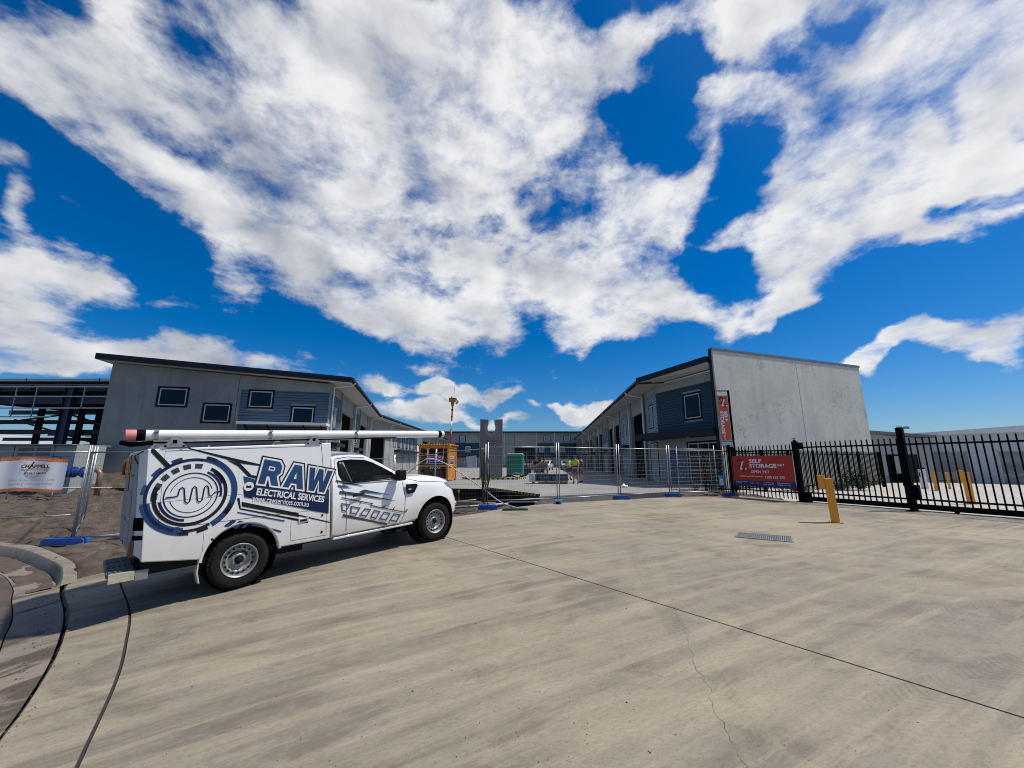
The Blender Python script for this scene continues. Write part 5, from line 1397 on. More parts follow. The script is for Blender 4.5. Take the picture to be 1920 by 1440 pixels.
mb = MB(); mb.tube([tilt * 5.1, tilt * 5.2], .09, 10); mb.tube([tilt * 4.6, tilt * 4.66], .085, 10); mb.build('clamp', BLK, MS)

# ------------------------------------------------------------------ green portable toilet
PT_ = thing('portable_toilet', 'green portable toilet standing right of the concrete monument', 'portable toilet', (.30, 36.6, SLAB), R(-12))
TEAL = pm('toilet_green', (.02, .20, .16), .45, var=.1, scale=2, bump=.08, bscale=18)
mb = MB(); mb.box(-.72, .72, -.5, .55, .16, 1.86); mb.build('cabin', TEAL, PT_, bevel=.05)
for k in range(5):
    x = -.56 + .28 * k; mb = MB(); mb.box(x - .045, x + .045, -.522, -.501, .25, 1.75); mb.build('rib', TEAL, PT_)
mb = MB(); mb.box(-.76, .76, -.54, .59, 1.863, 1.99); mb.build('roof', TEAL, PT_, bevel=.03)
mb = MB(); mb.box(-.66, .66, -.45, .5, 1.99, 2.07); mb.build('vent_roof', pm('toilet_white', (.6, .62, .6), .6), PT_, bevel=.03)
mb = MB(); mb.box(.725, .745, -.38, .42, .22, 1.8); mb.build('door', TEAL, PT_)
mb = MB(); mb.box(-.72, -.5, -.5, .55, 0, .158); mb.box(.5, .72, -.5, .55, 0, .158); mb.build('skid', BLK, PT_)

# ------------------------------------------------------------------ machinery and cars at the back of the courtyard
def wheel_part(par, x, y, z, r_, w, name='wheel', spokes=True):
    mb = MB(); mb.lathe([(r_ * .55, -w / 2), (r_ * .9, -w / 2), (r_, -w / 3), (r_, w / 3), (r_ * .9, w / 2), (r_ * .55, w / 2)], 20, 'y', (x, y, z)); o = mb.build(name, pm('rubber', (.018, .018, .018), .85, var=.3, scale=20), par, smooth=True)
    mb = MB(); mb.lathe([(0, -w * .42), (r_ * .5, -w * .36), (r_ * .56, -w * .5)], 16, 'y', (x, y, z)); mb.lathe([(0, w * .42), (r_ * .5, w * .36), (r_ * .56, w * .5)], 16, 'y', (x, y, z)); mb.build('rim', ALU, o)
    return o
FK = thing('forklift', 'dark site forklift parked between the green toilet and the workers', 'forklift', (2.5, 42.5, SLAB), R(-150))
DK = pm('machine_dark', (.05, .045, .04), .6, var=.4, scale=4); MR = pm('machine_red', (.28, .05, .03), .5)
mb = MB(); mb.prism([(-1.1, .35), (1.2, .35), (1.3, .8), (.3, .95), (-.2, 1.25), (-1.2, 1.2)], -.55, .55); mb.build('body', DK, FK, bevel=.04)
mb = MB(); mb.box(-1.2, -.3, -.5, .5, 1.26, 1.4); mb.build('engine_cover', MR, FK, bevel=.03)
mb = MB()
for x, y in ((.5, -.5), (.5, .5), (-.7, -.5), (-.7, .5)): mb.bar((x, y, .9), (x * .9, y * .95, 2.15), .07)
mb.box(-.75, .55, -.55, .55, 2.15, 2.22); mb.build('roll_cage', BLK, FK)
mb = MB(); mb.box(-.45, .0, -.3, .3, 1.15, 1.3); mb.box(-.5, -.4, -.3, .3, 1.3, 1.75); mb.build('seat', BLK, FK, bevel=.03)
mb = MB(); mb.box(1.3, 1.4, -.45, -.3, .15, 2.4); mb.box(1.3, 1.4, .3, .45, .15, 2.4); mb.box(1.3, 1.4, -.3, .3, 2.25, 2.35); mb.build('lift_frame', DK, FK)
for y in (-.3, .3): mb = MB(); mb.box(1.41, 2.4, y - .06, y + .06, .1, .15); mb.build('fork', BLK, FK)
for x, y in ((-.75, -.6), (-.75, .6), (.85, -.6), (.85, .6)): wheel_part(FK, x, y, .38, .38, .26)
mb = MB()
for k in range(16):
    pass
hs = MB(); pts = [Vector((-.7 + 1.9 * t, 34.0 + .5 * math.sin(t * 9), SLAB + .06 + .14 * math.sin(t * 5) ** 2)) for t in np.linspace(0, 1, 24)]
hs.tube(pts, .05, 6); ho = hs.build('cable', BLK, smooth=True); tag(ho, 'thick black hose lying between monument and green toilet', 'hose')
pts = [Vector((-.5 + 1.7 * t, 34.6 + .3 * math.cos(t * 7), SLAB + .05 + .35 * math.sin(t * 3.1) ** 2)) for t in np.linspace(0, 1, 24)]
hs = MB(); hs.tube(pts, .04, 6); ho = hs.build('cable', pm('hose_grey', (.25, .25, .25), .6), smooth=True); tag(ho, 'grey looped hose beside the green toilet', 'hose')


def small_car(x, y, rot, label, colr, body='car'):
    o = thing('parked_car', label, 'car', (x, y, SLAB), rot, 'cars parked at the back of the courtyard'); pm_ = pm('car_' + colr[0], colr[1], .25, coat=.6, var=.03)
    prof = [(-2.1, .35), (2.15, .35), (2.2, .75), (1.95, .95), (1.0, 1.05), (.45, 1.50), (-1.1, 1.55), (-1.9, 1.05), (-2.15, .95)]
    mb = MB(); mb.prism(prof, -.85, .85); b = mb.build('body', pm_, o, bevel=.08)
    mb = MB(); mb.prism([(.93, 1.07), (.42, 1.44), (-1.05, 1.48), (-1.65, 1.07)], -.858, .858); mb.build('window', GLS, o)
    mb = MB(); mb.add([(.98, -.70, 1.075), (.98, .70, 1.075), (.50, .62, 1.475), (.50, -.62, 1.475)], [(0, 1, 2, 3)]); mb.build('windscreen', GLS, o)
    for s in (-.6, .6): mb = MB(); mb.box(2.14, 2.21, s - .18, s + .18, .68, .82); mb.build('headlight', ALU, o)
    mb = MB(); mb.box(2.17, 2.215, -.35, .35, .5, .66); mb.build('grille', BLK, o)
    for a, b_ in ((-1.3, -.8), (-1.3, .8), (1.35, -.8), (1.35, .8)): wheel_part(o, a, b_, .33, .33, .2)
small_car(5.6, 66, R(-105), 'white car facing the camera behind the lone worker', ('white', (.72, .72, .72)))
small_car(9.4, 70, R(-95), 'silver car facing the camera behind the group of workers', ('silver', (.42, .43, .45)))
small_car(3.0, 69, R(-110), 'dark car half hidden behind the forklift', ('dark', (.05, .055, .07)))

# steel frame boxes lying on timbers
WB = thing('window_frame_unit', 'grey box shaped window unit lying on timber bearers in front of the workers', 'window unit', (1.42, 25.1, SLAB), R(-8))
mb = MB(); mb.box(0, 2.05, 0, .75, .14, .19); mb.box(0, 2.05, 0, .75, .56, .60); mb.box(0, .05, 0, .75, .19, .56); mb.box(2.0, 2.05, 0, .75, .19, .56); mb.box(.05, 2.0, .70, .75, .19, .56); mb.box(.35, .40, 0, .04, .19, .56); mb.build('frame', pm('unit_grey', (.20, .23, .24), .5, metal=.2), WB)
mb = MB(); mb.box(-.35, -.003, -.1, .72, .14, .62); mb.build('side_panel', pm('unit_pale', (.42, .46, .48), .5), WB, bevel=.01)
for a, b in ((.45, .95), (1.05, 1.5), (1.55, 1.95)): mb = MB(); mb.box(a, b, .3, .4, .2, .45); mb.build('packed_part', pm('part_blue', (.10, .16, .22), .5), WB)
for a in (-.2, .6, 1.5): mb = MB(); mb.box(a, a + .12, -.08, .8, 0, .138); mb.build('timber', pm('timber', (.17, .10, .06), .8, var=.3, scale=6), WB)
mb = MB(); mb.box(.2, 2.0, -.06, .02, .02, .13); mb.build('timber', MATS['timber'], WB)
# small things by the fence
mt = thing('green_mat', 'dark green plastic mat lying on the driveway edge in front of the fence', 'mat', (.10, 12.55, G(.1, 12.5) + .002), R(4)); mb = MB(); mb.box(-.38, .38, -.16, .16, 0, .05); mb.build('lid', pm('lid_green', (.02, .06, .035), .6, var=.2, scale=8), mt, bevel=.012)
mb = MB(); mb.box(-.3, .3, -.1, .1, .051, .058); mb.build('rim', MATS['lid_green'], mt)
bx_ = thing('pit_box', 'black plastic pit box in the dirt trench behind the fence', 'pit box', (.35, 14.6, -.12), R(4)); mb = MB(); mb.box(-.42, .42, -.2, .2, 0, .30); mb.build('box', BLKR, bx_, bevel=.01); mb = MB(); mb.box(-.45, .45, -.23, .23, .301, .33); mb.build('lid', pm('lid_dark', (.02, .035, .03), .6), bx_)
for (a, b, l_, r_) in (((-3.6, 13.6, .02), (.9, 14.9, .16), 'long grey pipe lying along the trench behind the fence', .045), ((-4.2, 14.8, .1), (-.6, 15.2, .12), 'thin steel bar lying across the trench', .02), ((-3.4, 15.6, .0), (-1.3, 14.9, .25), 'short steel bar propped in the trench', .02)):
    o = MB().tube([Vector(a) - Vector(a), Vector(b) - Vector(a)], r_, 8).build('pipe', GALV_D, smooth=True, loc=a); tag(o, l_, 'pipe')
r_ = random.Random(21)
for k, (bx0, by0, bl, ba, bt) in enumerate(((-3.6, 15.0, 1.6, 20, 'short grey plank lying flat in the trench nearest the bonnet'), (-2.9, 17.6, 1.9, -30, 'weathered plank in the trench below the hazard strip'), (-.4, 15.4, 1.3, 50, 'plank end sticking out of the trench behind the green cord'), (-4.6, 17.0, 2.2, 5, 'long timber lying at the back of the trench'))):
    o = MB().box(-bl / 2, bl / 2, -.06, .06, 0, .05).build('plank', pm('plank_grey', (.20, .16, .12), .85, var=.4, scale=5), loc=(bx0, by0, dirt_h(bx0, by0) + .05), rotz=R(ba)); tag(o, bt, 'plank')
o = MB().box(-1.2, 1.2, -.03, .03, 0, .14).build('formwork_board', MATS['timber'], bevel=.004, loc=(-2.4, 14.6, .05), rotz=R(14)); tag(o, 'brown formwork board on edge in the trench', 'board')
o = MB().box(-1.0, 1.0, -.03, .03, 0, .10).build('formwork_board', MATS['timber'], bevel=.004, loc=(-1.7, 17.4, .1), rotz=R(-52)); tag(o, 'formwork board against the slab edge', 'board')
for k, (x, y, h) in enumerate(((-2.0, 15.1, .62), (-2.9, 16.3, .5))):
    o = thing('steel_peg', ['rusty steel peg with yellow cap in the trench', 'farther rusty steel peg in the trench'][k], 'peg', (x, y, -.1)); MB().tube([(0, 0, 0), (.02, 0, h)], .014, 6).build('rod', pm('rust', (.13, .06, .03), .85, var=.4, scale=20), o); MB().tube([(.02, 0, h - .03), (.02, 0, h + .05)], .035, 8).build('cap', YEL, o)
# white conduit arching over the fence
cpts = [(-3.75, 13.9, 1.05), (-3.46, 13.95, 1.34), (-3.15, 14.0, 1.60), (-2.88, 14.0, 1.71), (-2.55, 14.0, 1.64), (-2.22, 14.0, 1.49), (-1.72, 14.0, 1.18), (-1.01, 13.9, .72), (-.40, 13.4, .33), (0.1, 12.9, .20), (.38, 12.7, .19)]
o = MB().tube([Vector(p) - Vector(cpts[0]) for p in [tuple(v) for v in spline(cpts, 6)]], .017, 6).build('conduit', pm('conduit_white', (.55, .54, .50), .5), smooth=True, loc=cpts[0]); tag(o, 'pale flexible conduit arching from behind the bonnet down to the green lid', 'conduit')
# green cord hung on the post
o = thing('cord', 'tangled green cord hanging on the fence post right of the cage', 'cord', (-.95, 13.72, 1.1)); r_ = random.Random(9); CGm = pm('cord_green', (.07, .10, .05), .8, var=.4, scale=10)
mb = MB()
for k in range(9):
    a = r_.uniform(-.12, .12); b = r_.uniform(.4, .95); w_ = r_.uniform(.05, .22)
    mb.tube([(a * .3, 0, .85), (a + w_ * .6, -.04, .5), (a * .5 + w_, -.03, .1 - b * .2), (a + .05, -.04, -b * .75), (a * .4 - .02, -.02, -b * .2), (a * .2, 0, .8)], .011, 5)
mb.build('strand', CGm, o, smooth=True, kind='stuff')
mb = MB(); mb.bar((0, .02, -.9), (-.14, .02, 1.0), .045); mb.build('stake', pm('stake', (.09, .09, .085), .8), o)
o = thing('safety_sheet', 'blank white sheet tied to the fence left of the monument', 'sheet', (-1.42, 14.2, .12), R(-32)); mb = MB(); mb.prism([(-.17, 1.27), (.24, 1.29), (.20, 1.70), (-.24, 1.66)], -.03, -.02); mb.build('sheet', pm('sheet_white', (.62, .66, .70), .6, var=.06, scale=3), o)
o = thing('paper_bag', 'small crumpled white bag on the site slab behind the fence', 'bag', (5.9, 21.5, SLAB)); mb = MB(); mb.lathe([(0, 0), (.11, .02), (.13, .09), (.07, .16), (.03, .2), (0, .19)], 7, 'z'); mb.lathe([(0, 0), (.07, .02), (.08, .06), (.04, .12), (0, .12)], 6, 'z', (.17, .03, 0)); mb.build('bag', WTXT, o)

# ------------------------------------------------------------------ steel frame hall, plant and pipes at the left
NS = pm('navy_steel', (.018, .022, .06), .5, var=.25, scale=2); NSR = pm('hall_roof_underside', (.035, .04, .055), .6, var=.2, scale=1)
SH = thing('steel_frame_hall', 'unclad dark blue steel frame hall under construction with galvanised girts', 'building', (-36, 30, 0), 0)
cols = [(-17, 0, .5), (-4.6, 0, .34), (-3.4, 6, .3), (1.95, 0, .62), (4.95, 6, .34), (-17, 8, .4), (-6, 12, .4), (2, 12, .4), (10, 12, .4), (-12, 20, .4), (-2, 20, .4), (8, 20, .4), (-.6, 12, .24), (-4.2, 0, .34), (-9.5, 8, .34), (-3.9, 8, .3), (5.5, 8, .34), (-8, 20, .4), (4, 20, .4)]
for x, y, w in cols:
    mb = MB(); mb.box(x - w / 2, x + w / 2, y - .02, y + .02, 0, 7.4); mb.box(x - w / 2 - .02, x - w / 2, y - .16, y + .16, 0, 7.4); mb.box(x + w / 2, x + w / 2 + .02, y - .16, y + .16, 0, 7.4); mb.build('column', NS, SH)
for y, z, h in ((0, 7.0, .34), (0, 6.0, .62), (6, 4.1, .36), (12, 6.6, .4), (20, 6.4, .4), (12, 3.8, .3), (9, 5.3, .35), (16, 4.6, .35), (3, 6.5, .5), (20, 4.9, .3)):
    mb = MB(); mb.box(-18, 12, y + .17, y + .22, z, z + h); mb.box(-18, 12, y + .08, y + .32, z - .02, z); mb.box(-18, 12, y + .08, y + .32, z + h, z + h + .02); mb.build('beam', NS, SH)
for x in (-17, -14, -11, -7.8, -4.6, -1.3, 2, 5, 8, 11):
    mb = MB(); mb.bar((x, 0, 7.25), (x, 24, 7.9), .2, .34); mb.build('rafter', NS, SH)
mb = MB()
for k in range(19): y = .3 + k * 1.3; mb.box(-18, 12, y, y + .06, 7.42 + y * .027, 7.58 + y * .027)
mb.build('purlin', GALV_D, SH, kind='stuff')
mb = MB(); mb.add([(-18, -.2, 7.66), (12, -.2, 7.66), (12, 24.5, 8.3), (-18, 24.5, 8.3), (-18, -.2, 7.70), (12, -.2, 7.70), (12, 24.5, 8.34), (-18, 24.5, 8.34)], [(0, 3, 2, 1), (4, 5, 6, 7), (0, 1, 5, 4), (1, 2, 6, 5), (2, 3, 7, 6), (3, 0, 4, 7)]); mb.build('roof', NSR, SH)
mb = MB(); mb.box(-18, 12, -.42, -.22, 7.66, 7.86); mb.build('gutter', pm('gutter_grey', (.42, .46, .47), .5), SH)
for x in (-8, -1.2, 4.4): mb = MB(); mb.box(x, x + .06, -.44, -.421, 7.64, 7.88); mb.build('gutter_joint', BLK, SH)
for z in (7.2, 6.45, 5.56, 4.90): 
    mb = MB(); mb.box(-18, (6.2 if z > 5 else 1.2), -.30, -.24, z, z + .09); mb.build('girt', GALV, SH)
for x, za, zb in ((-1.9, 4.9, 7.2), (-.35, 4.9, 7.2), (3.3, 5.56, 7.2), (-8, 4.9, 7.2)): 
    mb = MB(); mb.bar((x - .28 * 0, -.27, za), (x, -.27, zb), .06); mb.build('girt', GALV, SH)
for a, b in (((-4.6, 6, 5.9), (2, 6, 3.9)), ((2, 6, 5.9), (8.5, 6, 3.9)), ((2, 6, 3.9), (8.5, 6, 5.9)), ((2, 0, 2.4), (6.5, 0, .6)), ((-17, 12, 6), (-6, 12, 3)), ((-6, 12, 6), (2, 12, 3)), ((2.3, 12, 2.9), (9, 12, 4.3)), ((-17, 6, 4.2), (-4.6, 6, 5.9)), ((2, 6, 4.7), (8, 6, 3.2))):
    mb = MB(); mb.tube([a, b], .09, 6); mb.build('brace', NS, SH)
mb = MB()
for z in (2.9, 3.9, 4.9): mb.box(-22, 14, 24.0, 24.06, z, z + .1)
for x in range(-20, 13, 3): mb.box(x, x + .06, 24.07, 24.12, 0, 6)
mb.build('far_girts', GALV_D, SH, kind='stuff')
# mezzanine sheet
mb = MB(); mb.box(1.9, 11, 6.5, 14, 5.2, 5.28); mb.box(-8, 1.8, 8, 16, 5.45, 5.5); mb.build('deck', pm('deck_steel', (.18, .21, .24), .5, metal=.3), SH)
# sheds beyond
o = thing('gable_shed', 'dark green gabled shed far behind the steel frame', 'building', (-54, 62, 0)); mb = MB(); mb.prism([(-8, 0), (12, 0), (12, 3.6), (2, 5.2), (-8, 3.4)], 0, 10); mb.build('walls', pm('shed_green', (.055, .085, .085), .6), o); mb = MB(); mb.prism([(-8.4, 3.42), (2, 5.25), (12.4, 3.62), (12.4, 3.75), (2, 5.4), (-8.4, 3.55)], -.4, 10.4); mb.build('roof', pm('shed_roof', (.09, .12, .12), .5), o)
o = thing('low_building', 'low building with red fascia far behind the steel frame', 'building', (-84, 62, 0)); mb = MB(); mb.box(-18, 22, 0, 8, 0, 3.0); mb.build('walls', pm('low_wall', (.35, .33, .33), .7), o); mb = MB(); mb.box(-18.3, 22.3, -.3, 8.3, 3.01, 3.55); mb.build('fascia', pm('red_fascia', (.30, .03, .04), .5), o)
o = thing('gable_shed', 'pale gabled shed far at the left edge behind the steel frame', 'building', (-100, 70, 0)); mb = MB(); mb.prism([(-6, 0), (14, 0), (14, 3.4), (4, 6.4), (-6, 3.4)], 0, 10); mb.build('walls', pm('shed_pale', (.30, .33, .36), .6), o); mb = MB(); mb.prism([(-6.4, 3.4), (4, 6.5), (14.4, 3.4), (14.4, 3.5), (4, 6.65), (-6.4, 3.5)], -.3, 10.3); mb.build('roof', pm('shed_roof2', (.4, .43, .45), .5), o)
# grey plant kiosk
KG = pm('kiosk_grey', (.30, .335, .335), .5, var=.06, scale=1.2)
KK_ = thing('plant_kiosk', 'long grey green electrical kiosk with louvres behind the banner', 'kiosk', (-22.0, 20.2, 0), R(4))
mb = MB(); mb.box(-4.3, 0, 0, 1.6, .0, 2.42); mb.build('cabinet', KG, KK_, bevel=.01)
mb = MB(); mb.box(-8.3, -4.35, -.2, 1.8, .0, 2.36); mb.build('cabinet', pm('kiosk_blue_grey', (.23, .27, .29), .5, var=.06), KK_, bevel=.01, label='darker blue grey half of the kiosk')
for a, b in ((-2.7, -2.0), (-1.85, -1.2)):
    mb = MB(); z = 1.92
    while z < 2.25: mb.prism([(-.03, z), (-.005, z + .03), (-.001, z), (-.001, z - .002)], a, b, 'x'); z += .045
    mb.box(a, b, -.012, -.001, 1.9, 2.28); mb.build('louvre', pm('louvre', (.17, .19, .19), .6), KK_)
    mb = MB()
    for k in range(6): mb.box(a + k * .11, a + k * .11 + .07, -.02, -.001, 1.66, 1.72)
    mb.build('vent_slot', BLKR, KK_)
mb = MB(); mb.box(-2.9, -2.88, -.01, -.001, .1, 2.4); mb.box(-1.02, -1.0, -.01, -.001, .1, 2.4); mb.box(-4.32, -4.30, -.02, -.001, .1, 2.4); mb.build('door_gap', BLKR, KK_)
mb = MB(); mb.box(-4.62, -4.50, -.24, -.201, 1.9, 2.12); mb.build('handle', BLK, KK_)
mb = MB(); mb.box(-8.3, 0, -.26, 1.86, 2.43, 2.47); mb.build('roof', KG, KK_)
# blue valve set and copper bend
VL = thing('valve_assembly', 'blue water valve assembly with handwheel and copper coloured bend pipe on the dirt', 'valve', (-20.05, 19.4, 0))
VB_ = pm('valve_blue', (.012, .04, .22), .45, var=.2, scale=5); CU = pm('pipe_brown', (.27, .16, .11), .45, metal=.3, var=.2, scale=8)
mb = MB(); mb.tube([(-2.3, 0, 1.12), (-.35, 0, 1.12)], .17, 12); mb.tube([(-1.75, 0, 1.12), (-1.75, 0, 1.75)], .12, 10); mb.build('body', VB_, VL, smooth=True)
for x in (-2.1, -1.4, -1.05, -.5): mb = MB(); mb.tube([(x, 0, 1.12), (x + .08, 0, 1.12)], .26, 14); mb.build('flange', VB_, VL)
mb = MB(); mb.lathe([(.30, -.02), (.34, -.02), (.34, .02), (.30, .02), (.30, -.02)], 18, 'z', (-1.75, 0, 1.86)); mb.bar((-2.05, 0, 1.86), (-1.45, 0, 1.86), .04); mb.bar((-1.75, -.3, 1.86), (-1.75, .3, 1.86), .04); mb.tube([(-1.75, 0, 1.75), (-1.75, 0, 1.88)], .03, 8); mb.build('handwheel', VB_, VL)
mb = MB(); mb.tube([(-.30, 0, 1.22), (-.02, 0, 1.26), (.18, 0, 1.20), (.30, 0, 1.05), (.32, 0, .85), (.32, 0, -.1)], .11, 12); mb.build('bend_pipe', CU, VL, smooth=True)
o = thing('barrier_rail', 'low white rail on the dirt in front of the blue valves', 'rail', (-21.5, 18.2, 0)); mb = MB()
mb.tube([(-3.2, 0, .74), (1.2, 0, .70)], .035, 6); mb.tube([(-1.5, 0, .42), (3.4, .2, .46)], .03, 6)
for x in (-3, -1, 1): mb.tube([(x, 0, -.1), (x, 0, .74)], .03, 6)
mb.build('rail', pm('rail_white', (.5, .48, .44), .6), o, smooth=True)
o = MB().tube([(0, 0, 0), (1.5, .55, .12), (2.6, .8, .16)], .03, 8).build('pipe', WHITE, smooth=True, loc=(-9.3, 9.3, -.05)); tag(o, 'white conduit lying on the dirt behind the ute step', 'conduit')

# ------------------------------------------------------------------ workers
SKIN = pm('skin', (.42, .22, .15), .55, var=.08, scale=10); 


def skin_mesh(name, verts, edges, radii, mat, parent, sub=2, root=0):
    me = bpy.data.meshes.new(name); me.from_pydata(verts, edges, []); o = bpy.data.objects.new(name, me); col.objects.link(o)
    m = o.modifiers.new('skin', 'SKIN'); sv_ = me.skin_vertices[0].data
    for i, r_ in enumerate(radii): sv_[i].radius = (r_ if isinstance(r_, tuple) else (r_, r_))
    for i in range(len(verts)): sv_[i].use_root = (i == root)
    m.use_smooth_shade = True
    s = o.modifiers.new('sub', 'SUBSURF'); s.levels = sub; s.render_levels = sub
    bpy.context.view_layer.update(); dg = bpy.context.evaluated_depsgraph_get(); me2 = bpy.data.meshes.new_from_object(o.evaluated_get(dg))
    bpy.data.objects.remove(o); bpy.data.meshes.remove(me); me2.materials.clear(); me2.materials.append(mat)
    for p in me2.polygons: p.use_smooth = True
    return link(name, me2, parent)


def worker(x, y, rot, label, shirt, band, legs='shorts', head=0.0, pose='stand', cap=None, H=1.70, legm=None):
    o = thing('person', label, 'person', (x, y, SLAB), rot); k = H / 1.75
    # faces +y in local space
    arm = {'stand': (((.23, .02, 1.12), (.22, .10, .88)), ((-.23, .02, 1.12), (-.22, .10, .88))), 'hold': (((.24, .05, 1.14), (.12, .28, 1.10)), ((-.24, .05, 1.14), (-.12, .28, 1.12))),
           'hip': (((.30, -.02, 1.16), (.17, .03, .98)), ((-.23, .05, 1.12), (-.20, .14, .90)))}[pose]
    st_ = .11
    V = [(0, 0, .96), (0, .0, 1.12), (0, -.01, 1.28), (0, -.01, 1.42), (0, 0, 1.50), (0, .01, 1.56), (0, .02, 1.66), (0, .02, 1.735),
         (.18, -.01, 1.40), arm[0][0], arm[0][1], (-.18, -.01, 1.40), arm[1][0], arm[1][1],
         (st_, .01, .86), (st_ + .02, .03, .48), (st_ + .03, -.02, .09), (st_ + .04, .13, .045), (-st_, .01, .86), (-st_ - .03, .02, .48), (-st_ - .04, -.04, .09), (-st_ - .06, .11, .045)]
    E = [(0, 1), (1, 2), (2, 3), (3, 4), (4, 5), (5, 6), (6, 7), (3, 8), (8, 9), (9, 10), (3, 11), (11, 12), (12, 13), (0, 14), (14, 15), (15, 16), (16, 17), (0, 18), (18, 19), (19, 20), (20, 21)]
    Rr = [(.15, .11), (.145, .105), (.155, .11), (.12, .09), .06, .062, (.085, .1), (.06, .07), .065, .045, .034, .065, .045, .034, .088, .058, .042, .04, .088, .058, .042, .04]
    V = [(a * k, b * k, c * k) for a, b, c in V]; Rr = [tuple(q * k for q in r_) if isinstance(r_, tuple) else r_ * k for r_ in Rr]
    b = skin_mesh('body', V, E, Rr, SKIN, o, 2)
    # hands: palm with five fingers
    for sgn, wv in ((1, arm[0]), (-1, arm[1])):
        e = Vector(wv[0]); w = Vector(wv[1]); d = (w - e).normalized(); side = d.cross(Vector((0, 0, 1)) if abs(d.z) < .8 else Vector((0, 1, 0))).normalized(); nrm = d.cross(side)
        hv = [w * k, (w + d * .06) * k]; he = [(0, 1)]; hr = [.026 * k, .03 * k]
        for f_, (off, L) in enumerate(((-.03, .07), (-.01, .085), (.01, .08), (.028, .06))):
            i = len(hv); hv += [tuple((w + d * .09 + side * off) * k), tuple((w + d * (.09 + L * .5) + side * off + nrm * .012) * k), tuple((w + d * (.08 + L) + side * off + nrm * .03) * k)]; he += [(1, i), (i, i + 1), (i + 1, i + 2)]; hr += [.010, .009, .008]
        i = len(hv); hv += [tuple((w + d * .05 - side * .04) * k), tuple((w + d * .09 - side * .055 + nrm * .02) * k)]; he += [(0, i), (i, i + 1)]; hr += [.011, .009]
        skin_mesh('hand', [tuple(v) for v in hv], he, hr, SKIN, o, 1)
    g = 1.16
    # shirt over torso and upper arms
    def mid(a, b_, t): return tuple(Vector(a).lerp(Vector(b_), t))
    a0 = mid(V[8], V[9], .55); a1 = mid(V[11], V[12], .55)
    sV = [V[0], V[1], V[2], V[3], mid(V[3], V[4], .6), V[8], a0, V[11], a1]; sE = [(0, 1), (1, 2), (2, 3), (3, 4), (3, 5), (5, 6), (3, 7), (7, 8)]
    sR = [(.175, .135), (.168, .128), (.176, .13), (.14, .11), (.07, .07), .082, .072, .082, .072]
    skin_mesh('shirt', sV, sE, [tuple(q * k for q in r_) if isinstance(r_, tuple) else r_ * k for r_ in sR], shirt, o, 2)
    mb = MB(); n = 20      # reflective band round the waist of the shirt
    for (za, zb, m_) in ((1.03, 1.12, band),):
        mb.lathe([(1, za * k), (1, zb * k)], n, 'z'); 
        mb.v = [(v[0] * .186 * k, v[1] * .150 * k, v[2]) for v in mb.v]; mb.build('reflective_band', m_, o, smooth=True)
    legm = legm or pm('navy_trousers', (.02, .022, .035), .85)
    if legs == 'shorts': kn = (.62, .60)
    lV = [V[0], mid(V[0], V[1], .35), V[14], V[18]]; lE = [(0, 1), (0, 2), (0, 3)]; lR = [(.17, .135), (.165, .13), .115, .115]
    if legs == 'shorts': lV += [mid(V[14], V[15], .72), mid(V[18], V[19], .72)]; lE += [(2, 4), (3, 5)]; lR += [.098, .098]
    else: lV += [V[15], V[19], mid(V[15], V[16], .9), mid(V[19], V[20], .9)]; lE += [(2, 4), (3, 5), (4, 6), (5, 7)]; lR += [.085, .085, .072, .072]
    skin_mesh('shorts' if legs == 'shorts' else 'trousers', lV, lE, [tuple(q * k for q in r_) if isinstance(r_, tuple) else r_ * k for r_ in lR], legm, o, 2)
    bootm = pm('boot', (.035, .022, .015), .7)
    for a, b_ in ((16, 17), (20, 21)):
        h_ = Vector(V[a]); t_ = Vector(V[b_]); d = Vector((t_.x - h_.x, t_.y - h_.y, 0)).normalized()
        bv = [tuple(h_ + Vector((0, 0, .10))), tuple(h_ + Vector((0, 0, -.03))), tuple(h_ - d * .04 + Vector((0, 0, -.04))), tuple(Vector((t_.x, t_.y, .05))), tuple(Vector((t_.x, t_.y, .045)) + d * .06)]
        skin_mesh('boot', bv, [(0, 1), (1, 2), (1, 3), (3, 4)], [.056, .058, .05, .05, .04], bootm, o, 1)
    hm = cap or pm('hair_dark', (.03, .02, .015), .8)
    mb = MB(); mb.lathe([(0, .115), (.05, .105), (.085, .07), (.102, .02), (.104, -.02)], 16, 'z', (0, 0, 0)); mb.v = [(v[0] * k, v[1] * 1.12 * k + .005, v[2] * k + 1.655 * k) for v in mb.v]; mb.build('cap' if cap else 'hair', hm, o, smooth=True)
    if cap: mb = MB(); mb.prism([(-.075 * k, .08 * k), (.075 * k, .08 * k), (.05 * k, .19 * k), (-.05 * k, .19 * k)], 1.65 * k, 1.662 * k, 'z'); mb.build('cap_peak', hm, o)
    # face: nose, eyes, mouth, ears
    mb = MB(); mb.lathe([(0, .03), (.012, .01), (.015, 0), (0, -.005)], 6, 'y', (0, .112 * k, 1.60 * k)); mb.lathe([(0, .012), (.018, 0), (0, -.01)], 6, 'x', (.088 * k, .01, 1.61 * k)); mb.lathe([(0, -.012), (.018, 0), (0, .01)], 6, 'x', (-.088 * k, .01, 1.61 * k)); mb.build('nose_and_ears', SKIN, o, smooth=True)
    mb = MB()
    for s in (-.032, .032): mb.box((s - .012) * k, (s + .012) * k, .095 * k, .113 * k, 1.625 * k, 1.637 * k)
    mb.box(-.022 * k, .022 * k, .09 * k, .109 * k, 1.555 * k, 1.563 * k); mb.build('eyes_and_mouth', pm('dark_features', (.05, .03, .03), .6), o)
    return o


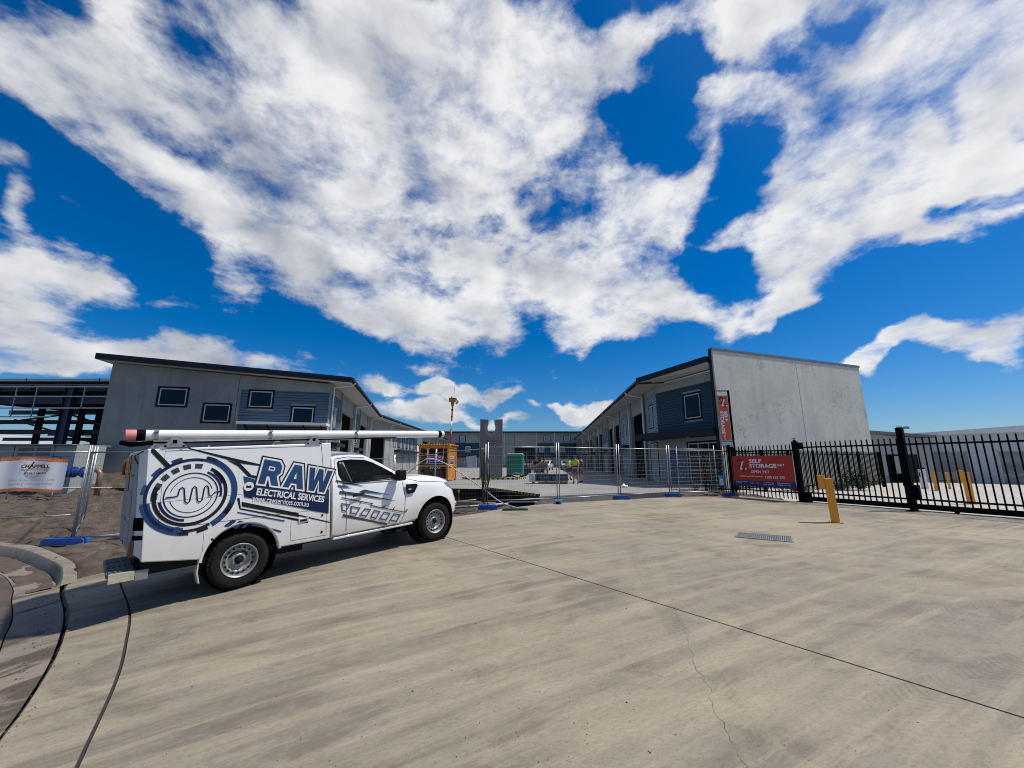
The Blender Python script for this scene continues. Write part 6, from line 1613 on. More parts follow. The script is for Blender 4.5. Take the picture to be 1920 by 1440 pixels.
HY = pm('hivis_yellow', (.62, .60, .02), .7, var=.15, scale=8); HL = pm('hivis_lime', (.22, .72, .22), .7, var=.15, scale=8); BND = pm('reflective', (.62, .62, .58), .4); NV = pm('navy_cloth', (.02, .025, .045), .85)
TAN = pm('tan_cloth', (.09, .06, .05), .85, var=.2, scale=8)
worker(3.76, 46.3, R(165), 'worker in yellow shirt and dark trousers standing alone near the forklift', HY, BND, 'trousers', pose='stand', cap=NV)
worker(4.27, 30.4, R(-150), 'worker in lime green shirt and dark shorts, left of the group of three', HL, BND, 'shorts', pose='hold', cap=NV)
worker(3.98, 25.3, R(150), 'worker in yellow shirt and brown shorts nearest the camera in the group', HY, NV, 'shorts', pose='hip', cap=NV, legm=TAN, H=1.72)
worker(4.50, 26.3, R(60), 'worker in dark clothes on the right of the group of three', NV, NV, 'shorts', pose='hold', cap=NV, legm=TAN)

# ------------------------------------------------------------------ the white service ute
VZ0 = G(-3.70, 5.77); VZ1 = G(-1.46, 8.14)
VZ0 += .012; VZ1 += .012
UT = thing('service_ute', 'white single cab service ute with canopy box and blue and black electrical graphics', 'ute', (-3.70, 5.77, VZ0))
UT.rotation_euler = (0, -math.atan2(VZ1 - VZ0, 3.22), .8136)
PW = bpy.data.materials.new('ute_white'); PW.use_nodes = True
def paint_white(m):
    t = m.node_tree; n = t.nodes; l = t.links; p = n['Principled BSDF']; p.inputs['Roughness'].default_value = .28; p.inputs['Coat Weight'].default_value = .5; p.inputs['Coat Roughness'].default_value = .06
    tc = n.new('ShaderNodeTexCoord'); sp = n.new('ShaderNodeSeparateXYZ'); l.new(tc.outputs['Object'], sp.inputs[0])
    nz = n.new('ShaderNodeTexNoise'); nz.inputs['Scale'].default_value = 3.0; nz.inputs['Detail'].default_value = 8; nz.inputs['Roughness'].default_value = .65; l.new(tc.outputs['Object'], nz.inputs['Vector'])
    # road dust thrown up along the lower edge
    mr_ = n.new('ShaderNodeMapRange'); mr_.inputs['From Min'].default_value = 1.15; mr_.inputs['From Max'].default_value = .40; l.new(sp.outputs[2], mr_.inputs['Value'])
    mm = n.new('ShaderNodeMath'); mm.operation = 'MULTIPLY'; l.new(mr_.outputs[0], mm.inputs[0]); l.new(nz.outputs['Fac'], mm.inputs[1]); mm.use_clamp = True
    mx = n.new('ShaderNodeMix'); mx.data_type = 'RGBA'; l.new(mm.outputs[0], mx.inputs[0]); mx.inputs[6].default_value = (.80, .80, .79, 1); mx.inputs[7].default_value = (.42, .36, .27, 1); l.new(mx.outputs[2], p.inputs['Base Color'])
    rr = n.new('ShaderNodeMapRange'); rr.inputs['To Min'].default_value = .22; rr.inputs['To Max'].default_value = .7; l.new(mm.outputs[0], rr.inputs['Value']); l.new(rr.outputs[0], p.inputs['Roughness'])
    b = n.new('ShaderNodeTexNoise'); b.inputs['Scale'].default_value = 2.2; l.new(tc.outputs['Object'], b.inputs['Vector']); bu = n.new('ShaderNodeBump'); bu.inputs['Strength'].default_value = .05; bu.inputs['Distance'].default_value = .02; l.new(b.outputs['Fac'], bu.inputs['Height']); l.new(bu.outputs[0], p.inputs['Normal'])
paint_white(PW)
TRIM = pm('black_trim', (.009, .009, .010), .55, var=.2, scale=12, spec=.15); RUB = pm('rubber', (.018, .018, .018), .85, var=.3, scale=20)
TYRE = pm('tyre', (.018, .016, .015), .88, var=.45, scale=9, tint=(.012, .012, .012), bump=.2, bscale=60, spec=.12)
RIM = pm('steel_rim', (.33, .33, .315), .45, metal=.5, var=.15, scale=14)
W = 1.80
VINK = pm('vinyl_black', (.010, .011, .013), .4, coat=.0, spec=.3); VGR = pm('vinyl_grey', (.035, .038, .045), .3, coat=.4); VBL = pm('vinyl_blue', (.010, .060, .155), .35, var=.35, scale=1.6, tint=(.006, .018, .085), coat=.1); VNV = pm('vinyl_navy', (.006, .011, .060), .4, coat=.0, spec=.3); VWH = pm('vinyl_white', (.80, .80, .80), .3, coat=.4); SEAM = pm('panel_gap', (.03, .03, .03), .8)

# --- canopy box
def arc_pts(cx, cz, r_, a0, a1, n): return [(cx + r_ * math.cos(R(a0 + (a1 - a0) * k / n)), cz + r_ * math.sin(R(a0 + (a1 - a0) * k / n))) for k in range(n + 1)]
bz = .445
arch = arc_pts(.02, .40, .44, 172, 5, 20)
prof = [(-1.015, .565), (-.44, .47)] + arch + [(1.20, .43), (1.17, 1.93), (-1.055, 1.90)]
mb = MB(); mb.prism(prof, .0, W); box = mb.build('canopy_box', PW, UT)
bm = bmesh.new(); bm.from_mesh(box.data); bmesh.ops.triangulate(bm, faces=[f for f in bm.faces if len(f.verts) > 4]); bm.to_mesh(box.data); bm.free()
b_ = box.modifiers.new('bevel', 'BEVEL'); b_.width = .022; b_.segments = 3; b_.limit_method = 'ANGLE'; b_.angle_limit = R(40)
for p in box.data.polygons: p.use_smooth = True
box.modifiers.new('wn', 'WEIGHTED_NORMAL')
mb = MB()
for za, zb, xa, xb in ((.60, 1.89, -1.016, -1.056),): mb.add([(xa + .002, .012, za), (xa - .06, .085, za + .05), (xa - .06, W - .085, za + .05), (xa + .002, W - .012, za), (xb + .002, .012, zb), (xb - .06, .085, zb - .02), (xb - .06, W - .085, zb - .02), (xb + .002, W - .012, zb)], [(0, 3, 2, 1), (4, 5, 6, 7), (0, 1, 5, 4), (1, 2, 6, 5), (2, 3, 7, 6)])
mb.build('rear_surround', PW, UT)
# arch lip and liner
mb = MB(); a1 = arc_pts(.02, .40, .447, 176, 3, 24); a2 = arc_pts(.02, .40, .477, 176, 3, 24)
for k in range(24): mb.add([(a1[k][0], -.008, a1[k][1]), (a1[k + 1][0], -.008, a1[k + 1][1]), (a2[k + 1][0], -.003, a2[k + 1][1]), (a2[k][0], -.003, a2[k][1]), (a1[k][0], .03, a1[k][1]), (a1[k + 1][0], .03, a1[k + 1][1])], [(0, 1, 2, 3), (0, 4, 5, 1)])
mb.build('arch_lip', PW, UT, smooth=True)
mb = MB(); mb.lathe([(.437, .05), (.437, .5)], 32, 'y', (.02, 0, .40)); mb.lathe([(0, .5), (.437, .5)], 32, 'y', (.02, 0, .40)); mb.build('wheel_liner', TRIM, UT)
# under body
mb = MB(); mb.box(-1.05, 3.6, .35, .55, .42, .56); mb.box(-1.05, 3.6, W - .55, W - .35, .42, .56); mb.box(-.9, 2.6, .12, .3, .40, .44); mb.box(-1.0, 1.2, .1, W - .1, .40, .47); mb.tube([(0.02, .25, .40), (0.02, W - .25, .40)], .06, 8); mb.tube([(3.25, .25, .38), (3.25, W - .25, .38)], .05, 8); mb.box(1.25, 3.0, .3, W - .3, .40, .44); mb.box(.5, .9, .3, .7, .28, .42); mb.build('chassis', TRIM, UT)
# mud flaps
for y in (.06, W - .30): mb = MB(); mb.prism([(-.455, .46), (-.44, .46), (-.445, .30), (-.42, .17), (-.435, .165), (-.462, .30)], y, y + .2); mb.build('mud_flap', pm('flap_white', (.5, .49, .46), .6) if y < .1 else RUB, UT)


# --- cab: lofted body
def sec(x, zb, y1, z1, yb, zbelt, ys, zs, yt, zt, zc, y0=.10, yl=.0):
    half = [(y0, zb), (yl + .015, zb + .06), (yl, zb + .16), (y1, z1), (yb, zbelt - .05), (yb + .012, zbelt), (ys, zs), (ys + (yt - ys) * .55, zs + (zt - zs) * .75), (yt, zt), ((yt + W / 2) / 2, (zt * .4 + zc * .6)), (W / 2, zc)]
    full = half + [(W - a, b) for a, b in half[-2::-1]]
    return [(x, a, b) for a, b in full]
S = [sec(1.235, .42, .0, .80, .02, 1.24, .125, 1.66, .23, 1.73, 1.765), sec(1.30, .40, .0, .80, .02, 1.24, .12, 1.69, .23, 1.755, 1.79),
     sec(1.55, .40, -.004, .80, .018, 1.24, .12, 1.695, .23, 1.76, 1.80), sec(1.80, .40, -.004, .80, .018, 1.235, .125, 1.67, .235, 1.73, 1.775), sec(1.92, .40, -.004, .80, .018, 1.23, .13, 1.62, .24, 1.67, 1.72),
     sec(2.15, .40, -.004, .80, .018, 1.225, .125, 1.51, .22, 1.55, 1.60), sec(2.38, .40, -.004, .80, .018, 1.215, .115, 1.385, .20, 1.42, 1.47), sec(2.58, .41, -.004, .80, .018, 1.20, .10, 1.275, .18, 1.305, 1.35),
     sec(2.66, .42, -.004, .80, .022, 1.16, .09, 1.235, .20, 1.265, 1.305), sec(2.80, .43, -.012, .80, .02, 1.12, .085, 1.215, .22, 1.255, 1.29), sec(3.05, .44, -.022, .80, .01, 1.09, .08, 1.20, .24, 1.245, 1.275), sec(3.30, .44, -.022, .80, .01, 1.06, .085, 1.18, .27, 1.225, 1.255),
     sec(3.50, .44, -.010, .80, .03, 1.02, .11, 1.145, .30, 1.19, 1.22), sec(3.63, .43, .02, .78, .07, .98, .16, 1.10, .34, 1.15, 1.18, yl=.03), sec(3.73, .42, .065, .76, .12, .93, .23, 1.04, .40, 1.09, 1.12, .16, .07), sec(3.82, .42, .13, .72, .19, .88, .31, .98, .46, 1.02, 1.05, .22, .13), sec(3.90, .43, .24, .70, .30, .84, .42, .93, .55, .96, .98, .33, .24), sec(3.95, .46, .42, .68, .47, .80, .55, .88, .65, .90, .92, .5, .42)]
mb = MB(); m_ = len(S[0]); mb.v = [p for s_ in S for p in s_]
for i in range(len(S) - 1):
    for k in range(m_ - 1): mb.f.append((i * m_ + k, i * m_ + k + 1, (i + 1) * m_ + k + 1, (i + 1) * m_ + k)); mb.m.append(0)
    mb.f.append((i * m_ + m_ - 1, i * m_, (i + 1) * m_, (i + 1) * m_ + m_ - 1)); mb.m.append(0)
mb.f.append(tuple(range(m_))); mb.m.append(0); mb.f.append(tuple((len(S) - 1) * m_ + k for k in range(m_ - 1, -1, -1))); mb.m.append(0)
cab = mb.build('cab', PW, UT)
cab.data.materials.append(TRIM)


def boolean(o, cutter_mb, mat_index=1):
    c = bpy.data.objects.new('cutter', cutter_mb.mesh('cutter')); col.objects.link(c)
    c.data.materials.append(PW); c.data.materials.append(TRIM)
    for p in c.data.polygons: p.material_index = mat_index
    par = o.parent; o.parent = None; mo = o.modifiers.new('b', 'BOOLEAN'); mo.operation = 'DIFFERENCE'; mo.object = c; mo.solver = 'EXACT'
    bpy.context.view_layer.update(); me = bpy.data.meshes.new_from_object(o.evaluated_get(bpy.context.evaluated_depsgraph_get()))
    o.modifiers.clear(); old = o.data; o.data = me; bpy.data.objects.remove(c); bpy.data.meshes.remove(old); me.name = o.name; o.parent = par


AX, AZ, AR = 3.26, .375, .44
def arch_cut(y0, y1):
    c = MB(); n = 40; ring = [(AX + AR * math.cos(2 * math.pi * k / n) * 1.02, AZ + AR * math.sin(2 * math.pi * k / n) * 1.08) for k in range(n)]; c.prism(ring, y0, y1); return c
boolean(cab, arch_cut(-.2, .42)); boolean(cab, arch_cut(W - .42, W + .2))
WIN = [(1.40, 1.262), (1.33, 1.40), (1.315, 1.60), (1.345, 1.632), (1.55, 1.645), (1.80, 1.625), (1.95, 1.575), (2.20, 1.445), (2.40, 1.325), (2.405, 1.262)]
c = MB(); c.prism(WIN, -.3, W + .3); boolean(cab, c)
smooth_angle(cab, 32)
# glass, tinted
mb = MB(); mb.prism([(x, z) for x, z in WIN], 0, .004); g_ = mb.build('side_window', glass('ute_glass', (.006, .008, .009), .02, .30, .35), UT)
for v in g_.data.vertices: v.co.y += .045 + max(0, v.co.z - 1.24) * .21
mb = MB(); mb.prism([(x, z) for x, z in WIN], 0, .004); g_ = mb.build('side_window', MATS['ute_glass'], UT)
for v in g_.data.vertices: v.co.y = W - (v.co.y + .045 + max(0, v.co.z - 1.24) * .21)
# black window surround lines
mb = MB(); mb.tube([(1.40, .02, 1.255), (1.9, .018, 1.255), (2.40, .018, 1.250)], .009, 6); mb.build('belt_moulding', TRIM, UT)
# interior: seat, headrest, belt, dash and steering wheel inside the opening
IN = pm('interior_grey', (.10, .10, .10), .8); INL = pm('interior_pale', (.42, .42, .40), .8)
for y in (.28, 1.12):
    mb = MB(); mb.prism([(1.42, 1.262), (1.56, 1.262), (1.50, 1.44), (1.40, 1.44)], y, y + .42); s_ = mb.build('seat', IN, UT, bevel=.03)
    mb = MB(); mb.prism([(1.40, 1.47), (1.49, 1.47), (1.47, 1.60), (1.40, 1.60)], y + .09, y + .33); mb.build('headrest', IN, s_, bevel=.03)
mb = MB(); mb.prism([(1.98, 1.262), (2.38, 1.262), (2.34, 1.31), (2.05, 1.33)], .10, W - .1); mb.build('dashboard', IN, UT, bevel=.01)
mb = MB(); mb.lathe([(.165, -.012), (.18, 0), (.165, .012), (.15, 0), (.165, -.012)], 24, 'y'); sw = mb.build('steering_wheel', TRIM, UT, smooth=True); sw.location = (1.93, .50, 1.27); sw.rotation_euler = (0, 0, 0)
sw.rotation_euler = (0, R(20), R(90))
mb = MB(); mb.box(1.34, 1.38, .20, .26, 1.262, 1.62); mb.tube([(1.37, .12, 1.60), (1.50, .22, 1.40), (1.58, .30, 1.262)], .018, 6); mb.build('seat_belt', INL, UT)
mb = MB(); mb.bar((1.40, .13, 1.60), (1.60, .20, 1.262), .08, .02); mb.build('pillar_trim', INL, UT)
# windscreen on the sloping front surface
def at_sec(x, k):
    for a, b in zip(S[:-1], S[1:]):
        if a[0][0] <= x <= b[0][0]:
            t = (x - a[0][0]) / (b[0][0] - a[0][0]); return Vector(a[k]).lerp(Vector(b[k]), t)
mb = MB(); xs_ = [1.97, 2.1, 2.25, 2.40, 2.54]; ks = [8, 9, 10, 11, 12]
for x in xs_:
    for k in ks: p = at_sec(x, k); mb.v.append((p.x + .004, p.y, p.z + .008))
for i in range(len(xs_) - 1):
    for j in range(len(ks) - 1): mb.f.append((i * 5 + j, i * 5 + j + 1, (i + 1) * 5 + j + 1, (i + 1) * 5 + j)); mb.m.append(0)
mb.build('windscreen', glass('windscreen_glass', (.02, .03, .035), .03, .95), UT, smooth=True)


def on_side(x, z, off=.0):
    """y of the near side skin of the cab at (x, z)"""
    a = [at_sec(min(max(x, 1.236), 3.94), k) for k in range(9)]
    for p, q in zip(a[:-1], a[1:]):
        if p.z <= z <= q.z: t = (z - p.z) / max(1e-6, q.z - p.z); return p.y + (q.y - p.y) * t - off
    return 0.0 - off
def side_line(pts, name, mat, w=.006, off=.0015, par=None):
    mb = MB(); P_ = [Vector(p) for p in pts]
    out = []
    for a, b in zip(P_[:-1], P_[1:]):
        n = max(1, int((b - a).length / .06))
        out += [a.lerp(b, k / n) for k in range(n)]
    out.append(P_[-1])
    mb.tube([(p.x, on_side(p.x, p.y, off), p.y) for p in out], w, 5); return mb.build(name, mat, par or UT)
side_line([(1.46, .44), (1.455, .9), (1.44, 1.10), (1.32, 1.24), (1.275, 1.50), (1.29, 1.66)], 'door_gap', SEAM, .004)
side_line([(2.50, 1.24), (2.52, 1.10), (2.56, .90), (2.54, .62), (2.47, .47), (2.30, .45), (1.46, .44)], 'door_gap', SEAM, .004)
side_line([(2.62, 1.235), (2.90, 1.155), (3.25, 1.125), (3.52, 1.09), (3.62, 1.05)], 'bonnet_gap', SEAM, .004)
side_line([(1.29, 1.665), (1.5, 1.69), (1.8, 1.665)], 'gutter_line', SEAM, .004)
# door handle, vent, mirror
mb = MB(); mb.tube([(1.55, -.018, 1.035), (1.58, -.035, 1.045), (1.72, -.035, 1.068), (1.75, -.018, 1.07)], [.014, .018, .018, .012], 8); mb.build('door_handle', TRIM, UT, smooth=True)
mb = MB(); mb.prism([(2.56, 1.135), (2.78, 1.13), (2.82, 1.10), (2.74, .97), (2.60, .955), (2.575, 1.0)], -.026, -.004); mb.build('fender_vent', TRIM, UT, bevel=.006)
mb = MB(); mb.box(2.61, 2.67, -.029, -.0265, 1.03, 1.055); mb.build('vent_badge', ALU, UT)
mb = MB(); mb.prism([(2.30, 1.225), (2.46, 1.225), (2.47, 1.39), (2.43, 1.42), (2.31, 1.41)], -.20, -.045); mb.build('wing_mirror', TRIM, UT, bevel=.03); mb = MB(); mb.box(2.34, 2.42, -.05, .05, 1.24, 1.29); mb.build('mirror_arm', TRIM, UT)
mb = MB(); mb.prism([(2.30, 1.225), (2.46, 1.225), (2.47, 1.39), (2.43, 1.42), (2.31, 1.41)], W + .045, W + .20); mb.build('wing_mirror', TRIM, UT, bevel=.03)
mb = MB(); mb.prism([(2.30, 1.262), (2.42, 1.262), (2.30, 1.38)], .04, .06); mb.build('quarter_trim', TRIM, UT)
# headlights and front
HLm = pm('headlight_glass', (.16, .19, .22), .12, coat=.8)
for sgn in (0, 1):
    mb = MB(); rows = []
    for x, za, zb in ((3.50, 1.085, 1.075), (3.58, 1.09, 1.00), (3.68, 1.065, .95), (3.77, 1.01, .915), (3.84, .955, .89)):
        rows.append([(x, on_side(x, za, .008), za), (x, on_side(x, (za + zb) / 2, .010), (za + zb) / 2), (x, on_side(x, zb, .008), zb)])
    for r_ in rows:
        for p in r_: mb.v.append((p[0], p[1] if sgn == 0 else W - p[1], p[2]))
    for i in range(len(rows) - 1):
        for k in range(2): mb.f.append((i * 3 + k, i * 3 + k + 1, (i + 1) * 3 + k + 1, (i + 1) * 3 + k)); mb.m.append(0)
    mb.build('headlight', HLm, UT, smooth=True)
mb = MB(); mb.box(3.93, 3.965, .5, W - .5, .62, .86); mb.box(3.90, 3.955, .45, W - .45, .47, .57); mb.build('grille', TRIM, UT)
mb = MB(); mb.tube([(3.86, .20, .62), (3.875, .20, .62)], .05, 10); mb.build('fog_light', ALU, UT); mb = MB(); mb.tube([(3.86, W - .20, .62), (3.875, W - .20, .62)], .05, 10); mb.build('fog_light', ALU, UT)
mb = MB(); mb.bar((2.56, .5, 1.335), (2.50, 1.2, 1.385), .02); mb.build('wiper', TRIM, UT)
mb = MB(); mb.box(1.20, 1.232, .15, W - .15, .5, 1.7); mb.build('cab_rear_gap', TRIM, UT)
# front wheel liner
for a, b in ((.06, .40), (W - .40, W - .06)):
    mb = MB(); mb.lathe([(AR * 1.0, a), (AR * 1.0, b)], 32, 'y', (AX, 0, AZ)); mb.build('wheel_liner', TRIM, UT)
# side sill with dust
mb = MB(); mb.prism([(1.26, .385), (2.74, .395), (2.72, .43), (1.26, .42)], .02, .12); mb.build('sill', PW, UT, bevel=.008)


# --- wheels
def road_wheel(x, y, z, out, label=None):
    w = .25; y0 = y; s = out    # y0: outer face; s=-1 outer side looks to -y
    c = lambda r_, t: (r_, s * -t)
    mb = MB(); RR_ = .385
    mb.lathe([(.235, -.015 * 1), (.25, -.004), (.29, .003), (.335, .0), (.362, -.02), (RR_, -.05), (RR_, -w + .05), (.362, -w + .02), (.30, -w), (.235, -w)], 48, 'y')
    n = 34
    for k in range(n):     # tread lugs
        a = 2 * math.pi * k / n; a2 = a + 2 * math.pi / n * .62
        for (ta, tb, ra, rb) in ((-.022, -.075, .372, .388), (-.085, -.125, .386, .3905), (-.135, -.175, .386, .3905), (-.18, -w + .03, .388, .372)):
            q = []
            for rr_, tt in ((ra - .012, ta), (rb - .008, tb), (rb + .005, tb), (ra + .007, ta)):
                for aa in (a, a2): q.append((rr_ * math.cos(aa), tt, rr_ * math.sin(aa)))
            mb.add(q, [(0, 1, 3, 2), (2, 3, 5, 4), (4, 5, 7, 6), (6, 7, 1, 0), (0, 2, 4, 6), (1, 7, 5, 3)])
    mb.v = [(v[0] * .94, v[1], v[2] * .94) for v in mb.v]
    t = mb.build('wheel', TYRE, UT, smooth=False); smooth_angle(t, 28); t.location = (x, y0, z)
    if s > 0: t.scale = (1, -1, 1) if False else (1, 1, 1); t.rotation_euler = (0, 0, math.pi)
    # local -y... the profile runs inward along -y so flip for the near side
    if s < 0: t.rotation_euler = (0, 0, math.pi)
    else: t.rotation_euler = (0, 0, 0)
    mb = MB(); mb.lathe([(.0, -.075), (.055, -.072), (.06, -.045), (.085, -.05), (.10, -.085), (.125, -.095), (.142, -.07), (.158, -.052), (.175, -.058), (.195, -.085), (.205, -.06), (.212, -.03), (.228, -.006), (.238, -.004), (.240, -.02), (.236, -.04)], 48, 'y'); mb.v = [(v[0] * .93, v[1], v[2] * .93) for v in mb.v]
    mb.build('rim', RIM, t, smooth=True)
    mb = MB()
    for k in range(16):
        a = 2 * math.pi * k / 16; cx_, cz_ = .164 * math.cos(a), .164 * math.sin(a); mb.lathe([(0, -.0535), (.0145, -.0535), (.0145, -.06)], 10, 'y', (cx_, 0, cz_))
    mb.build('vent_holes', BLKR, t)
    mb = MB(); mb.lathe([(0, -.02), (.03, -.02), (.038, -.03), (.042, -.065)], 20, 'y'); mb.build('hub', TRIM, t, smooth=True)
    mb = MB()
    for k in range(6):
        a = 2 * math.pi * k / 6; mb.lathe([(0, -.03), (.010, -.03), (.012, -.055)], 6, 'y', (.068 * math.cos(a), 0, .068 * math.sin(a)))
    mb.build('wheel_nuts', pm('nut', (.25, .25, .25), .4, metal=.7), t)
for q in ((.0, .012, -1), (3.25, .012, -1), (.0, W - .012, 1), (3.25, W - .012, 1)): road_wheel(q[0], q[1], .362, q[2])

# --- rear face: doors, handles, lights, step
DUST = pm('dusty_door', (.34, .335, .33), .55, var=.35, scale=2.5, tint=(.20, .20, .205), streak=(1, 1, .25))
mb = MB(); mb.box(-1.135, -1.07, .13, W - .13, .68, 1.84); rdoor = mb.build('rear_door', DUST, UT, bevel=.01)
mb = MB()
for z0_, z1_ in ((.74, 1.0), (1.04, 1.36)): mb.box(-1.143, -1.136, .18, W - .18, z0_, z1_)
mb.build('pressed_panel', DUST, rdoor)
mb = MB(); mb.box(-1.142, -1.1355, W / 2 - .01, W / 2 + .01, .68, 1.84); mb.build('door_gap', SEAM, rdoor)
OR = pm('handle_orange', (.62, .30, .05), .5); 
for y, m2 in ((.22, OR), (.95, pm('handle_rust', (.20, .08, .04), .7))):
    mb = MB(); mb.tube([(-1.13, y, 1.58), (-1.20, y, 1.59), (-1.20, y, 1.77), (-1.13, y, 1.78)], .016, 6); mb.build('door_hook', m2, UT, smooth=True)
mb = MB(); mb.tube([(-1.08, .05, 1.88), (-1.16, .04, 1.82), (-1.12, .06, 1.72)], .008, 5); mb.build('wire', TRIM, UT)
for z0_, z1_ in ((.93, 1.08), (.82, .87)): mb = MB(); mb.add([(-1.022, .002, z0_), (-1.105, .10, z0_), (-1.105, .10, z1_), (-1.028, .002, z1_), (-1.0, .01, z0_), (-1.06, .12, z0_), (-1.06, .12, z1_), (-1.0, .01, z1_)], [(0, 1, 2, 3), (4, 7, 6, 5), (0, 4, 5, 1), (2, 6, 7, 3), (0, 3, 7, 4), (1, 5, 6, 2)]); mb.build('black_patch', BLK, UT)
mb = MB(); mb.box(-1.12, -1.07, .10, .17, .62, .80); mb.build('tail_light', pm('tail_red', (.13, .008, .010), .25, coat=.6), UT); mb = MB(); mb.box(-1.12, -1.07, W - .17, W - .10, .62, .80); mb.build('tail_light', MATS['tail_red'], UT)
TRD = pm('step_grey', (.20, .20, .19), .6, var=.35, scale=9); STY = pm('step_cream', (.50, .45, .33), .6, var=.2, scale=10)
stp = MB().prism([(-1.29, .14), (-1.25, .08), (-1.06, .08), (-1.04, .14), (-1.04, 1.10), (-1.08, 1.16), (-1.25, 1.16), (-1.29, 1.10)], .42, .475, 'z').build('rear_step', TRD, UT, bevel=.008)
mb = MB()
for r_ in range(3):
    for k in range(5): x = -1.275 + .047 * k; y = .12 + .33 * r_; mb.prism([(x, y), (x + .026, y), (x + .036, y + .27), (x + .010, y + .27)], .476, .488, 'z')
mb.build('tread', pm('tread_grey', (.10, .10, .10), .7, var=.3, scale=12), stp)
mb = MB(); mb.prism([(-1.27, .055), (-1.05, .045), (-1.05, .075), (-1.27, .085)], .375, .475, 'z'); mb.build('step_side', STY, stp)
for q in ((-1.20, -.95, .20, .28, .38, .42), (-1.20, -.95, .9, 1.0, .38, .42), (-1.045, -.93, .05, .09, .36, .47)): mb = MB(); mb.box(*q); mb.build('step_bracket', GALV_D, stp)
mb = MB(); mb.box(-1.03, -.90, .2, 1.5, .38, .50); mb.build('tow_bar', TRIM, UT); mb = MB(); mb.box(-1.0, -.5, .08, .5, .40, .56); mb.build('tow_bar', TRIM, UT)
# canopy details: locks, fixings, vents, seams
sl = lambda pts, nm='door_gap', w=.0045, m=SEAM: MB().tube([(p[0], .0 + w * .35, p[1]) for p in pts], w, 4).build(nm, m, UT)
sl([(-.885, .92), (-.885, 1.87), (.99, 1.885)]); sl([(-1.08, 1.243), (1.17, 1.250)], w=.0025); sl([(-.885, .918), (.62, .905), (.62, .50), (1.14, .49), (1.13, .86), (1.02, 1.885)]); sl([(-.425, .81), (-.425, .49)], w=.003); sl([(.62, .905), (1.13, .88)], w=.003)
mb = MB(); mb.box(.72, .865, -.012, -.001, .74, .80); mb.build('lock_plate', ALU, UT, bevel=.004); mb = MB(); mb.box(.745, .84, -.016, -.0125, .757, .783); mb.build('lock_slot', TRIM, UT)
for x, z in ((1.07, .80), (1.07, .55), (-.33, .70)): MB().lathe([(0, -.010), (.014, -.008), (.018, -.001)], 12, 'y', (x, 0, z)).build('fixing', BLKR, UT)
# --- roof rack, conduit tube, ladder
RK = pm('rack_alloy', (.38, .38, .38), .4, metal=.6, var=.2, scale=10)
for x in (-.80, .90):
    mb = MB(); mb.prism([(x - .13, 1.915), (x + .13, 1.915), (x + .06, 1.99), (x + .035, 2.035), (x - .035, 2.035), (x - .06, 1.99)], -.01, .012); mb.build('rack_bracket', RK, UT); mb = MB(); mb.prism([(x - .13, 1.915), (x + .13, 1.915), (x + .06, 1.99), (x + .035, 2.035), (x - .035, 2.035), (x - .06, 1.99)], W - .012, W + .01); rb = mb.build('rack_bracket', RK, UT)
    mb = MB(); mb.box(x - .022, x + .022, -.0135, -.0105, 1.965, 2.01); mb.build('bar_end', BLK, rb)
    mb = MB(); mb.box(x - .025, x + .025, .013, W - .013, 1.955, 2.005); mb.build('rack_bar', RK, UT)
    for dx in (-.09, .09): MB().lathe([(0, -.02), (.012, -.018), (.014, -.0105)], 8, 'y', (x + dx, 0, 1.93)).build('fixing', BLKR, UT)
TB = pm('tube_white', (.76, .76, .75), .4, var=.08, scale=5)
ty, tz = .10, 2.075; T0, T1 = -1.22, 3.36
dz = lambda x: tz + (x + 1.3) * -.002
tube = thing('conduit_tube', 'long white tube with pink and cream end caps strapped along the ute roof', 'tube', UT.location, 0); tube.rotation_euler = UT.rotation_euler
MB().tube([(T0 + .14, ty, dz(T0)), (T1, ty, dz(T1))], .066, 24).build('tube', TB, tube, smooth=False); smooth_angle(bpy.data.objects[[o.name for o in tube.children][-1]] if tube.children else col.objects[-1], 40)
MB().tube([(T0 + .06, ty, dz(T0)), (T0 + .139, ty, dz(T0))], .071, 24).build('collar', BLK, tube)
MB().tube([(T0 - .045, ty, dz(T0)), (T0 + .059, ty, dz(T0))], .069, 24).build('end_cap', pm('cap_pink', (.72, .24, .22), .5), tube, bevel=.008, label='pink rear end cap')
MB().tube([(T1 + .001, ty, dz(T1)), (T1 + .07, ty, dz(T1))], .073, 24).build('collar', BLK, tube)
MB().tube([(T1 + .071, ty, dz(T1)), (T1 + .15, ty, dz(T1))], .068, 24).build('end_cap', pm('cap_cream', (.70, .60, .48), .5), tube, bevel=.01, label='cream front end cap')
for x in (-.98, .30, 1.62):
    MB().tube([(x - .022, ty, dz(x)), (x + .022, ty, dz(x))], .0705, 24).build('hose_clamp', GALV, tube); MB().box(x - .02, x + .02, ty - .09, ty - .06, tz + .035, tz + .055).build('clamp_screw', GALV, tube)
ld = thing('ladder', 'black and alloy ladder lying on the rack beneath the white tube', 'ladder', UT.location, 0); ld.rotation_euler = UT.rotation_euler
for y in (.22, .58): MB().box(-1.12, 2.35, y - .015, y + .015, 2.012, 2.055).build('stile', BLK if y < .3 else RK, ld)
for k in range(14): MB().tube([(-1.0 + .25 * k, .236, 2.033), (-1.0 + .25 * k, .564, 2.033)], .013, 6).build('rung', RK, ld)
w_ = thing('roof_panel', 'flat white panel edge lying on the far side of the roof rack', 'panel', UT.location, 0); w_.rotation_euler = UT.rotation_euler
MB().box(-.55, 2.2, .95, 1.65, 2.02, 2.05).build('panel', WHITE, w_)
MB().tube([(-1.25, .06, 1.985), (-.9, .05, 1.975), (1.0, .05, 1.99), (2.4, .07, 2.0)], .011, 6).build('strap', BLK, UT)
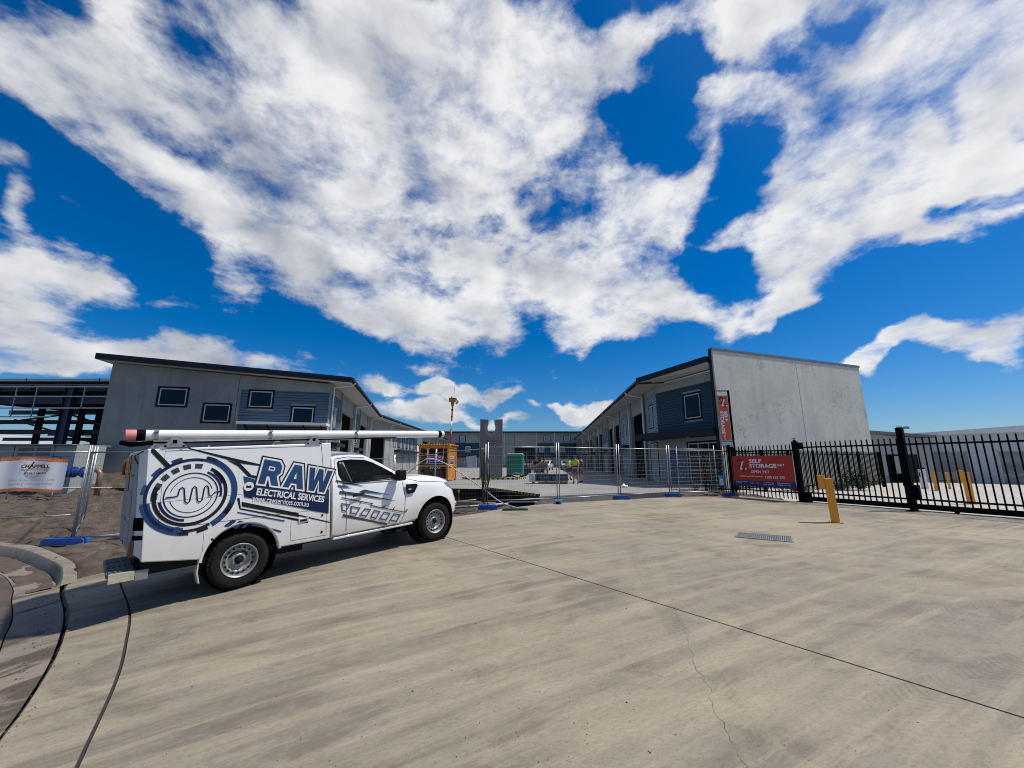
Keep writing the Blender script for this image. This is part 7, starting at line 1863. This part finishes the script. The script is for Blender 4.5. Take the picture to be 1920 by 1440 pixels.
MB().tube([(-1.3, .12, 1.99), (-1.2, .10, 1.96), (-1.0, .12, 1.98)], .028, 6).build('strap', BLK, UT)

# --- graphics on the near side
DEC = {}
DEC['dark'] = [
   [(-1.018, 1.9), (-0.988, 1.899), (-0.819, 1.689), (-0.861, 1.656), (-1.02, 1.863)],
   [(-0.784, 1.958), (-0.598, 1.886), (0.18, 1.641), (0.169, 1.62), (-0.049, 1.664), (-0.618, 1.876), (-0.755, 1.941)],
   [(-0.236, 1.727), (-0.079, 1.675), (0.072, 1.499), (0.131, 1.484), (0.129, 1.444), (0.031, 1.479), (-0.101, 1.632)],
   [(-0.027, 1.144), (0.719, 0.884), (0.726, 0.826), (-0.021, 1.079)],
   [(-0.052, 1.065), (0.725, 0.798), (0.723, 0.77), (-0.043, 1.043)],
   [(-0.085, 1.199), (-0.055, 1.197), (-0.032, 1.063), (-0.052, 1.066)],
   [(0.571, 0.92), (1.238, 0.665), (1.237, 0.648), (0.57, 0.899)],
   [(0.577, 0.843), (0.871, 0.732), (0.851, 0.719), (0.576, 0.82)],
   [(1.284, 1.327), (1.482, 1.273), (1.787, 1.174), (1.51, 1.234), (1.283, 1.302)],
   [(1.335, 1.148), (1.671, 1.072), (2.43, 0.843), (2.034, 0.94), (1.342, 1.103)],
   [(1.394, 0.774), (2.21, 0.489), (2.189, 0.464), (1.392, 0.732)],
   [(1.369, 1.042), (1.901, 0.881), (1.89, 0.868), (1.368, 1.024)],
   [(1.672, 0.902), (1.714, 0.943), (1.724, 0.937), (1.692, 0.896)],
   [(1.869, 0.845), (1.901, 0.885), (1.921, 0.879), (1.889, 0.842)],
   [(1.87, 0.856), (2.539, 0.646), (2.538, 0.63), (1.869, 0.837)],
   [(2.519, 0.64), (2.591, 0.687), (2.611, 0.675), (2.538, 0.629)],
   [(2.283, 0.72), (2.325, 0.757), (2.344, 0.749), (2.303, 0.714)],
   [(2.086, 0.785), (2.158, 0.814), (2.167, 0.806), (2.116, 0.774)],
]
DEC['blue'] = [
   [(-0.214, 0.852), (-0.12, 0.922), (-0.071, 0.896), (-0.165, 0.821)],
   [(-0.116, 0.813), (-0.041, 0.896), (0.018, 0.87), (-0.067, 0.788)],
   [(-0.017, 0.79), (0.057, 0.864), (0.096, 0.844), (0.033, 0.788)],
   [(0.085, 0.811), (0.145, 0.826), (0.497, 0.664), (0.486, 0.643), (0.212, 0.768)],
   [(-0.074, 1.017), (0.535, 0.806), (0.524, 0.789), (-0.065, 0.999)],
   [(-0.028, 1.493), (0.138, 1.425), (0.707, 1.201), (0.714, 1.143), (0.02, 1.276)],
   [(1.31, 1.242), (1.429, 1.219), (1.547, 1.183), (1.397, 1.191), (1.318, 1.212)],
   [(1.764, 1.124), (2.277, 0.973), (1.91, 1.049), (1.662, 1.095)],
]
DEC['band'] = [
   [(-0.016, 1.359), (0.713, 1.134), (0.714, 0.974), (0.006, 1.21)],
   [(0.556, 1.198), (1.218, 1.03), (1.236, 0.802), (1.058, 0.85), (0.566, 1.016)],
]
DEC['sq'] = [
   [(1.364, 0.95), (1.522, 0.912), (1.446, 0.798), (1.377, 0.823)],
   [(1.521, 0.886), (1.698, 0.834), (1.622, 0.728), (1.514, 0.762)],
   [(1.767, 0.815), (1.886, 0.782), (1.799, 0.665), (1.671, 0.712)],
   [(1.935, 0.765), (2.063, 0.725), (1.976, 0.601), (1.868, 0.646)],
   [(2.122, 0.711), (2.26, 0.665), (2.173, 0.543), (2.025, 0.593)],
   [(2.319, 0.654), (2.467, 0.609), (2.38, 0.486), (2.223, 0.534)],
]
DEC['misc'] = [
   [(-0.887, 1.902), (0.675, 1.903)],
   [(-0.887, 1.902), (-0.87, 1.294), (-0.861, 0.919)],
   [(-1.004, 1.242), (0.028, 1.248)],
   [(-0.861, 0.919), (0.72, 0.903)],
   [(-0.427, 0.806), (-0.414, 0.484)],
   [(0.614, 0.787), (0.618, 0.497)],
   [(0.525, 1.908), (1.005, 1.892), (1.128, 0.843), (1.148, 0.486), (0.618, 0.496)],
   [(0.018, 1.418), (0.169, 1.259)],
   [(0.18, 1.276), (0.682, 1.108)],
   [(0.556, 1.198), (1.144, 0.953)],
   [(0.088, 1.242), (0.715, 0.989)],
   [(0.56, 1.085), (0.913, 0.941)],
   [(0.138, 1.425), (0.218, 1.788)],
   [(0.541, 1.658), (1.205, 1.514), (1.122, 1.11)],
   [(-0.759, 1.32), (-0.678, 1.327), (-0.654, 1.406), (-0.603, 1.238), (-0.554, 1.412), (-0.503, 1.233), (-0.444, 1.401), (-0.393, 1.237), (-0.359, 1.308), (-0.289, 1.313)],
]



def decal(polys, name, mat, y=-.0022, th=.001, cabside=False):
    mb = MB()
    for poly in polys:
        if cabside:
            n = len(poly); mb.add([(x, on_side(x, z, .010), z) for x, z in poly], [tuple(range(n))])
        else: mb.prism(poly, y - th, y)
    o = mb.build(name, mat, UT)
    bm = bmesh.new(); bm.from_mesh(o.data); bmesh.ops.triangulate(bm, faces=[f for f in bm.faces if len(f.verts) > 4]); bm.to_mesh(o.data); bm.free()
    return o


def clip_x(poly, x, keep_less):
    out = []
    for a, b in zip(poly, poly[1:] + poly[:1]):
        ia = (a[0] <= x) == keep_less; ib = (b[0] <= x) == keep_less
        if ia: out.append(a)
        if ia != ib: t = (x - a[0]) / (b[0] - a[0]); out.append((x, a[1] + (b[1] - a[1]) * t))
    return out


def spread(polys, lim=1.19):
    """split polygons between canopy and cab side"""
    A = [clip_x(p, lim, True) for p in polys if min(q[0] for q in p) < lim]; B = [p for p in polys if min(q[0] for q in p) >= lim]
    return A, B


# gear emblem: ring segments round the centre
GC = (-.585, 1.300)
def ring(a0, a1, r0, r1, n=None):
    n = n or max(2, int(abs(a1 - a0) / 5)); outer = arc_pts(*GC, r1, a0, a1, n); inner = arc_pts(*GC, r0, a0, a1, n)
    return [[outer[k], outer[k + 1], inner[k + 1], inner[k]] for k in range(n)]
def rings(lst, name, mat, y=-.0022): 
    P_ = []
    for a in lst: P_ += ring(*a)
    return decal(P_, name, mat, y)
rings([(75, -60, .43, .50), (75, 250, .43, .465), (78, 250, .43, .465), (188, 262, .405, .50)], 'gear_ring', VBL)
rings([(105, 118, .464, .50), (132, 146, .464, .50), (160, 174, .464, .50), (60, 74, .464, .505)], 'gear_teeth', VBL)
rings([(-62, -100, .43, .465), (-20, -38, .44, .50), (-66, -80, .464, .50), (-90, -104, .464, .50)], 'gear_teeth', VINK)
rings([(60, -175, .345, .385), (-175, -200, .345, .395), (50, 20, .33, .385)], 'inner_ring', VINK)
rings([(76 + 19 * k, 76 + 19 * k + 12, .335, .395) for k in range(0, 6)], 'ring_blocks', VGR)
rings([(62, -10, .30, .325), (190, 260, .30, .33)], 'inner_ring', VNV)
rings([(0, 360, .268, .282)], 'inner_ring', VNV)
rings([(15, 165, .215, .222), (195, 345, .215, .222)], 'thin_ring', VINK)
wave = [(-.83, 1.29), (-.745, 1.295), (-.715, 1.30), (-.70, 1.385), (-.675, 1.405), (-.655, 1.385), (-.635, 1.22), (-.61, 1.20), (-.59, 1.22), (-.57, 1.385), (-.55, 1.405), (-.53, 1.385), (-.51, 1.22), (-.485, 1.20), (-.462, 1.22), (-.445, 1.385), (-.425, 1.405), (-.405, 1.38), (-.39, 1.27), (-.36, 1.265), (-.33, 1.31), (-.25, 1.315)]
MB().tube([(x - .01, -.0025, z) for x, z in wave], .0075, 6).build('wave_emblem', VNV, UT, smooth=True)
A, B = spread(DEC['dark']); decal(A, 'stripe', VINK); decal(B, 'stripe', VGR, cabside=True)
A, B = spread(DEC['blue']); decal(A, 'stripe', VBL, -.0034); decal(B, 'stripe', VBL, cabside=True)
decal([[(-.02, 1.358), (1.165, 1.03), (1.165, .815), (.97, .872), (.70, .97), (.0, 1.205)]], 'lettering_band', VNV, -.0048)
decal([[(.45, 1.19), (.75, 1.16), (1.165, 1.19), (1.165, 1.02), (.7, 1.08), (.3, 1.20)]], 'swoosh', VBL, -.0036)
sq = []
for q in DEC['sq']:
    c_ = Vector((sum(p[0] for p in q) / 4, sum(p[1] for p in q) / 4)); inn = [tuple(c_ + (Vector(p) - c_) * .66) for p in q]
    for k in range(4): sq.append([q[k], q[(k + 1) % 4], inn[(k + 1) % 4], inn[k]])
decal(sq, 'square_outlines', pm('vinyl_slate', (.055, .085, .14), .3), cabside=True)
# lettering
sd_ = Vector((1, 0, -.235)).normalized(); su = Vector((.0, 0, 1)).normalized()
def vtext(s, x, z, w, h, m, y, bold=.0, shear=.2, d=sd_, name='lettering', space=1.0):
    me = text_mesh(s, w, h, bold, shear, space); M = Matrix(((d.x, .0, 0, x), (0, 0, -1, y), (d.z, 1, 0, z), (0, 0, 0, 1)))
    me.transform(M); me.materials.append(m); return link(name, me, UT)
# heavy italic company initials drawn as strokes (unit: letter height 1, sheared later)
RAWL = {'R': ([[(0, 0), (.28, 0), (.28, .34), (.40, .34), (.56, 0), (.88, 0), (.70, .40), (.84, .55), (.84, .82), (.68, 1), (0, 1)]], [[(.28, .58), (.28, .76), (.52, .76), (.56, .70), (.56, .64), (.52, .58)]]),
        'A': ([[(0, 0), (.28, 0), (.34, .20), (.60, .20), (.66, 0), (.96, 0), (.66, 1), (.30, 1)]], [[(.41, .40), (.475, .68), (.54, .40)]]),
        'W': ([[(.16, 0), (.44, 0), (.56, .52), (.68, 0), (.96, 0), (1.16, 1), (.88, 1), (.80, .46), (.68, 1), (.44, 1), (.33, .46), (.26, 1), (-.02, 1)]], [])}


def grow(poly, d):
    n = len(poly); A_ = sum(poly[i][0] * poly[(i + 1) % n][1] - poly[(i + 1) % n][0] * poly[i][1] for i in range(n)); sg = 1 if A_ > 0 else -1; out = []
    for i in range(n):
        p = Vector(poly[i]); a = (p - Vector(poly[i - 1])).normalized(); b = (Vector(poly[(i + 1) % n]) - p).normalized(); na = Vector((a.y, -a.x)) * sg; nb = Vector((b.y, -b.x)) * sg; m = na + nb
        m = m.normalized() * (d / max(.55, m.normalized().dot(na))); out.append(tuple(p + m))
    return out


def raw_letters(org, h, shear, drop, mats):
    x = 0.0
    for i, (ch, wd) in enumerate((('R', 1.0), ('A', 1.0), ('W', 1.16))):
        outer, holes_ = RAWL[ch]
        def tf(p, x=x): u = x + p[0]; return (org[0] + (u + shear * p[1]) * h * .85, org[1] + p[1] * h - drop * (u + shear * p[1]) * h * .85)
        for lay, (g_, m_) in enumerate(((.135, mats[2]), (.075, mats[1]), (0.0, mats[0]))):
            y = -.0052 - .0014 * lay - .0001 * i
            if lay == 0: y = -.0052 - .0002 * i
            bm = bmesh.new()
            loops = [grow(outer[0], g_)] + [grow(hh_, -g_ * .7) for hh_ in holes_ if g_ < .1]
            edges = []
            for L in loops:
                vs = [bm.verts.new((tf(p)[0], y, tf(p)[1])) for p in L]; edges += [bm.edges.new((vs[k], vs[(k + 1) % len(vs)])) for k in range(len(vs))]
            bmesh.ops.triangle_fill(bm, use_beauty=True, use_dissolve=False, edges=edges, normal=(0, -1, 0))
            me = bpy.data.meshes.new('lettering'); bm.to_mesh(me); bm.free(); me.materials.append(m_); link('lettering', me, UT)
        x += wd + .06
raw_letters((.155, 1.375), .355, .22, .245, (VBL, VWH, VINK))
decal([arc_pts(.045, 1.345, .062, 0, 360, 20)[:-1]], 'badge', VWH, -.0080); decal([[(.01, 1.33), (.08, 1.32), (.07, 1.36), (.04, 1.35), (.02, 1.37)]], 'badge_mark', VINK, -.0100)
vtext('ELECTRICAL SERVICES', .14, 1.215, .98, .100, VWH, -.0080, .03)
vtext('www.rawservices.com.au', .10, 1.135, .78, .080, VWH, -.0080, .005, .1)
